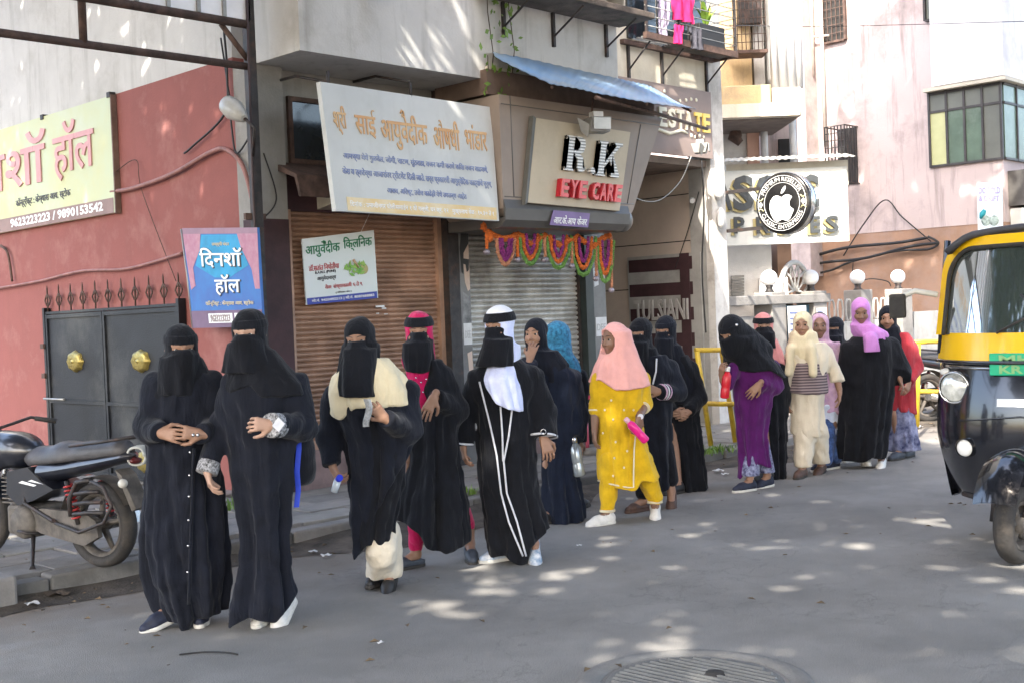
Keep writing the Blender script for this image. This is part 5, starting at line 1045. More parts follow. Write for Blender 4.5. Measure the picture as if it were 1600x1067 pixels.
# garland
ga = thing('door_garland', 'orange, green and purple flower garland hung across the grey shutter', 'garland', on('Y', 7.75, 860, 360)); OR_ = mat('flower_orange', (.72, .17, .03), .9, .25, 40); GR_ = mat('flower_green', (.16, .34, .08), .9, .25, 40); PU_ = mat('flower_purple', (.26, .03, .20), .9, .25, 40); PE_ = mat('flower_peach', (.62, .28, .16), .9, .25, 40); TIN = mat('tinsel', (.45, .38, .42), .35, .4, 50, metal=.4)
Yg = 7.78; r_ = random.Random(8)
def strand(name, pts, r, m, dens=1.0):
    """a string of small ruffled blossoms"""
    P = [on('Y', Yg + (p[2] if len(p) > 2 else 0), p[0], p[1]) for p in pts]; mb = MB(); L = sum(np.linalg.norm(P[i + 1] - P[i]) for i in range(len(P) - 1)); n = max(2, int(L / (r * .9) * dens)); 
    for i in range(n + 1):
        p = cr_(P, i / n * .9999); s_ = r * r_.uniform(.85, 1.15); a_ = r_.uniform(0, 3); vs = []
        for k in range(8): vs.append(p + np.array([math.cos(a_ + k * .785) * s_ * (1 if k % 2 else .72), .3 * s_ * (1 if k % 2 else -1), math.sin(a_ + k * .785) * s_ * (1 if k % 2 else .72)]))
        vs += [p + (0, -s_ * .9, 0), p + (0, s_ * .9, 0)]; mb.add(vs, [(k, (k + 1) % 8, 8) for k in range(8)] + [((k + 1) % 8, k, 9) for k in range(8)])
    mb.build(name, m, ga)
tops = [(754, 356), (810, 366), (852, 368), (903, 370), (952, 368)]
for (a, b_) in zip(tops[:-1], tops[1:]): strand('top_string', [a, ((a[0] * 2 + b_[0]) / 3, a[1] + 12), ((a[0] + b_[0]) / 2, a[1] + 16), ((a[0] + 2 * b_[0]) / 3, b_[1] + 8), b_], .034, OR_, 1.5)
strand('top_string', [(756, 352), (763, 364), (766, 372)], .04, OR_, 2)
loops = [(790, 375, 414, 14, PE_, 0), (829, 368, 413, 17, GR_, 1), (873, 370, 419, 19, GR_, 1), (912, 372, 430, 19, GR_, 1), (946, 378, 440, 13, GR_, 1)]
for cx, ty, by, w, m, k in loops:
    for s_, mm, sh in ((1.0, m, 0), (.68, OR_ if k else PU_, -.01), (.38, PU_, -.02)):
        W = w * s_; B_ = ty + (by - ty) * (.4 + .6 * s_); strand('loop_string', [(cx - W, ty, sh), (cx - W * .85, ty + (B_ - ty) * .55, sh), (cx - W * .35, B_ - 3, sh), (cx, B_, sh), (cx + W * .35, B_ - 3, sh), (cx + W * .85, ty + (B_ - ty) * .55, sh), (cx + W, ty, sh)], .024, mm, 1.5)
for cx, ty, by in ((808, 368, 400), (851, 372, 400), (893, 375, 410), (931, 388, 430), (955, 370, 448), (760, 364, 388)): strand('hanging_string', [(cx, ty), (cx + 1, by)], .022, PE_ if cx % 2 else OR_, 1.5); p = on('Y', Yg, cx, by + 6); MB().sphere(p, .04, 10, 6, (1.1, .6, .7)).build('tassel', TIN, ga)

# ------------------------------------------------------------------ left: banner, gate, poster, pipes, frame, lamp
Xb = 5.585
bq = [on('X', Xb, -170, 262), on('X', Xb, 172, 152), on('X', Xb, 173, 333), on('X', Xb, -170, 402)]
bq = [np.array((Xb, 15.6, 3.70)), np.array((Xb, bq[1][1], 3.68)), np.array((Xb, bq[1][1], 2.60)), np.array((Xb, 15.6, 2.60))]
t = plate('banner_board', 'large yellow-green banner board with pink lettering on the red wall, top left', 'banner', bq, mat('banner_face', (.50, .48, .22), .5, .3, .6, col2=(.44, .54, .42), stain=((.56, .54, .46), .5, 1.2)), .04, (1, 0, 0)); nX = (-1, 0, 0); PKL = mat('letter_pink', (.60, .29, .29), .5, .1); PKS = mat('letter_shade', (.35, .30, .30), .6, .1)
MB().box(Xb - .006, Xb + .05, bq[1][1] - .02, bq[1][1] - .001, 2.59, 3.69).build('edge_post', mat('post_brown', (.20, .13, .10), .7, .2), t)
fbX = on_quad(bq, 0, 1, 0, 1, nX, 0)
MB().quadslab([fbX(0, .13, .003), fbX(.995, .13, .003), fbX(.995, 0, .003), fbX(0, 0, .003)], .002, (1, 0, 0)).build('lower_band', mat('band_mauve', (.26, .17, .15), .6, .1), t)
Ltot = 15.6 - bq[1][1]
def uu(px): return (15.6 - on('X', Xb, px, 250)[1]) / Ltot
line('हॉल', uu(85), uu(149), .37, .90, PKL, bq, t, .05, nX, .012); line('िदनशॉ', uu(-72), uu(74), .37, .90, PKL, bq, t, .05, nX, .012)
line('कॉन्ट्रॅक्ट : केम्यास आय. स्टोक', uu(22), uu(108), .20, .30, DKP, bq, t, .02, nX); line('9623223223 / 9890153542', uu(12), uu(158), .03, .115, WHP, bq, t, .03, nX)
for px, py in ((66, 183), (170, 148)): p = on('X', Xb, px, py); MB().box(Xb - .01, Xb + .05, p[1] - .03, p[1] + .03, p[2] - .03, p[2] + .02).build('clamp', IRON, t)
gt = thing('metal_gate', 'black double metal gate with brass rosettes and curled iron finials', 'gate', (5.60, 10.9, 0)); YA, YB = on('X', 5.6, 280, 470)[1], on('X', 5.6, 75, 487)[1]; ZG = 1.72; GB = mat('gate_black', (.016, .018, .023), .5, .25, 2, bump=.3, stain=((.10, .10, .09), .55, 1.1), spec=.3); BR = mat('brass', (.36, .28, .08), .35, .2, 20, metal=.7, bump=.3)
ym = YB + (YA - YB) * .47
for a, b_ in ((YA, ym - .006), (ym + .006, YB)):
    leaf = MB().box(5.585, 5.605, a + .03, b_ - .03, .12, ZG - .03).build('gate_leaf', GB, gt); fr = MB()
    for y in (a, b_ - .035): fr.box(5.565, 5.584, y, y + .035, .12, ZG - .03)
    for z in (.12, .80, ZG - .07): fr.box(5.566, 5.5845, a + .035, b_ - .035, z, z + .035)
    fr.build('leaf_frame', GB, leaf)
    for z in (1.22, .30):
        c = ((a + b_) / 2 , z); prof = [(.001, -.052), (.02, -.05), (.035, -.036), (.05, -.046), (.065, -.036), (.095, -.044), (.125, -.028), (.14, -.0)]
        bm_ = MB(); bm_.lathe((5.583, c[0], c[1]), [(r0 * 1.0, h) for r0, h in prof], 28, 'x'); b0 = len(bm_.v)
        bm_.v = [(v[0], c[0] + (v[1] - c[0]) * 1.1 * (1 + .07 * math.cos(8 * math.atan2(v[2] - c[1], v[1] - c[0]))), c[1] + (v[2] - c[1]) * .74 * (1 + .07 * math.cos(8 * math.atan2(v[2] - c[1], v[1] - c[0])))) for v in bm_.v]; bm_.build('rosette', BR, leaf)
MB().box(5.56, 5.63, YA - .05, YA - .006, .1, ZG + .04).build('gate_post', GB, gt); MB().box(5.56, 5.63, YB + .006, YB + .05, .1, ZG + .04).build('gate_post', GB, gt); MB().box(5.57, 5.62, YA, YB, ZG - .025, ZG).build('top_rail', GB, gt)
for i in range(11):
    y = YB + (YA - YB) * i / 10; mb = MB(); mb.tube([(5.6, y, ZG), (5.6, y, ZG + .24), (5.6, y, ZG + .27)], [.008, .008, .002], 6)
    for q_ in (-1, 1): mb.tube([(5.6, y + q_ * (.018 + .045 * math.sin(a_) * (1 - a_ * .06)), ZG + .06 + .11 * (1 - math.cos(a_)) / 2 + .02 * math.sin(2 * a_)) for a_ in np.linspace(0, 4.2, 10)], .008, 5)
    mb.sphere((5.6, y, ZG + .15), .016, 8, 6); mb.build('finial', RUST, gt)
MB().tube([(5.56, YB - .35, .84), (5.56, YB + .1, .84)], .012, 8).build('bolt', GALV, gt)
for z in (1.35, 1.05, .6): MB().box(5.54, 5.62, YB + .02, YB + .09, z, z + .05).build('hinge', RUST, gt)
# blue hall poster
hq = [on('X', 5.42, *p) for p in ((285, 357), (402, 356), (411, 510), (301, 513))]; t = plate('hanging_banner', 'blue hall poster with pink curtain print hanging beside the iron pole', 'banner', hq, mat('poster_blue', (.035, .11, .36), .55, .2, 5, col2=(.03, .16, .44)), .02, (1, 0, 0)); fh = on_quad(hq, 0, 1, 0, 1, nX, 0)
def pq_(nm, pts, m, k=1): 
    P0 = [fh(u, v, .0015 * k) for u, v in pts]; P1 = [fh(u, v, .0015 * k - .0012) for u, v in pts]; n = len(pts); MB().add(P0 + P1, [tuple(range(n)), tuple(reversed(range(n, 2 * n)))] + [(i, (i + 1) % n, (i + 1) % n + n, i + n) for i in range(n)]).build(nm, m, t)
CUR = mat('print_curtain', (.36, .15, .22), .6, .35, 16, col2=(.42, .22, .28)); pq_('printed_sky', [(.26, .93), (.74, .93), (.86, .62), (.60, .50), (.40, .50), (.14, .62)], mat('print_cyan', (.02, .30, .55), .6, .15, 6), 1)
pq_('printed_curtain', [(.0, .94), (.25, .94), (.22, .78), (.10, .60), (.11, .42), (.04, .38)], CUR, 2); pq_('printed_curtain', [(.74, .94), (1, .94), (.99, .38), (.93, .38), (.90, .58), (.78, .80)], CUR, 2); pq_('printed_border', [(0, 1), (1, 1), (1, .94), (0, .94)], mat('print_mauve', (.30, .18, .24), .6, .1), 2); pq_('printed_border', [(0, .17), (1, .17), (1, 0), (0, 0)], mat('print_plum', (.16, .10, .17), .6, .1), 2); pq_('printed_box', [(.26, .14), (.60, .14), (.60, .045), (.26, .045)], WHP, 3); pq_('printed_box', [(.63, .14), (.96, .14), (.96, .045), (.63, .045)], WHP, 3)
line('9623223223', .29, .57, .055, .13, PKS, hq, t, .02, nX, .006); line('9890153542', .66, .93, .055, .13, PKS, hq, t, .02, nX, .006)
for (s_, u0, u1, v0, v1) in (('िदनशॉ', .22, .79, .60, .80), ('हॉल', .40, .74, .32, .53)): line(s_, u0 - .004, u1 + .012, v0 - .012, v1 + .002, DKP, hq, t, .11, nX, .004); letter_fn('lettering', s_, WHP, t, on_quad(hq, u0, u1, v0, v1, nX, .007), .003, .05)
line('लक्ष्मी चंदन', .40, .63, .81, .86, mat('print_cream', (.62, .55, .42), .6, .1), hq, t, .03, nX, .005); line('कॉन्टॅक्ट : केम्यास आय. स्टोक', .24, .90, .21, .27, MATS['print_cream'], hq, t, .02, nX, .005)
MB().tube([fh(-.02, .99, 0), fh(-.0, .5, .0), fh(-.0, .0, 0)], .008, 6).build('edge_rod', GALV, t); MB().box(5.41, 5.60, 8.12, 8.15, 2.33, 2.38).build('hook_arm', RUST, t)
# iron pole with frame and ribbed canopy
po = thing('iron_pole', 'dark iron pole at the corner between red wall and shops', 'pole', (5.50, 8.10, .1)); MB().box(5.465, 5.535, 8.065, 8.135, .1, 6.5).build('pole', IRON, po); MB().tube([(5.45, 8.05, .1), (5.44, 8.05, 2.6), (5.46, 8.04, 4.4)], .012, 6).build('conduit', mat('conduit_dark', (.05, .03, .03), .6, .2), po)
fm = thing('entrance_frame', 'rusty pipe frame with pale ribbed panels spanning the side lane, top left', 'frame', (5.2, 8.1, 3.6)); XF = 5.46
def tb(a, b_, r=.03, nm='pipe'): MB().tube([a, b_], r, 8).build(nm, RUST, fm)
z1_ = on('Y', 8.1, 390, 105)[2]; Y8 = lambda px, py, y=8.1: on('Y', y, px, py)
tb((5.46, 8.1, z1_), (.9, 8.1, z1_ - .01)); a = Y8(130, 60); tb((a[0], 8.1, z1_), (a[0], 8.1, 4.75), .03); tb(Y8(388, 95), Y8(345, 38), .022); tb((.9, 8.1, .1), (.9, 8.1, 5.4), .04, 'far_post')
c0, c1 = Y8(150, 0), Y8(388, 41); zc = c1[2]; tb((5.46, 8.07, zc), (2.0, 8.07, zc), .035, 'edge_beam'); tb((5.46, 8.07, zc + .9), (2.0, 8.07, zc + .9), .035, 'edge_beam')
CAN = mat('canopy_panel', (.82, .83, .88), .35, .06, 4); X_r = [Y8(px, 10)[0] for px in (388, 345, 305, 258)]; st_ = X_r[2] - X_r[3]; X_r += [X_r[3] - st_ * k for k in range(1, 6)]
for i in range(len(X_r) - 1):
    x1, x0 = X_r[i], X_r[i + 1]; MB().sheet(lambda u, v: (x0 + .01 + (x1 - x0 - .02) * u, 8.065, zc + .03 + .84 * v + .0 * u), 1, 1, (0, .006, 0)).build('panel', CAN, fm); MB().box(x0 - .015, x0 + .015, 8.045, 8.085, zc + .03, zc + .87).build('panel_rib', GALV, fm)
la = thing('street_lamp', 'old oval lamp head on a bent arm beside the iron pole', 'lamp', on('X', 5.3, 365, 172)); p = on('X', 5.3, 365, 172); MB().tube([p + (0, .13, .07), p + (0, .08, .05), p, p + (0, -.08, -.05), p + (0, -.14, -.09)], [.02, .075, .085, .06, .03], 16).build('lamp_head', mat('lamp_grey', (.40, .39, .36), .35, .15, 10), la); MB().tube([p + (0, -.13, -.08), p + (.05, -.2, -.16), (5.46, 8.06, p[2] - .35)], .014, 8).build('arm', IRON, la)
w5 = lambda l, x=5.60: [on('X', x, *q_) for q_ in l]; CBL = mat('conduit_pink', (.30, .14, .12), .6, .2, 8); 
cable('thick conduit curving over the red wall beside the banner', w5([(174, 300), (210, 294), (270, 272), (330, 238), (355, 235), (380, 262), (398, 330)]), .020, CBL); cable('lower conduit running along the red wall above the gate', w5([(-10, 452), (60, 440), (128, 424), (200, 420), (285, 396)]), .014, CBL)
cable('short bent pipe under the banner corner', w5([(0, 384), (12, 396), (19, 440)]), .014, RUST); cable('thin wire hooked on the red wall', w5([(182, 268), (213, 251), (222, 300), (275, 440)]), .004, RUST); cable('thin wire drooping from the lamp down the red wall', w5([(350, 50), (355, 120), (350, 180), (300, 230), (288, 240)]), .010, WIRE); cable('second thin wire hanging beside the corner pole', w5([(345, 60), (358, 150), (362, 200), (370, 240), (392, 210)]), .008, WIRE); cable('sheathed wire on the shop pier beside the pole', [on('Y', 8.28, 400, 275), on('Y', 8.28, 403, 340), on('Y', 8.28, 432, 312), on('Y', 8.28, 412, 240)], .006, WIRE)
# creeper sprigs over the overhang
for k, (px, py, n, lab) in enumerate(((762, 20, 12, 'thin creeper hanging down the white overhang above the awning corner'), (795, 15, 16, 'leafy creeper sprig under the mossy ledge'), (764, 140, 7, 'bright green sprig beside the top corner of the white sign'))):
    c = on('Y', 7.66, px, py); t = thing('creeper', lab, 'plant', c); mb = MB(); r_ = random.Random(k + 3); L_ = .75 if k < 2 else .3
    mb.tube([c + (0, 0, .3), c, c + (.03, -.02, -L_ * .5), c + (-.02, 0, -L_)], .005, 5); mb.build('stem', BARK, t); mb = MB()
    for i in range(n * 2):
        p = c + (r_.uniform(-.12, .12), r_.uniform(-.06, .0), r_.uniform(-L_, .25)); a_ = r_.uniform(0, 6.28); s_ = r_.uniform(.02, .05); ca, sa = math.cos(a_) * s_, math.sin(a_) * s_; mb.add([p, p + (ca - sa * .5, -.01, sa + ca * .5), p + (ca * 1.9, -.02, sa * 1.9), p + (ca + sa * .5, -.01, sa - ca * .5)], [(0, 1, 2, 3)])
    mb.build('leaves', LG_, t)

# ------------------------------------------------------------------ barricades
YLW = mat('paint_yellow', (.62, .42, .03), .45, .1, 5, stain=((.16, .09, .05), .8, 9), bump=.15)
def barricade(label, P, bars, legs):
    t = thing('barricade', label, 'barricade', P, 0, 'yellow pipe barricades on the kerb')
    for nm, pts in bars: MB().tube(pts, .026, 10).build(nm, YLW, t)
    for pts in legs: MB().tube(pts, .026, 10).build('leg', YLW, t)
dB = 12.05; g_ = lambda px, py, d: ond(px, py, d)
barricade('yellow pipe barricade between the plain black robe and the purple dress', g_(1110, 697, dB) * (1, 1, 0) + (0, 0, .1), [('top_rail', [g_(1086, 547, dB), g_(1190, 546, dB + .3)]), ('lower_rail', [g_(1095, 630, dB), g_(1200, 632, dB + .3)])], [[g_(1089, 549, dB), g_(1111, 696, dB)], [g_(1128, 549, dB + .2), g_(1149, 690, dB + .2)]])
dB = 13.1; barricade('yellow pipe barricade half hidden between the red kurti and the rickshaw', g_(1433, 668, dB) * (1, 1, 0), [('top_rail', [g_(1424, 535, dB), g_(1480, 533, dB + .2)]), ('lower_rail', [g_(1426, 611, dB), g_(1480, 612, dB + .2)])], [[g_(1435, 537, dB), g_(1433, 666, dB)], [g_(1474, 537, dB + .2), g_(1473, 662, dB + .2)]])

# ------------------------------------------------------------------ manhole, litter, weeds
c = on('Z', 0, 1085, 1066); mh = thing('manhole_cover', 'round ribbed manhole cover in a concrete ring, bottom edge of the road', 'manhole', (c[0], c[1], 0)); CR = mat('concrete_ring', (.21, .205, .195), .9, .12, 6, bump=.5, stain=((.13, .125, .12), .5, 5)); LID = mat('lid_concrete', (.19, .19, .18), .85, .12, 8, bump=.5, stain=((.12, .12, .11), .5, 6))
MB().lathe((c[0], c[1], 0), [(.375, -.02), (.375, .006), (.45, .010), (.47, .004), (.475, -.02)], 64).build('concrete_ring', CR, mh); MB().lathe((c[0], c[1], 0), [(.001, .003), (.350, .003), (.362, -.002), (.362, -.02), (.001, -.02)], 64).build('lid', LID, mh)
MB().lathe((c[0], c[1], 0), [(.362, -.018), (.376, -.018), (.376, -.006), (.362, -.006)], 48).build('gap', INK, mh)
rb = MB()
for i in range(-8, 9):
    x = i * .038; h_ = math.sqrt(max(0, .33 ** 2 - x * x)); rb.add([(c[0] + x - .009, c[1] - h_, .0031), (c[0] + x + .009, c[1] - h_, .0031), (c[0] + x + .009, c[1] + h_, .0031), (c[0] + x - .009, c[1] + h_, .0031), (c[0] + x - .005, c[1] - h_ + .004, .011), (c[0] + x + .005, c[1] - h_ + .004, .011), (c[0] + x + .005, c[1] + h_ - .004, .011), (c[0] + x - .005, c[1] + h_ - .004, .011)], [(4, 5, 6, 7), (0, 1, 5, 4), (1, 2, 6, 5), (2, 3, 7, 6), (3, 0, 4, 7)])
rb.build('ribs', LID, mh); p = on('Z', .01, 1117, 1050); MB().lathe((p[0], p[1], .0), [(.001, .0135), (.035, .0135), (.045, .004)], 20).build('lifting_hole', INK, mh)
for k, (px, py, s_, lab) in enumerate(((489, 862, .05, 'white paper scrap in the gutter, the left one of a pair'), (510, 868, .06, 'white paper scrap in the gutter, the right one of a pair'), (750, 790, .09, 'crumpled white wrapper by the kerb behind the striped abaya'), (1122, 736, .09, 'white wrapper on the road edge in front of the yellow barricade'), (1133, 741, .06, 'small white scrap right of the wrapper near the barricade'), (372, 949, .04, 'tiny pale scrap on the road between the first two women'), (50, 944, .07, 'crumpled foil in the gutter at the left edge'), (905, 852, .03, 'tiny white fleck on the road right of the striped abaya'), (594, 1004, .03, 'tiny white fleck on the road below the cream trousers'), (1436, 667, .08, 'white scrap beneath the right barricade'), (90, 930, .12, 'flat brown leaf litter in the gutter below the motorcycle'))):
    p = on('Z', .012, px, py); t = thing('litter_scrap', lab, 'litter', p); r_ = random.Random(k); MB().sheet(lambda u, v: (p[0] + (u - .5) * s_, p[1] + (v - .5) * s_ * .8, p[2] + s_ * .25 * (math.sin(u * 6 + k) * math.cos(v * 5 + k) * .5 + .5)), 5, 5, (0, 0, .002)).build('paper', PAPER if 'brown' not in lab else BARK, t)
p0 = on('Z', .004, 270, 1022); cable('thin black twig of wire lying on the road at lower left', [on('Z', .006, 280, 1022), on('Z', .006, 320, 1018), on('Z', .012, 355, 1019), on('Z', .006, 372, 1022)], .004)
def weed(px, py, n, h, lab, seed, z=.1, spread=.12):
    c = on('Z', z, px, py); t = thing('weed_tuft', lab, 'weed', c, 0, 'weeds along the pavement edge'); r_ = random.Random(seed); mb = MB()
    for i in range(n):
        b_ = c + (r_.gauss(0, spread), r_.gauss(0, spread * .5), 0); a_ = r_.uniform(0, 6.28); l = h * r_.uniform(.5, 1); w_ = r_.uniform(.004, .009); dx, dy = math.cos(a_), math.sin(a_); ln = r_.uniform(.1, .8) * l
        mb.add([b_ + (-dy * w_, dx * w_, 0), b_ + (dy * w_, -dx * w_, 0), b_ + (dx * ln * .4 + dy * w_, dy * ln * .4 - dx * w_, l * .6), b_ + (dx * ln * .4 - dy * w_, dy * ln * .4 + dx * w_, l * .6), b_ + (dx * ln, dy * ln, l)], [(0, 1, 2, 3), (3, 2, 4)])
    mb.build('blades', LG_, t)['kind'] = 'stuff'
weed(478, 745, 40, .2, 'green weed against the plinth just right of the backpack', 1, .12, .07); weed(735, 772, 26, .08, 'low green weed on the kerb behind the striped abaya', 2, .1, .06); weed(1118, 705, 130, .07, 'patch of short grass at the kerb in front of the yellow barricade', 3, .10, .17); weed(365, 795, 30, .10, 'small weed on the pavement seen between the first two women', 4, .12, .07)
# block at the left edge
p = on('Z', 0, 2, 952); t = thing('concrete_block', 'rough concrete block lying at the kerb on the far left edge', 'block', p); MB().bbox(p[0] - .22, p[0] + .10, p[1], p[1] + .22, -.01, .17, .02).build('block', CONC, t)
# pink plastic stool behind the laughing girl
p = on('Z', .12, 915, 745); t = thing('plastic_stool', 'pink plastic stool mostly hidden between the laughing girl and the girl in yellow', 'stool', (p[0], 8.0, .12)); PKP = mat('plastic_rose', (.55, .10, .16), .4, .1); x = on('Y', 8.0, 916, 650)[0]
MB().bbox(x - .17, x + .17, 7.85, 8.15, .55, .58, .01).build('seat', PKP, t)
for sx in (-1, 1):
    for sy in (-1, 1): MB().tube([(x + sx * .13, 8.0 + sy * .11, .55), (x + sx * .18, 8.0 + sy * .16, .12)], .018, 8).build('leg', PKP, t)
a = on('Y', 8.1, 906, 622); b_ = on('Y', 8.1, 935, 622); t = thing('ribbon_rail', 'red ribbon stretched low across the grey shutter end', 'ribbon', a); MB().box(a[0], b_[0] + .1, 8.09, 8.10, a[2] - .02, a[2] + .02).build('ribbon', mat('ribbon_red', (.55, .02, .06), .6, .1), t)
# rubble and a small white shoe-like parcel on the plinth step
t = thing('kerb_rubble', 'grey rubble lumps at the foot of the wall between laughing girl and yellow kurta', 'rubble', on('Z', .1, 925, 712)); c = on('Z', .1, 925, 712); r_ = random.Random(2)
for i in range(6): MB().sphere(c + (r_.uniform(-.25, .25), r_.uniform(-.1, .1), .04), r_.uniform(.04, .09), 8, 5, (1.3, 1, .7)).build('stone', CONC, t)

# ------------------------------------------------------------------ motorcycle (local: x forward, z up; origin under the rear wheel)
MBLK = mat('bike_black', (.012, .014, .022), .34, .1, 5, spec=.6, coat=.6, stain=((.08, .07, .06), .4, 5)); MDUST = mat('bike_dusty', (.12, .105, .09), .75, .3, 9, stain=((.2, .17, .14), .5, 8)); RUB = mat('rubber', (.035, .032, .030), .85, .2, 12, bump=.3, stain=((.12, .10, .08), .6, 6)); SEAT = mat('seat_vinyl', (.055, .052, .055), .5, .1, 20, bump=.2, stain=((.10, .09, .09), .5, 3)); CHR = mat('chrome', (.5, .5, .5), .2, .1, 9, metal=.9); REDP = mat('shock_red', (.42, .03, .03), .5, .15); TAILR = mat('tail_red', (.10, .012, .012), .2, .1)
def wheel(t, x, r, w, y=0):
    o = MB(); n = 40; prof = [(r - .075, -w * .35), (r - .055, -w * .5), (r - .02, -w * .48), (r, -w * .2), (r, w * .2), (r - .02, w * .48), (r - .055, w * .5), (r - .075, w * .35), (r - .075, -w * .35)]; o.lathe((x, y, r), prof, n, 'y'); ty = o.build('wheel', RUB, t, False)
    MB().lathe((x, y, r), [(r - .078, -w * .34), (r - .10, -w * .3), (r - .105, 0), (r - .10, w * .3), (r - .078, w * .34)], 36, 'y').build('rim', MDUST, ty, False)
    for k in range(5):
        a_ = k * 1.2566 + .3; MB().tube([(x + .03 * math.cos(a_), y, r + .03 * math.sin(a_)), (x + (r - .1) * math.cos(a_ + .12), y, r + (r - .1) * math.sin(a_ + .12))], [.026, .016], 6).build('spoke', MDUST, ty, False)
    for k in range(36): 
        pass
    MB().lathe((x, y, r), [(.001, -.05), (.045, -.05), (.05, 0), (.045, .05), (.001, .05)], 16, 'y').build('hub', MDUST, ty, False); return ty
def motorcycle(label, loc, rz, lean=0, tank=MBLK, full=True, group=None):
    t = thing('motorcycle', label, 'motorcycle', loc, rz, group); t.rotation_euler = (lean, 0, rz); r = .30
    wheel(t, 0, r, .105); wheel(t, 1.27, .295, .085)
    # swing arm, chain case, exhaust
    MB().tube([(0, -.09, r), (.50, -.09, r + .06)], [.028, .035], 8).build('swing_arm', MDUST, t, False); MB().tube([(0, .09, r), (.50, .09, r + .06)], [.028, .035], 8).build('swing_arm', MDUST, t, False)
    cc = MB(); cc.prism([(-.12, r - .06), (.02, r - .13), (.45, r - .07), (.58, r - .02), (.58, r + .09), (.42, r + .11), (.0, r + .10), (-.10, r + .05)], 'y', .098, .135); cc.build('chain_case', MDUST, t, False)
    MB().tube([(.75, -.12, .22), (.4, -.15, .22), (-.12, -.17, .34)], [.025, .05, .055], 12).build('exhaust', CHR, t, False)
    # engine
    e_ = MB(); e_.bbox(.50, .82, -.13, .13, .20, .42, .03); e_.lathe((.62, 0, .30), [(.001, -.16), (.10, -.16), (.12, -.12), (.12, .14), (.10, .17), (.001, .17)], 20, 'y'); e_.build('engine', MDUST, t, False)
    for k in range(7): MB().bbox(.70, .90, -.10, .10, .42 + k * .03, .432 + k * .03, .004).build('cooling_fin', MDUST, t, False)
    MB().tube([(.62, .12, .50), (.60, .14, .44), (.3, .15, .33), (.28, .16, .34)], .014, 6).build('frame_tube', IRON, t, False)
    # shocks
    for y in (-.14, .14):
        s_ = MB().tube([(.06, y, r + .02), (.02 + .14, y, .62)], .016, 8).build('shock_absorber', IRON, t, False); mb = MB()
        pts = []; 
        for k in range(70): f_ = k / 69; a_ = f_ * 2 * math.pi * 9; pts.append((.07 + .08 * f_ + .03 * math.cos(a_) * .95, y + .03 * math.sin(a_), r + .06 + .24 * f_))
        mb.tube(pts, .0075, 5); mb.build('spring', REDP, s_, False)
    # body: side cover and tail, as tapered shells
    sc_ = MB(); sc_.prism([(.78, .66), (.56, .70), (.42, .60), (.30, .55), (.52, .46), (.68, .42), (.80, .50)], 'y', -.135, .135); sc_.build('side_cover', MBLK, t, False)
    tl = MB(); V = []
    def tail(u, v):
        x = .50 - .86 * u; zc = .66 + .14 * u ** 1.2; en = math.sqrt(max(0, 1 - max(0, (u - .88) / .12) ** 2)); hh = .085 * (1 - .55 * u) * en; ww = .125 * (1 - .45 * u) * en; a_ = 2 * math.pi * v; return (x, ww * math.cos(a_), zc + hh * math.sin(a_) * (1.0))
    tl.grid(tail, 16, 20); tl.build('tail_panel', MBLK, t, False)
    for q_ in (-1, 1):
        f_ = lambda x, z: (x, q_ * (.137), z); mb = MB(); mb.prism([(.66, .585), (.50, .565), (.47, .575), (.62, .60)], 'y', q_ * .136, q_ * .1375); mb.prism([(.56, .60), (.40, .585), (.52, .612)], 'y', q_ * .136, q_ * .1375); mb.build('decal', WHP, t, False)
    # seat: long stepped cushion
    F = Field((-.40, -.2, .6), (.85, .2, 1.0), .011); F.cap((.55, 0, .735), (.30, 0, .745), .105, .11, .05); F.cap((.30, 0, .765), (-.22, 0, .825), .105, .085, .08); F.ell((.60, 0, .75), (.14, .09, .06), None, .05)
    X, Y, Z = F.ax[0][:, None, None], F.ax[1][None, :, None], F.ax[2][None, None, :]; cut = np.maximum((.70 + .0 * X - .11 * (X - .6)) - Z, -1); F.g = np.maximum(F.g, cut.astype(np.float32)); V, Q = F.nets(); link('seat', mesh_np(relax(V, Q, 2), Q), SEAT, t, False, True)
    # tank
    F = Field((.5, -.25, .55), (1.25, .25, 1.05), .012); F.ell((.86, 0, .80), (.25, .15, .14), None, .05); F.ell((1.02, 0, .82), (.16, .17, .12), None, .06); F.ell((1.0, .12, .72), (.15, .06, .10), None, .05); F.ell((1.0, -.12, .72), (.15, .06, .10), None, .05); V, Q = F.nets(); link('fuel_tank', mesh_np(relax(V, Q, 2), Q), tank, t, False, True)
    # mudguard, tail rack, lights, footrest frame
    mg = MB(); mg.sheet(lambda u, v: (0 + .335 * math.cos(.25 + 2.4 * u), -.065 + .13 * v, r + .335 * math.sin(.25 + 2.4 * u)), 20, 4, (0, 0, .006)); mg.build('rear_mudguard', MDUST, t, False)
    MB().prism([(-.28, .66), (-.22, .70), (-.36, .42), (-.40, .44)], 'y', -.06, .06).build('plate_holder', MDUST, t, False)
    for q_ in (-1, 1): MB().sphere((-.36, q_ * .12, .62), .032, 12, 8).build('indicator', mat('indicator_clear', (.6, .58, .52), .2, .1), t, False)
    MB().sphere((-.35, 0, .76), .04, 12, 8, (.7, 1.2, .6)).build('tail_light', TAILR, t, False)
    MB().tube([(.15, .11, .86), (-.2, .13, .90), (-.40, .08, .93), (-.40, -.08, .93), (-.2, -.13, .90), (.15, -.11, .86)], .012, 8).build('grab_rail', IRON, t, False)
    sg = MB(); sg.tube([(.28, .15, .32), (-.02, .20, .28), (-.26, .20, .36), (-.34, .20, .48), (-.26, .19, .60), (-.10, .17, .64)], .012, 8)
    for k in range(3): z = .40 + k * .07; sg.tube([(.04 - .01 * k, .19, z), (-.10, .20, z + .02), (-.27 + .02 * k, .20, z + .03)], .014, 8)
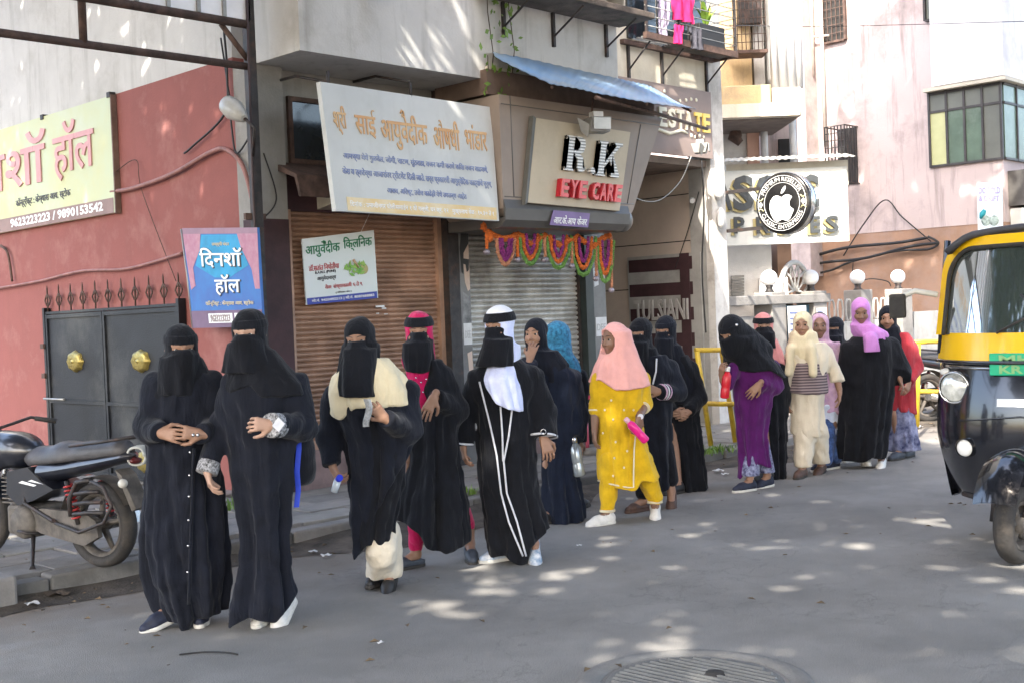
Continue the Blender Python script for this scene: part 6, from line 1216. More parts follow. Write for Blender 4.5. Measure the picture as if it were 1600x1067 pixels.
    sg.tube([(.08, .18, .38), (.10, .17, .50), (.02, .17, .62), (-.12, .17, .64)], .016, 8); sg.build('saree_guard', IRON, t, False)
    MB().tube([(.55, .12, .22), (.44, .22, .02), (.40, .25, .005)], [.016, .012, .02], 6).build('side_stand', IRON, t, False); MB().tube([(.48, .08, .22), (.52, .2, .24), (.6, .2, .25)], .012, 6).build('footrest', IRON, t, False)
    # front: forks, handlebar, lamp
    for y in (-.10, .10): MB().tube([(1.27, y, .295), (1.02, y, .86)], .02, 8).build('fork', CHR, t, False)
    MB().tube([(.86, -.34, .98), (.98, -.22, 1.02), (1.03, 0, .96), (.98, .22, 1.02), (.86, .34, .98)], .012, 8).build('handlebar', IRON, t, False)
    for y in (-1, 1): MB().tube([(.86, y * .34, .98), (.96, y * .24, 1.01)], .018, 8).build('grip', RUB, t, False)
    MB().sphere((1.16, 0, .88), .1, 16, 10, (1, 1.1, 1.1)).build('headlight', MBLK, t, False); mg = MB(); mg.sheet(lambda u, v: (1.27 + .325 * math.cos(.5 + 2.2 * u), -.055 + .11 * v, .295 + .325 * math.sin(.5 + 2.2 * u)), 18, 3, (0, 0, .006)); mg.build('front_mudguard', tank, t, False)
    return t
pw = on('Z', .118, 163, 884); bx = pw * (1, 1, 0) + (0, 0, .115)
fdir = -R0 * .85 + F0 * .53; mc = motorcycle('dusty black motorcycle with red rear spring parked on the pavement at the left edge', bx, math.atan2(fdir[1], fdir[0]), -.0); mc.scale = (.90, .90, .84)
ro = thing('rope_coil', 'small coil of white rope tied at the tail of the motorcycle', 'rope', ond(214, 712, 7.0)); 
MB().tube([np.array((.05 * math.cos(a_), .004 * a_ - .03, .055 * math.sin(a_) + .004 * math.sin(3 * a_))) for a_ in np.linspace(0, 6.28 * 5, 90)], .007, 6).build('rope', mat('rope_white', (.55, .56, .52), .8, .1), ro, False); ro.rotation_euler = (0, 0, ROTF)
m2 = on('Y', 6.7, 1450, 680); motorcycle('second motorcycle with a yellow tank parked behind the right barricade', m2 * (1, 1, 0), math.atan2(-.4, .9), 0, mat('tank_yellow', (.62, .42, .02), .3, .1, coat=.4))

# ------------------------------------------------------------------ auto rickshaw, nose towards -x (local: x back, y right of picture = -y)
rw = thing('auto_rickshaw', 'black and yellow three-wheeled auto rickshaw driving in from the right edge', 'auto rickshaw', (6.80, 2.79, 0)); YP = mat('rickshaw_yellow', (.85, .50, .012), .25, .05, 3, spec=.5, coat=.5); BP = mat('rickshaw_black', (.012, .013, .018), .16, .08, 4, spec=.6, coat=.7); VIN = mat('roof_vinyl', (.05, .05, .058), .55, .15, 7, bump=.2); WG = mat('windscreen', (.045, .06, .06), .04, .1, .8, spec=.9, coat=1.0); W2 = .655
wt = wheel(rw, .0, .215, .11, -.05)
for y in (-.56, .56): w_ = wheel(rw, 2.05, .215, .11, y)
# front mudguard: deep rounded shell
mg = MB(); mg.sheet(lambda u, v: ((.31 + .03 * math.sin(math.pi * v)) * math.cos(.38 + 2.5 * u) * -1.0, (-.17 + .24 * v), .235 + (.36 + .05 * math.sin(math.pi * v)) * math.sin(.38 + 2.5 * u)), 28, 12, (0, 0, -.006)); mg.build('front_mudguard', BP, rw, False)
for y in (-.09, .09): MB().tube([(.02, y, .22), (.12, y, .52)], .02, 8).build('front_fork', IRON, rw, False)
# nose shield
def nose(u, v):
    y = (u - .5) * 2; z = .27 + .86 * v; w_ = W2 * (.88 + .12 * min(1, v * 2.2) ** .7); x = .22 + .34 * abs(y) ** 2.6 - .06 * math.sin(math.pi * v) + .10 * v + .12 * (1 - v) ** 3 * (1 - .3 * abs(y)); return (x, y * w_, z)
MB().sheet(nose, 40, 24, (.02, 0, 0)).build('nose_shield', BP, rw, False)
for q_ in (-1, 1): MB().sheet(lambda u, v: (.56 + 1.9 * u, q_ * W2 * .985 * (1 - .11 * (1 - v) ** 2), .26 + .62 * v * (1 - .15 * math.sin(math.pi * u))), 16, 8, (0, -.015 * q_, 0)).build('side_panel', BP, rw, False)
def cowl(u, v):
    y = (u - .5) * 2; z = 1.115 + .165 * v; x = .27 + .33 * abs(y) ** 2.6 + .05 * v; return (x, y * W2 * 1.0, z)
MB().sheet(cowl, 40, 5, (.02, 0, 0)).build('yellow_cowl', YP, rw, False)
MB().tube([cowl(u, 0) + np.array((-.012, 0, -.005)) for u in np.linspace(0, 1, 31)], .012, 8).build('cowl_trim', BP, rw, False)
# windscreen frame: rounded arch in yellow, glass behind
def arch(t_, off=0, yk=1.0):      # t 0..1 from bottom left over the top to bottom right
    w_, zt, zb, rc = W2 * .985 - off, 1.87 - off, 1.27, .22 - off * .5
    if t_ < .33: k = t_ / .33; z = zb + (zt - rc - zb) * k; y = w_
    elif t_ < .45: a_ = (t_ - .33) / .12 * math.pi / 2; y = w_ - rc + rc * math.cos(a_); z = zt - rc + rc * math.sin(a_)
    elif t_ < .55: k = (t_ - .45) / .10; y = (w_ - rc) * (1 - 2 * k); z = zt
    elif t_ < .67: a_ = (t_ - .55) / .12 * math.pi / 2; y = -(w_ - rc) - rc * math.sin(a_); z = zt - rc + rc * math.cos(a_)
    else: k = (t_ - .67) / .33; z = zt - rc - (zt - rc - zb) * k; y = -w_
    return (.36 + .22 * abs(y / W2) ** 2.2 + .30 * (z - 1.27), y, z)
ts = list(np.linspace(0, .33, 6)) + list(np.linspace(.34, .45, 8)) + list(np.linspace(.46, .55, 8)) + list(np.linspace(.56, .67, 8)) + list(np.linspace(.68, 1, 6))
mb = MB(); vs = []
for t_ in ts:
    a, b_ = np.array(arch(t_)), np.array(arch(t_, .062)); vs += [a + (-.01, 0, 0), b_ + (-.018, 0, 0), b_ + (.03, 0, 0), a + (.05, 0, 0)]
fs = [(i * 4 + j, i * 4 + (j + 1) % 4, (i + 1) * 4 + (j + 1) % 4, (i + 1) * 4 + j) for i in range(len(ts) - 1) for j in range(4)]; mb.add(vs, fs, False); mb.build('windscreen_frame', YP, rw, False)
MB().tube([np.array(arch(t_, .07)) + (-.012, 0, 0) for t_ in ts], .013, 8).build('rubber_seal', RUB, rw, False)
gl = MB(); n = len(ts); inner = [np.array(arch(t_, .066)) for t_ in ts]
gl.grid(lambda u, v: (lambda p, q_: p * (1 - v) + q_ * v)(inner[int(round(u * (n // 2)))], inner[n - 1 - int(round(u * (n // 2)))]) + np.array((-.10 * math.sin(math.pi * v), 0, 0)), n // 2, 14)
gl.v = [(v[0] + .06, v[1], v[2]) for v in gl.v]; gl.v = [(.36 + .22 * abs(v[1] / W2) ** 2.2 + .30 * (v[2] - 1.27) + .008, v[1], v[2]) for v in gl.v]
gm = bpy.data.materials.new('windscreen_glass'); gm.use_nodes = True; b_ = principled(gm); b_.inputs['Base Color'].default_value = (.20, .25, .24, 1); b_.inputs['Roughness'].default_value = .04; b_.inputs['Transmission Weight'].default_value = .85; b_.inputs['IOR'].default_value = 1.5; b_.inputs['Coat Weight'].default_value = 1
gv = list(gl.v); gf = list(gl.f); gl.add([(v[0] + .005, v[1], v[2]) for v in gv], [tuple(reversed(f)) for f in gf], True); gl.build('windscreen', gm, rw, False)
# roof
def roof(u, v): 
    y = (u - .5) * 2; x = .50 + 1.9 * v; return (x + .08, y * (W2 - .09), 1.865 + .05 * (1 - y * y) - .03 * v - .5 * max(0, abs(y) - .70) ** 1.6)
MB().sheet(roof, 30, 16, (0, 0, -.02)).build('roof', VIN, rw, False); MB().tube([np.array(roof(u, 0)) + (.0, 0, -.01) for u in np.linspace(0, 1, 21)], .022, 8).build('roof_piping', VIN, rw, False)
MB().box(2.35, 2.42, -W2, W2, .5, 1.88).build('rear_panel', YP, rw, False)
for y in (-W2 + .02, W2 - .02): MB().tube([(.60, y, 1.15), (.75, y, 1.86)], .022, 8).build('door_post', BP, rw, False); MB().tube([(1.55, y, .9), (1.55, y, 1.88)], .022, 8).build('door_post', BP, rw, False)
MB().box(1.9, 2.1, -.55, .55, .8, 1.3).build('passenger_backrest', SEAT, rw, False); MB().bbox(1.45, 1.95, -.55, .55, .55, .75, .03).build('passenger_seat', SEAT, rw, False); MB().bbox(.95, 1.25, -.3, .3, .62, .78, .03).build('driver_seat', SEAT, rw, False); MB().box(.6, 2.4, -.5, .5, .28, .33).build('floor_pan', BP, rw, False)
MB().tube([(.62, -.30, 1.12), (.58, 0, 1.14), (.62, .30, 1.12)], .014, 8).build('handlebar', IRON, rw, False)
# lamps, plate, stickers
def onnose(y, z, off=0.): v = (z - .27) / .86; w_ = W2 * (.88 + .12 * min(1, v * 2.2) ** .7); return np.array(nose((y / w_) / 2 + .5, v)) + (-off, 0, 0)
LENS = mat('lens_clear', (.60, .62, .60), .08, .3, 14, spec=.8, coat=1, metal=.3)
for y in (.44, -.44):
    c = onnose(y, .96); h = MB(); h.lathe((c[0] - .03, y, .955), [(.098, .09), (.100, -.012), (.092, -.024), (.088, -.018)], 28, 'x'); hl = h.build('headlight', CHR, rw, False); g_l = MB(); g_l.sphere((c[0] - .035, y, .955), .089, 24, 12, (.32, 1, 1)); g_l.build('lens', LENS, hl, False)
    c = onnose(y * .80, .60); h = MB(); h.lathe((c[0] - .02, y * .80, .60), [(.055, .05), (.058, -.012), (.052, -.02)], 20, 'x'); fl_ = h.build('fog_light', BP, rw, False); g_l = MB(); g_l.sphere((c[0] - .022, y * .80, .60), .051, 18, 10, (.4, 1, 1)); g_l.build('lens', mat('lens_white', (.82, .82, .80), .2, .03, coat=.5), fl_, False)
    c = onnose(y * 1.28, 1.04); MB().sphere(c, .035, 12, 8, (.6, 1.3, .7)).build('indicator', mat('indicator_white', (.72, .70, .66), .2, .05, coat=.5), rw, False)
c = onnose(0.05, 1.12); npt = MB().bbox(c[0] - .045, c[0] - .03, -.30, .19, 1.035, 1.165, .006).build('number_plate', mat('plate_green', (.0, .40, .20), .35, .05), rw, False); PLY = mat('plate_letters', (.25, .50, .20), .5, .1)
for s_, z0, z1 in (('MH 12', 1.105, 1.155), ('KR 3724', 1.045, 1.095)): letter_fn('lettering', s_, PLY, npt, lambda u, v, o: (c[0] - .046 - o, .13 - u * .38, z0 + (z1 - z0) * v), .002, .03, world=False)
mb = MB(); mb.prism([(.13, .90), (-.30, .91), (-.33, .85), (.02, .83), (.12, .86)], 'x', .0, .001); st = mb
# the pale badge on the nose follows the shield
MB().sheet(lambda u, v: onnose(.14 - .46 * u, .90 - .045 * v, .004), 14, 3, (-.003, 0, 0)).build('badge', WHP, rw, False)
MB().tube([onnose(y, 1.075, .008) for y in np.linspace(.56, -.56, 21)], .010, 8).build('nose_ridge', CHR, rw, False); MB().tube([onnose(y, .80 - .10 * abs(y), .004) for y in np.linspace(.40, -.40, 17)], .006, 6).build('nose_crease', BP, rw, False)
MB().tube([onnose(y, .29, .004) for y in np.linspace(.46, -.46, 21)], .016, 8).build('lower_rim', IRON, rw, False)
for q_ in (1, -1): mr = MB().tube([(.60, q_ * W2 * .98, 1.52), (.56, q_ * (W2 + .12), 1.55), (.52, q_ * (W2 + .23), 1.50)], .018, 8).build('mirror_arm', mat('arm_white', (.60, .58, .52), .4, .1), rw, False); MB().bbox(.50, .54, q_ * (W2 + .22) - .055, q_ * (W2 + .22) + .055, 1.38, 1.535, .015).build('mirror_head', RUB, mr, False)
MB().tube([np.array(cowl(.62, 1)) + (-.02, 0, .0), (.42, -.05, 1.40), (.44, .06, 1.50)], .008, 6).build('wiper', IRON, rw, False)

def G(s, px, py, z=0.):
    w = on('Z', z, px, py) - s.o; return np.array([w @ R0, w @ F0, w[2]])
Person.G = G
BLK = fabric('cloth_black', (.0065, .0075, .0115), .2, sheen=.08)
BLK2 = fabric('cloth_ink', (.008, .010, .018), .2, sheen=.08)
NAVY = fabric('cloth_navy', (.009, .0135, .029), .2, sheen=.08)
CREAM = fabric('cloth_cream', (.72, .62, .42), .05); CREAM2 = fabric('cloth_offwhite', (.70, .62, .49), .05)
PINKH = fabric('cloth_hot_pink', (.55, .01, .10), .1); WHT = fabric('cloth_white', (.75, .76, .80), .04); PBLUE = fabric('cloth_pale_blue', (.55, .60, .86), .12, scale=14, col2=(.70, .74, .92))
BLUE = fabric('cloth_blue', (.05, .25, .42), .3, scale=40, col2=(.02, .08, .16)); ROSE = fabric('cloth_rose', (.80, .40, .36), .06); YEL = fabric('cloth_yellow', (.70, .43, .012), .12)
PURP = fabric('cloth_purple', (.095, .010, .12), .15); LILAC = fabric('cloth_lavender', (.56, .24, .60), .1); PALEL = fabric('cloth_pale_lilac', (.48, .30, .46), .25, scale=20, col2=(.62, .42, .50))
RED = fabric('cloth_brick_red', (.40, .035, .05), .12); JEAN = fabric('cloth_denim', (.07, .13, .32), .3, scale=30); TDYE = fabric('cloth_tie_dye', (.020, .028, .09), .3, scale=9, col2=(.36, .38, .55))
PATT = fabric('cloth_blue_pattern', (.03, .03, .09), .3, scale=34, col2=(.35, .38, .55)); PALEW = fabric('cloth_pale', (.62, .68, .80), .05); PKB = fabric('cloth_salmon', (.70, .28, .27), .08)
TRIM = mat('trim_white', (.62, .63, .68), .6, .08, 40); GREY = mat('trim_grey', (.25, .27, .33), .6, .08, 40); SILV = mat('silver', (.6, .6, .6), .25, .1, 30, metal=.9)
SHW = mat('shoe_white', (.72, .70, .66), .6, .08, 30, bump=.1); SHK = mat('shoe_black', (.018, .017, .018), .5, .2, 30); SHN = mat('shoe_navy', (.015, .02, .045), .7, .2, 30, bump=.2)
SHB = mat('shoe_blue', (.12, .22, .36), .6, .9, 26, col2=(.65, .66, .68)); SHBR = mat('shoe_brown', (.09, .045, .03), .6, .2, 30); SOLE = mat('sole_white', (.62, .60, .55), .6, .08, 30); SOLED = mat('sole_dark', (.04, .035, .03), .7, .2, 30); SHG = mat('shoe_slate', (.05, .06, .08), .55, .2, 30)
GRP = 'women and girls walking along the road'
def front_pt(s, R, px, py, dy, ratio=.72, bmax=.24, lift=.012):
    """point on the front of a loft made from rows R, seen through the pixel px, py"""
    p = s.L(px, py, dy); Z = np.array(sorted(R)); cx, cy, a, b = (np.interp(p[2], Z[:, 0], Z[:, i]) for i in (1, 2, 3, 4))
    q = 1 - min(.98, ((p[0] - cx) / a) ** 2); y = cy - b * math.sqrt(max(.02, q)) - lift
    for _ in range(3): p = s.L(px, py, y); y2 = cy - b * math.sqrt(max(.02, 1 - min(.98, ((p[0] - cx) / a) ** 2))) - lift; y = y2
    return s.L(px, py, y)
def piping(s, name, m, R, pts, r=.006, lift=.010):
    P = [front_pt(s, R, x, y, 0, lift=lift) for x, y in pts]; Q = []
    for i in range(len(P) - 1):
        for t in np.linspace(0, 1, 7)[:-1 if i < len(P) - 2 else None]:
            x = pts[i][0] * (1 - t) + pts[i + 1][0] * t; y = pts[i][1] * (1 - t) + pts[i + 1][1] * t; Q.append(front_pt(s, R, x, y, 0, lift=lift))
    return MB().tube(Q, r, 6).build(name, m, s.t, False)
def ring(s, name, m, a, b, t, r, w, n=18):
    """cuff band: a short tube round the line a-b at fraction t"""
    a, b = np.array(a), np.array(b); p = a + (b - a) * t; u = unit(b - a); return MB().tube([p - u * w / 2, p - u * w / 4, p + u * w / 4, p + u * w / 2], [r * .97, r, r, r * .97], n).build(name, m, s.t, False)
def bottle(name, label, a, b, r, m, capm, s):
    """a held bottle is its own thing; a bottom, b cap end, in the frame of person s"""
    a, b = np.array(a), np.array(b); w = s.o + R0 * a[0] + F0 * a[1] + UP * a[2]; t = thing(name, label, 'bottle', w, s.rot)
    u = b - a; P = lambda f: u * f
    MB().tube([P(0), P(.02), P(.05), P(.30), P(.34), P(.38), P(.72), P(.80), P(.84)], [r * .7, r * .93, r, r, r * .92, r, r, r * .7, r * .5], 18).build('bottle_body', m, t, False)
    MB().tube([P(.84), P(.85), P(.98), P(1)], [r * .5, r * .62, r * .62, r * .5], 16).build('cap', capm, t, False)
    return t

# 1 ---- in front, left
s = Person('veiled woman in buttoned black abaya with clasped hands, nearest the motorcycle', (290, 978), 6.13, (283, 545, -.02), -12, -22, 6, group=GRP, skin=SKIN)
s.head()
s.arm((243, 602, 0), (231, 668, -.06), (251, 676, -.22), (287, 682, -.27), .8, (.1, .9, -.2), 1)
s.arm((330, 600, .02), (345, 668, -.03), (314, 678, -.22), (262, 672, -.29), .6, (-.1, .9, -.2), 1)
f1 = s.shoe(s.G(272, 968, .03), (-.75, -.65), SHN, SOLE, 14); f2 = s.shoe(s.G(318, 968), (.15, -1), SHN, SOLE, 0)
s.body([f1, f2])
RR = [(575, 262, 312), (590, 240, 330), (610, 230, 338), (640, 228, 340), (690, 228, 342), (760, 226, 350), (840, 220, 353), (900, 227, 355), (950, 246, 352), (985, 262, 346)]
s.robe('abaya', BLK2, RR, [(220, 925), (240, 952), (262, 966), (285, 966), (292, 982), (302, 980), (308, 962), (345, 955)], fold=.034, nf=8, seed=11, sr=((.07, .066, .05), (.07, .066, .05)))
s.hood('hijab', BLK, [(562, 258, 315), (590, 240, 330), (615, 230, 332), (632, 232, 318)], [(225, 632), (250, 640), (290, 630), (330, 600), (345, 590)], (.06, .030, .012), seed=12)
s.veil('niqab', BLK, [(556, 256, 312), (580, 252, 314), (617, 252, 316)], [(250, 616), (318, 617)], seed=13)
s.band('brow_band', BLK)
R_ = s.rows(RR)
for y in (706, 742, 775, 812, 852, 893): MB().sphere(front_pt(s, R_, 297 + (y - 700) * -.02, y, 0, lift=.022), .0075, 10, 6).build('button', SILV, s.t, False)
MB().tube([front_pt(s, R_, 303 - i * .9, 700 + i * 27, 0, lift=.018) for i in range(10)], .009, 6).build('placket', BLK2, s.t, False)
for x in (302, 309): MB().sphere(s.L(x, 679, -.275), .009, 10, 6).build('cuff_button', SILV, s.t, False)

# 2 ----
s = Person('veiled woman in black abaya with backpack, fist at her waist, white trainers', (410, 982), 5.98, (390, 522, -.02), 15, 10, 5, group=GRP, skin=SKIN_P)
s.head()
s.arm((368, 602, 0), (343, 672, .02), (324, 734, -.06), (331, 772, -.10), .7, (1, .3, 0), -1)
s.arm((462, 602, .03), (474, 666, -.03), (426, 664, -.25), (388, 661, -.30), 1.15, (-.1, .9, -.3), 1)
f1 = s.shoe(s.G(413, 968), (-.02, -1), SHW, SOLE, 0); f2 = s.shoe(s.G(452, 950, .06), (-.35, -.9), SHW, SOLE, 38)
s.body([f1, f2])
RR = [(575, 368, 425), (592, 350, 462), (620, 346, 474), (660, 350, 466), (700, 357, 460), (760, 362, 457), (840, 376, 450), (890, 372, 452), (930, 360, 459), (975, 352, 462)]
s.robe('abaya', BLK2, RR, [(350, 945), (362, 976), (372, 968), (400, 958), (436, 966), (452, 948), (468, 920)], fold=.034, nf=7, seed=21, sr=((.066, .058, .05), (.072, .068, .055)))
s.hood('hijab', BLK, [(548, 364, 430), (575, 355, 452), (600, 350, 478), (616, 352, 484)], [(340, 605), (365, 612), (400, 600), (418, 618), (490, 616)], (.062, .030, .012), seed=22)
s.veil('niqab', BLK, [(535, 360, 414), (560, 354, 424), (584, 348, 428)], [(345, 582), (430, 582)], seed=23)
s.band('brow_band', BLK)
a = s.arms[1]; ring(s, 'cuff', fabric('cuff_lace', (.02, .02, .02), .9, scale=90, col2=(.5, .5, .52)), a[1], a[2], .93, .060, .07)
a = s.arms[0]; ring(s, 'cuff', MATS['cuff_lace'], a[1], a[2], .93, .054, .06)
c = s.L(435, 663, -.32); MB().prism([(c[0] + dx * .030, c[2] + dz * .034) for dx, dz in ((0, 1), (1, .1), (0, -1), (-1, -.1))], 'y', c[1], c[1] + .012).build('cuff_emblem', TRIM, s.t, False)
b0 = s.o; w = s.L(462, 690, .20); bp = thing('backpack', 'black backpack with a hanging blue strap on the white-trainered woman', 'backpack', s.o + R0 * w[0] + F0 * w[1] + UP * (w[2] - .2), s.rot)
F = Field((-.25, -.2, -.05), (.25, .2, .5), .008); F.cap((-.02, 0, .08), (-.02, 0, .34), .10, .085, .03); F.cap((.02, -.02, .06), (.02, -.02, .2), .085, .07, .03); F.wrinkle(.006); V, Q = F.nets(); link('bag', mesh_np(relax(V, Q, 2), Q), fabric('bag_cloth', (.012, .013, .018), .2), bp, False, True)
Q = [s.L(x, y, .02) - np.array([w[0], w[1], w[2] - .2]) for x, y in ((466, 672), (467, 700), (464, 735), (466, 765), (463, 792))]
m = MB(); n = len(Q)
for i in range(n - 1): m.quadslab([Q[i] + (-.013, 0, 0), Q[i] + (.013, 0, 0), Q[i + 1] + (.013, 0, 0), Q[i + 1] + (-.013, 0, 0)], .003)
m.build('strap', mat('strap_blue', (.01, .05, .55), .6, .1, 30), bp, False)

# 3 ----
s = Person('veiled woman in black with cream shawl over her shoulders and cream trousers', (598, 925), 6.63, (562, 531, -.02), 15, 8, 8, htilt=2, group=GRP)
s.head()
s.arm((524, 620, .03), (513, 682, .03), (519, 726, -.03), (531, 752, -.08), 1.2, (.8, .4, 0), -1)
s.arm((634, 612, .03), (640, 672, -.02), (602, 654, -.24), (577, 628, -.30), 1.3, (-.2, .9, 0), 1)
f1 = s.shoe(s.G(592, 912), (-.2, -1), SHK, SOLED, -4, clog=True); f2 = s.shoe(s.G(612, 908, .03), (-.1, -1), SHK, SOLED, 25, clog=True)
s.body([f1, f2], bareleg=True)
def tr(F):
    F.cap(s.L(596, 825, .05), s.L(597, 865, .0), .078, .08, .03); F.cap(s.L(597, 860, -.02), f1[0] + (0, .01, -.06), .08, .082, .03)
    F.cap(s.L(604, 830, .1), f2[0] + (0, .02, .0), .08, .075, .03)
F = s.fld([s.L(560, 790, -.1), s.L(640, 900, .2)], .12); tr(F); F.above(.055); F.wrinkle(.007, .9, 5); s.part('trousers', F, CREAM2)
RR = [(585, 545, 590), (600, 530, 625), (640, 522, 645), (700, 541, 642), (760, 545, 636), (800, 546, 626), (850, 550, 618), (880, 552, 616)]
s.robe('under_robe', BLK, [(r[0], r[1] + 4, r[2] - 5) for r in RR], [(545, 862), (560, 868), (577, 846), (600, 850), (616, 848), (626, 815), (640, 780)], fold=.02, nf=7, seed=31, sleeves=False)
s.robe('robe', BLK2, RR, [(538, 855), (556, 872), (572, 850), (590, 800), (605, 770), (622, 740), (640, 710), (650, 690)], fold=.036, nf=7, seed=32, sr=((.074, .062, .055), (.078, .07, .05)))
s.robe('shawl', CREAM, [(560, 548, 606), (585, 518, 630), (612, 511, 644), (636, 512, 646), (655, 514, 640)], [(505, 636), (522, 650), (536, 654), (560, 636), (580, 632), (600, 636), (642, 630), (652, 612)], fold=.02, nf=9, seed=33, sleeves=False, k=.06, wr=.005, bmax=.2)
s.hood('hijab', BLK, [(540, 536, 592), (560, 530, 592), (580, 526, 590), (600, 524, 560)], [(520, 596), (540, 602), (560, 590), (600, 560)], (.058, .036, .006), seed=34)
s.veil('niqab', BLK, [(545, 538, 590, .09, -.06), (570, 535, 592, .10, -.08), (600, 534, 594, .12, -.10), (618, 536, 596, .13, -.10)], [(530, 617), (600, 617)], seed=35, dy=-.08)
a = s.arms[0][3]; bt = s.o + R0 * a[0] + F0 * a[1] + UP * a[2]
t = thing('bottle_top', 'small blue bottle top held low in the hand of the woman with the cream shawl', 'bottle cap', bt, s.rot); MB().cyl((-.005, -.03, .015), (.01, -.06, .03), .018, 14).build('cap', mat('cap_blue', (.01, .03, .6), .4, .1), t, False); MB().cyl((-.03, -.02, -.05), (-.005, -.03, .015), .02, 14).build('bottle_neck', mat('clear_plastic', (.55, .60, .65), .15, .1), t, False)
a = s.L(574, 645, -.34); t = thing('folded_paper', 'grey crumpled strip held in the fist of the woman with the cream shawl', 'paper', s.o + R0 * a[0] + F0 * a[1] + UP * a[2], s.rot)
MB().sheet(lambda u, v: ((u - .5) * .035 + .01 * math.sin(v * 5), .006 * math.sin(u * 7 + v * 3), (.5 - v) * .14), 4, 8).build('strip', mat('paper_grey', (.3, .32, .34), .5, .3, 50), t, False)

# 4 ----
s = Person('veiled woman in open black abaya over hot pink kurta, pink headscarf and leggings', (680, 885), 7.25, (655, 519, 0), 10, 0, 5, group=GRP)
s.head()
s.arm((636, 600, .04), (628, 660, .06), (640, 700, .02), (640, 720, 0), .4)
s.arm((694, 592, .02), (714, 642, .02), (678, 620, -.18), (656, 664, -.22), .35, (.2, .9, 0), 1)
f1 = s.shoe(s.G(650, 885), (-.75, -.6), SHG, SOLED, 0, clog=True); f2 = s.shoe(s.G(735, 868, .02), (.15, -1), SHG, SOLED, 8, clog=True)
s.body([f1, f2], bareleg=True)
F = s.fld([f1[0], s.L(650, 790), f2[0], s.L(720, 790, .1)], .12, .008); F.cap(s.L(652, 790, 0), f1[0] + (0, 0, .05), .062, .044, .02); F.cap(s.L(715, 780, .1), f2[0] + (0, 0, .12), .062, .038, .02); F.wrinkle(.003, 1.5); s.part('leggings', F, PINKH)
s.robe('pink_kurta', PINKH, [(560, 635, 675), (580, 634, 680), (640, 642, 680)], fold=.01, sleeves=False, seed=40, ratio=.9)
RR = [(562, 662, 690, .08), (575, 652, 700, .1), (595, 646, 708, .11), (620, 648, 716), (660, 642, 716), (720, 640, 718), (780, 624, 728), (830, 616, 734), (855, 614, 736)]
def slash(F):      # the open front: a wedge over the chest
    for t in np.linspace(0, 1, 9):
        x = 655 - 8 * t; y = 572 + 62 * t; F.cap(s.L(x, y, -.32), s.L(x, y, -.02), .075 * (1 - t) + .008, .062 * (1 - t) + .006, .01, True)
s.robe('abaya', BLK, RR, [(610, 808), (638, 816), (656, 826), (670, 850), (700, 858), (736, 846), (740, 835)], fold=.032, nf=8, seed=41, sr=((.062, .06, .058), (.07, .07, .055)), slen=(1, .92), extra=slash)
s.hood('headscarf', PINKH, [(545, 633, 674), (562, 628, 676), (575, 632, 672)], [(624, 572), (680, 590)], (.06, .030, .012), seed=42)
s.band('brow_band', BLK, .036, .092, .018)
s.veil('niqab', BLK, [(535, 630, 676), (560, 629, 680), (577, 634, 676)], [(628, 578), (660, 582), (684, 576)], seed=43)
for i, (x, y) in enumerate(((650, 590), (658, 597), (666, 592), (652, 604), (661, 612))): MB().sphere(s.L(x, y, -.21), .005, 8, 5).build('sequin', SILV, s.t, False)

# 5 ----
s = Person('veiled woman in white-piped black abaya with pale blue scarf and blue-white trainers', (805, 878), 7.4, (780, 511, -.02), 35, 32, 4, group=GRP)
s.head()
s.arm((746, 592, 0), (728, 645, .03), (724, 696, .02), (727, 724, .0), .7, (1, .3, 0), -1)
s.arm((832, 588, .03), (850, 640, .03), (849, 684, -.02), (858, 710, -.05), .7, (-.3, .8, 0), 1, size=1.05)
f1 = s.shoe(s.G(790, 874), (-.85, -.5), SHB, SOLE, 0); f2 = s.shoe(s.G(834, 862, .05), (.1, -1), SHB, SOLE, 34)
s.body([f1, f2])
RR = [(562, 764, 812), (575, 746, 830), (595, 742, 838), (640, 746, 832), (700, 746, 836), (760, 749, 840), (810, 756, 855), (845, 758, 864), (872, 764, 850)]
R_ = s.rows(RR)
s.robe('abaya', BLK, RR, [(755, 858), (768, 868), (790, 862), (800, 872), (815, 880), (824, 872), (830, 850), (850, 830), (875, 812)], fold=.022, nf=8, seed=51, sr=((.066, .058, .062), (.07, .072, .088)), slen=(.98, .96))
for nm, P_ in (('piping', [(749, 596), (765, 660), (776, 710), (783, 770), (795, 815), (817, 868)]), ('piping', [(782, 635), (785, 680), (786, 720)]), ('piping', [(800, 640), (795, 680), (787, 720), (792, 770), (808, 815), (822, 868)])): piping(s, nm, TRIM, R_, P_, .0065, .014)
for i, rr in ((0, .064), (1, .090)): a = s.arms[i]; ring(s, 'cuff_piping', TRIM, a[1], a[2], .93, rr, .012)
MB().tube([s.L(849 + 4 * math.cos(t), 674 + 4 * math.sin(t), -.115) for t in np.linspace(0, 6.28, 13)], .003, 6).build('cuff_button', SILV, s.t, False)
s.hood('scarf', PBLUE, [(540, 762, 814), (565, 760, 812), (590, 754, 812, .13, -.06), (615, 760, 816, .15, -.07), (635, 770, 818, .16, -.07)], [(748, 585), (760, 605), (775, 626), (795, 636), (820, 641)], (.06, .030, .012), seed=52, fold=.016)
F = Field(s.hc - .2, s.hc + .2, .0055); sd, f, u = s.hfr; F.ell(s.hc + (f * -.014 + u * .034), (.092, .112, .098), np.array([sd, f, u]), .02); F.plane(s.hc + u * .078, -u); s.part('under_cap', F, WHT)
s.band('brow_band', BLK, .034, .088, .022)
s.veil('niqab', BLK, [(530, 756, 801), (555, 748, 803), (572, 742, 803)], [(738, 572), (805, 571)], seed=53, dy=-.07, b=.10)

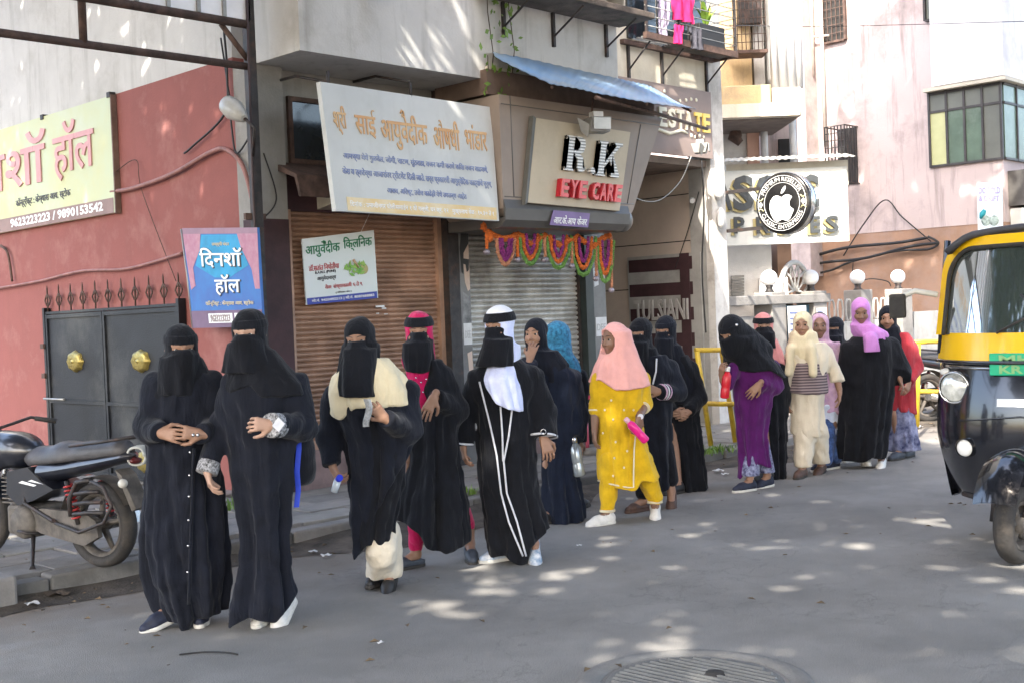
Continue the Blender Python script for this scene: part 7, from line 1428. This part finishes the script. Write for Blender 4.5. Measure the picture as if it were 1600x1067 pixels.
# 6 ----
s = Person('girl in black hijab and navy abaya laughing behind her raised hand, holding a steel bottle', (885, 815), 8.74, (837, 523, 0), 35, 25, 0, hs=.97, group=GRP, skin=SKIN)
s.head()
s.arm((835, 590, -.02), (817, 600, -.16), (828, 560, -.25), (836, 530, -.20), .5, (.2, .9, .2), 1)
s.arm((893, 592, .05), (902, 650, .06), (893, 686, -.02), (898, 706, -.06), .9, (-.9, .3, 0), 1)
f1 = s.shoe(s.G(862, 816), (-.7, -.7), SHK, SOLED, 0); f2 = s.shoe(s.G(900, 806), (-.6, -.7), SHK, SOLED, 0)
s.body([f1, f2])
s.robe('abaya', NAVY, [(565, 845, 880), (585, 838, 900), (620, 842, 904), (680, 846, 903), (740, 848, 905), (790, 848, 914), (830, 846, 920)], [(830, 800), (850, 838), (880, 826), (920, 808)], fold=.026, nf=8, seed=61, sr=((.062, .07, .062), (.078, .08, .095)), slen=(.95, .93))
s.hood('hijab', BLK2, [(548, 822, 872), (570, 828, 890), (590, 840, 888), (600, 844, 882)], [(820, 596), (885, 598), (905, 580)], (.056, .076, -.018), seed=62)
bottle('steel_bottle', 'clear grey drinking bottle hanging from the hand of the laughing girl in black', s.L(906, 744, -.08), s.L(896, 682, -.06), .042, mat('steel_grey', (.38, .42, .44), .2, .2, 8, metal=.4), SILV, s)

# 7 ---- (behind 6)
s = Person('person in patterned blue headscarf half hidden behind the laughing girl', (900, 800), 9.5, (873, 528, 0), -120, -130, 0, group=GRP)
s.head(False); s.arm((885, 590, 0), (893, 640, 0), (893, 690, 0), (893, 710, 0)); s.arm((905, 590, .1), (908, 640, .1), (905, 690, .1), (905, 710, .1))
f1 = s.shoe(s.G(885, 800), (.5, .7), SHK, SOLED); f2 = s.shoe(s.G(900, 795), (.5, .7), SHK, SOLED); s.body([f1, f2])
s.robe('robe', BLK, [(560, 865, 900), (600, 860, 905), (700, 862, 904), (795, 864, 906)], fold=.02, seed=71)
s.hood('headscarf', BLUE, [(545, 850, 890), (565, 856, 904), (580, 860, 908)], [(850, 585), (910, 582)], None, seed=72, off=.02, fold=.014)

# 8 ---- yellow
s = Person('girl in yellow kurta and pale pink hijab carrying a pink bottle', (985, 812), 8.66, (960, 530, 0), 50, 54, 4, hs=.97, skin=SKIN_D, group=GRP)
s.head()
s.arm((934, 592, -.05), (930, 640, -.02), (929, 672, -.04), (929, 688, -.05), .6, (1, .2, 0), -1, bare=True)
s.arm((1004, 592, .06), (1008, 630, .04), (999, 652, -.14), (995, 680, -.17), .9, (-.5, .6, -.2), 1, bare=True)
f1 = s.shoe(s.G(950, 818), (-.9, -.5), SHW, SOLE, 4); f2 = s.shoe(s.G(1024, 802, .02), (-.1, -1), SHW, SOLE, 22)
s.body([f1, f2])
F = s.fld([f1[0], s.L(950, 700, -.04), f2[0], s.L(1000, 700)], .14); F.cap(s.L(955, 720, -.04), f1[0] + (0, 0, .045), .092, .052, .02); F.cap(s.L(1000, 720, .03), f2[0] + (0, 0, .045), .092, .058, .02); F.wrinkle(.006, 1.3); F.above(.075); s.part('trousers', F, YEL)
for a in (f1, f2): MB().tube([a[0] + (0, 0, .012), a[0] + (0, 0, .03)], .056, 16).build('trouser_hem', CREAM, s.t, False)
RR = [(570, 945, 995), (590, 930, 1008), (610, 930, 1006), (650, 934, 1003), (700, 932, 1012), (735, 933, 1026), (765, 934, 1040)]
R_ = s.rows(RR)
s.robe('kurta', YEL, RR, [(930, 748), (955, 757), (985, 762), (991, 762), (1000, 748), (1020, 750), (1045, 742)], fold=.020, nf=6, seed=81, sr=((.052, .046, .044), (.056, .05, .046)), slen=(0, .28))
for x, y in ((955, 625), (975, 640), (958, 655), (983, 668), (942, 676), (962, 690), (980, 704), (960, 715), (945, 730), (975, 730), (958, 743), (990, 640), (945, 640)): MB().sphere(front_pt(s, R_, x, y, 0, lift=.012), .0075, 8, 5, (1, .4, 1.2)).build('motif', CREAM, s.t, False)
MB().tube([front_pt(s, R_, x, y, 0, lift=.008) for x, y in ((934, 750), (950, 755), (965, 758), (980, 761), (990, 761), (990, 735), (991, 700), (993, 680))], .006, 6).build('hem_trim', CREAM, s.t, False)
for i, t_ in ((0, .02), (1, .3)): a = s.arms[i]; ring(s, 'sleeve_trim', CREAM, a[1], a[2], t_, .049, .012)
s.hood('hijab', ROSE, [(520, 946, 984), (545, 940, 994), (565, 930, 1002), (585, 922, 1012), (605, 916, 1018)], [(908, 602), (935, 592), (960, 608), (990, 606), (1022, 600)], (.082, .090, -.012, .088), seed=82, fold=.012, bmax=.2, k=.07)
a = s.arms[1]; MB().tube([a[1] + (a[2] - a[1]) * .86, a[1] + (a[2] - a[1]) * .95], .03, 16).build('watch_strap', SILV, s.t, False); p = a[1] + (a[2] - a[1]) * .9; MB().cyl(p + (-.0, -.028, 0), p + (0, -.038, 0), .02, 16).build('watch_face', TRIM, s.t, False)
bottle('pink_bottle', 'hot pink bottle held slanting by the girl in yellow', s.L(1010, 689, -.24), s.L(977, 653, -.26), .030, mat('plastic_pink', (.75, .01, .22), .3, .05), mat('cap_pale_pink', (.8, .45, .55), .35, .05), s)

# 9 ----
s = Person('veiled woman with pale striped sleeve trim, just behind the girl in yellow', (1030, 790), 9.2, (1001, 522, 0), 40, 30, 6, group=GRP)
s.head()
s.arm((1000, 590, -.02), (995, 640, 0), (1000, 680, 0), (1000, 695, 0)); s.arm((1046, 575, .05), (1060, 612, 0), (1030, 612, -.16), (1010, 606, -.22), 1.0, (-.2, .9, 0), 1)
f1 = s.shoe(s.G(1005, 797), (-.7, -.6), SHBR, SHBR, 0, sandal=True); f2 = s.shoe(s.G(1050, 778, .06), (-.2, -1), SHBR, SHBR, 40, sandal=True); s.body([f1, f2], bareleg=True)
F = s.fld([f1[0], s.L(1010, 700), f2[0], s.L(1040, 700)], .14); F.cap(s.L(1012, 700, 0), f1[0] + (0, 0, .06), .09, .06, .02); F.cap(s.L(1035, 700, .04), f2[0] + (0, 0, .09), .09, .06, .02); s.part('trousers', F, BLK)
RR = [(555, 985, 1040), (580, 982, 1052), (610, 988, 1050), (650, 992, 1050), (720, 995, 1050), (765, 998, 1052)]; R_ = s.rows(RR)
s.robe('robe', BLK2, RR, [(990, 745), (1030, 770), (1055, 752)], fold=.024, seed=91, sr=((.06, .055, .05), (.07, .068, .056)))
s.hood('hijab', BLK, [(545, 980, 1026), (565, 978, 1034), (590, 980, 1030)], [(970, 590), (1040, 575)], (.06, .026, .012), seed=92); s.veil('niqab', BLK, [(535, 978, 1012), (575, 978, 1014)], [(970, 580), (1020, 580)], seed=93); s.band('brow_band', BLK)
piping(s, 'piping', TRIM, R_, [(1026, 560), (1025, 580), (1020, 600)], .007, .014); a = s.arms[1]
for t_ in (.66, .78, .9): ring(s, 'sleeve_stripe', PALEL if t_ != .78 else TRIM, a[1], a[2], t_, .062, .012)

# 10 ----
s = Person('veiled woman in plain long black robe, hands joined, left of the yellow barricade', (1080, 768), 10.0, (1040, 517, 0), 40, 30, 8, group=GRP)
s.head()
s.arm((1035, 580, 0), (1036, 625, -.04), (1052, 645, -.16), (1066, 648, -.2), .9, (0, .9, 0), 1); s.arm((1078, 575, .05), (1092, 620, 0), (1076, 643, -.17), (1058, 648, -.22), .9, (0, .9, 0), 1)
f1 = s.shoe(s.G(1060, 770), (-.7, -.6), SHK, SOLED); f2 = s.shoe(s.G(1092, 764), (-.7, -.6), SHK, SOLED); s.body([f1, f2])
s.robe('robe', BLK, [(555, 1032, 1074), (580, 1034, 1086), (620, 1040, 1090), (660, 1046, 1094), (740, 1050, 1104), (768, 1050, 1108)], [(1040, 764), (1075, 770), (1112, 762)], fold=.024, seed=101, sr=(.07, .068, .055))
s.hood('hijab', BLK2, [(540, 1022, 1064), (570, 1030, 1078), (600, 1036, 1088), (640, 1044, 1092)], [(1030, 640), (1060, 630), (1100, 640)], (.06, .024, .012), seed=102, bmax=.19); s.veil('niqab', BLK2, [(530, 1022, 1050), (575, 1024, 1056)], [(1015, 580), (1060, 582)], seed=103); s.band('brow_band', BLK2)

# 11 ---- purple
s = Person('woman leaning forward in black hijab cape over a purple dress, holding a red bottle', (1180, 765), 9.93, (1141, 519, -.12), 45, 42, 26, group=GRP, skin=SKIN)
s.head()
s.arm((1150, 570, -.08), (1137, 600, -.14), (1128, 590, -.22), (1127, 573, -.26), .9, (.9, .4, 0), 1); s.arm((1208, 575, .06), (1212, 604, 0), (1186, 600, -.16), (1164, 624, -.2), .3, (0, .9, -.3), 1)
f1 = s.shoe(s.G(1172, 766), (-.8, -.5), SHN, SOLE, 0); f2 = s.shoe(s.G(1200, 760), (-.75, -.5), SHN, SOLE, 5); s.neck = s.hc + np.array([.09, .08, -.11]); s.body([f1, f2], hip=s.L(1180, 640, .04), bareleg=True)
F = s.fld([f1[0], s.L(1170, 690), f2[0], s.L(1195, 690)], .14); F.cap(s.L(1174, 690, .03), f1[0] + (0, 0, .0), .07, .078, .02); F.cap(s.L(1188, 690, .05), f2[0] + (0, 0, .0), .07, .072, .02); F.above(.12); s.part('trousers', F, PATT)
s.robe('dress', PURP, [(565, 1150, 1212), (590, 1145, 1216), (620, 1146, 1208), (680, 1150, 1198), (720, 1153, 1203), (760, 1152, 1212)], [(1148, 750), (1156, 746), (1170, 730), (1184, 723), (1200, 731), (1215, 728)], fold=.026, nf=8, seed=111, sr=((.055, .05, .042), (.065, .06, .045)), slen=(.5, .9))
s.hood('hijab', BLK, [(530, 1127, 1172, 0, -.08), (550, 1128, 1192, 0, -.03), (570, 1131, 1216), (590, 1134, 1228)], [(1120, 568), (1140, 576), (1170, 580), (1200, 578), (1226, 592), (1235, 590)], (.055, .018, .014), seed=112, bmax=.22, k=.07, extra=lambda F: (F.cap(s.L(1144, 512, -.06), s.L(1185, 550, .05), .10, .12, .06), F.cap(s.hc + s.hfr[1] * .094 - s.hfr[2] * .012, s.hc + s.hfr[1] * .088 - s.hfr[2] * .10, .030, .045, .04), F.cap(s.hc + s.hfr[1] * .05 - s.hfr[2] * .05, s.hc + s.hfr[1] * .05 - s.hfr[2] * .14, .072, .085, .04)))
s.band('brow_band', BLK)
MB().sphere(s.L(1151, 508, -.235), .012, 8, 6, (1, .5, 1)).build('hijab_pin', SILV, s.t, False)
bottle('red_bottle', 'red bottle with white cap held by the woman in the purple dress', s.L(1132, 622, -.24), s.L(1137, 572, -.25), .036, mat('plastic_red', (.6, .015, .03), .3, .05), mat('cap_white', (.75, .75, .75), .35, .05), s)

# 12 ----
s = Person('veiled woman with salmon scarf between the purple dress and the cream hijab', (1215, 750), 10.5, (1193, 511, 0), 20, 8, 4, group=GRP)
s.head()
s.arm((1180, 570, 0), (1176, 620, 0), (1185, 650, 0), (1186, 660, 0)); s.arm((1220, 570, .02), (1226, 620, .04), (1222, 650, .0), (1218, 660, 0))
f1 = s.shoe(s.G(1200, 750), (-.7, -.6), SHK, SOLED); f2 = s.shoe(s.G(1220, 746), (-.7, -.6), SHK, SOLED); s.body([f1, f2])
s.robe('robe', BLK, [(548, 1178, 1216), (570, 1176, 1226), (620, 1180, 1229), (680, 1184, 1231), (735, 1190, 1229), (750, 1190, 1228)], [(1180, 748), (1232, 748)], fold=.022, seed=121, sr=(.06, .055, .05))
s.hood('headscarf', PKB, [(530, 1176, 1214), (550, 1178, 1224), (566, 1184, 1227)], [(1170, 540), (1200, 560), (1228, 572)], (.06, .026, .012), seed=122); s.band('brow_band', BLK, .034, .082, .019); s.veil('niqab', BLK, [(520, 1178, 1208), (541, 1178, 1211)], [(1170, 541), (1215, 544)], seed=123)

# 13 ---- cream kurta
s = Person('girl in cream hijab, cream kurta and trousers with a dark striped waistcoat', (1268, 745), 10.55, (1254, 508, 0), 30, 20, 2, hs=.98, group=GRP, skin=SKIN)
s.head()
s.arm((1236, 556, -.02), (1227, 598, 0), (1228, 622, -.02), (1231, 642, -.03), .5, (1, .3, 0), -1, bare=True); s.arm((1290, 550, .03), (1307, 588, .03), (1312, 612, 0), (1312, 632, -.02), .5, (-1, .3, 0), 1, bare=True)
f1 = s.shoe(s.G(1254, 745), (-.5, -.8), SHBR, SOLED, 0); f2 = s.shoe(s.G(1284, 738), (-.5, -.8), SHBR, SOLED, 10); s.body([f1, f2], bareleg=True)
F = s.fld([f1[0], s.L(1255, 640), f2[0], s.L(1280, 640)], .14); F.cap(s.L(1258, 670, 0), f1[0] + (0, 0, -.03), .10, .074, .02); F.cap(s.L(1276, 670, .04), f2[0] + (0, 0, -.02), .10, .074, .02); F.wrinkle(.008, 1.2); F.above(.085); s.part('trousers', F, CREAM2)
s.robe('kurta', CREAM2, [(535, 1240, 1290), (560, 1236, 1294), (600, 1236, 1290), (640, 1236, 1288), (682, 1237, 1290)], [(1232, 676), (1260, 684), (1292, 680)], fold=.02, nf=6, seed=131, sr=((.058, .052, .05), (.062, .056, .06)), slen=(.22, .35))
m = mat('waistcoat_stripes', (.05, .035, .05), .9, .1); nt = m.node_tree; w_ = nd(nt, 'ShaderNodeTexWave', wave_type='BANDS', bands_direction='Z'); w_.inputs['Scale'].default_value = 13; w_.inputs['Distortion'].default_value = .6; tcn = nd(nt, 'ShaderNodeTexCoord'); nt.links.new(tcn.outputs['Object'], w_.inputs[0]); cr = nd(nt, 'ShaderNodeMix', data_type='RGBA'); cr.inputs[6].default_value = (.06, .04, .055, 1); cr.inputs[7].default_value = (.33, .26, .26, 1); nt.links.new(w_.outputs[1], cr.inputs[0]); nt.links.new(cr.outputs[2], principled(m).inputs['Base Color'])
s.robe('waistcoat', m, [(545, 1238, 1286), (570, 1233, 1291), (600, 1231, 1293), (616, 1230, 1294)], [(1225, 612), (1260, 616), (1298, 614)], fold=.006, seed=132, sleeves=False, wr=.003)
s.hood('hijab', CREAM, [(520, 1234, 1276), (545, 1228, 1282), (562, 1232, 1280)], [(1222, 586), (1240, 584), (1244, 562), (1270, 566), (1290, 560)], (.054, .078, -.016), seed=133, extra=lambda F: (F.cap(s.L(1268, 545, -.12), s.L(1271, 584, -.16), .04, .036, .05), F.cap(s.L(1234, 545, -.08), s.L(1233, 582, -.11), .035, .036, .05)))

# 14 ----
s = Person('girl in lilac dupatta and tunic with blue jeans, half hidden behind the cream waistcoat girl', (1300, 735), 11.05, (1281, 510, 0), 25, 15, 0, hs=.98, group=GRP, skin=SKIN_D)
s.head(); F = Field(s.hc - .2, s.hc + .2, .009); sd, f, u = s.hfr; F.ell(s.hc - f * .03 + u * .045, (.08, .095, .085), np.array([sd, f, u]), .02); F.plane(s.hc + u * .045 + f * .05, (f - u * .6) / 1.17); s.part('hair', F, HAIR)
s.arm((1284, 560, 0), (1284, 610, 0), (1290, 640, -.02), (1294, 652, -.04)); s.arm((1310, 560, .04), (1316, 600, .04), (1312, 630, .0), (1308, 645, -.04), bare=True)
f1 = s.shoe(s.G(1288, 734), (-.7, -.6), SHN, SOLE); f2 = s.shoe(s.G(1304, 731), (-.7, -.6), SHN, SOLE); s.body([f1, f2])
F = s.fld([f1[0], s.L(1290, 640), f2[0], s.L(1305, 640)], .14); F.cap(s.L(1292, 660, 0), f1[0] + (0, 0, .02), .09, .075, .02); F.cap(s.L(1302, 660, .04), f2[0] + (0, 0, .02), .09, .07, .02); F.above(.04); s.part('jeans', F, JEAN)
s.robe('white_slip', PALEW, [(630, 1280, 1310), (660, 1280, 1312), (686, 1282, 1312)], fold=.012, sleeves=False, seed=141)
s.robe('tunic', PALEL, [(535, 1284, 1312), (560, 1278, 1316), (600, 1278, 1318), (648, 1276, 1320)], [(1270, 640), (1325, 650)], fold=.016, seed=142, sr=(.055, .05, .045), slen=.1)
s.hood('dupatta', PALEL, [(535, 1274, 1306), (560, 1276, 1314), (580, 1280, 1316)], [(1270, 575), (1320, 585)], (.066, .10, .0), seed=143)

# 15 ----
s = Person('short veiled woman in black between the lilac tunic and the lavender hijab', (1325, 722), 11.5, (1305, 514, 0), 35, 30, 6, hs=.92, group=GRP)
s.head(); s.arm((1300, 565, 0), (1302, 620, 0), (1306, 660, 0), (1306, 670, 0)); s.arm((1332, 565, .05), (1338, 620, .05), (1335, 660, .05), (1334, 670, .05))
f1 = s.shoe(s.G(1316, 722), (-.7, -.6), SHK, SOLE); f2 = s.shoe(s.G(1336, 720), (-.7, -.6), SHK, SOLE); s.body([f1, f2])
s.robe('robe', BLK, [(545, 1292, 1326), (570, 1296, 1338), (620, 1300, 1342), (680, 1306, 1346), (720, 1308, 1348)], fold=.022, seed=151, sr=(.06, .055, .05)); s.hood('hijab', BLK2, [(535, 1290, 1322), (560, 1294, 1332)], None, (.06, .026, .012), seed=152); s.veil('niqab', BLK2, [(525, 1288, 1314), (545, 1288, 1314)], [(1280, 545), (1320, 546)], seed=153); s.band('brow_band', BLK2)

# 16 ---- lavender hijab
s = Person('tall woman in lavender hijab and wide black abaya, looking down', (1365, 728), 10.96, (1345, 487, 0), 28, 14, 16, group=GRP, skin=SKIN_D)
s.head()
s.arm((1324, 545, 0), (1318, 600, .02), (1324, 640, 0), (1326, 660, 0), .5); s.arm((1392, 540, .03), (1407, 580, .02), (1406, 592, -.06), (1413, 612, -.1), .5, (-1, .4, 0), 1)
f1 = s.shoe(s.G(1352, 728), (-.1, -1), SHW, SOLE, -8); f2 = s.shoe(s.G(1378, 728), (-.4, -.9), SHW, SOLE, 15); s.body([f1, f2], bareleg=True)
s.robe('abaya', BLK, [(525, 1332, 1384), (545, 1320, 1397), (600, 1314, 1398), (650, 1311, 1392), (700, 1308, 1385), (722, 1309, 1383)], [(1305, 716), (1340, 720), (1356, 712), (1372, 716), (1390, 712)], fold=.028, nf=9, seed=161, sr=((.07, .07, .06), (.08, .095, .10)), slen=(.9, .8))
s.hood('hijab', LILAC, [(508, 1330, 1366), (520, 1334, 1386), (530, 1340, 1390)], [(1325, 524), (1345, 534), (1370, 536), (1395, 522)], (.054, .080, -.014), seed=162, fold=.014, extra=lambda F: F.cap(s.L(1360, 530, -.14), s.L(1364, 556, -.19), .065, .07, .03))

# 17 ----
s = Person('girl in black hijab and long brick-red kurti over a tie-dye skirt', (1412, 718), 11.5, (1387, 498, 0), 30, 22, 4, group=GRP, skin=SKIN)
s.head()
s.arm((1396, 545, 0), (1396, 600, .05), (1400, 640, .05), (1402, 655, .05)); s.arm((1424, 540, .03), (1434, 575, .03), (1420, 598, -.12), (1414, 612, -.18), .6, (-.5, .8, 0), 1)
f1 = s.shoe(s.G(1406, 717), (-.7, -.6), SHG, SOLED); f2 = s.shoe(s.G(1422, 713), (-.7, -.6), SHG, SOLED); s.body([f1, f2])
s.robe('skirt', TDYE, [(630, 1396, 1424), (655, 1392, 1430), (704, 1385, 1438)], fold=.022, sleeves=False, seed=171)
s.robe('kurti', RED, [(520, 1392, 1420), (540, 1390, 1430), (580, 1392, 1430), (620, 1390, 1430), (648, 1389, 1432)], [(1385, 640), (1435, 648)], fold=.014, seed=172, sr=(.058, .054, .048), slen=.95)
s.hood('hijab', BLK2, [(512, 1374, 1404), (530, 1380, 1410), (552, 1384, 1410)], None, (.054, .078, -.016), seed=173)
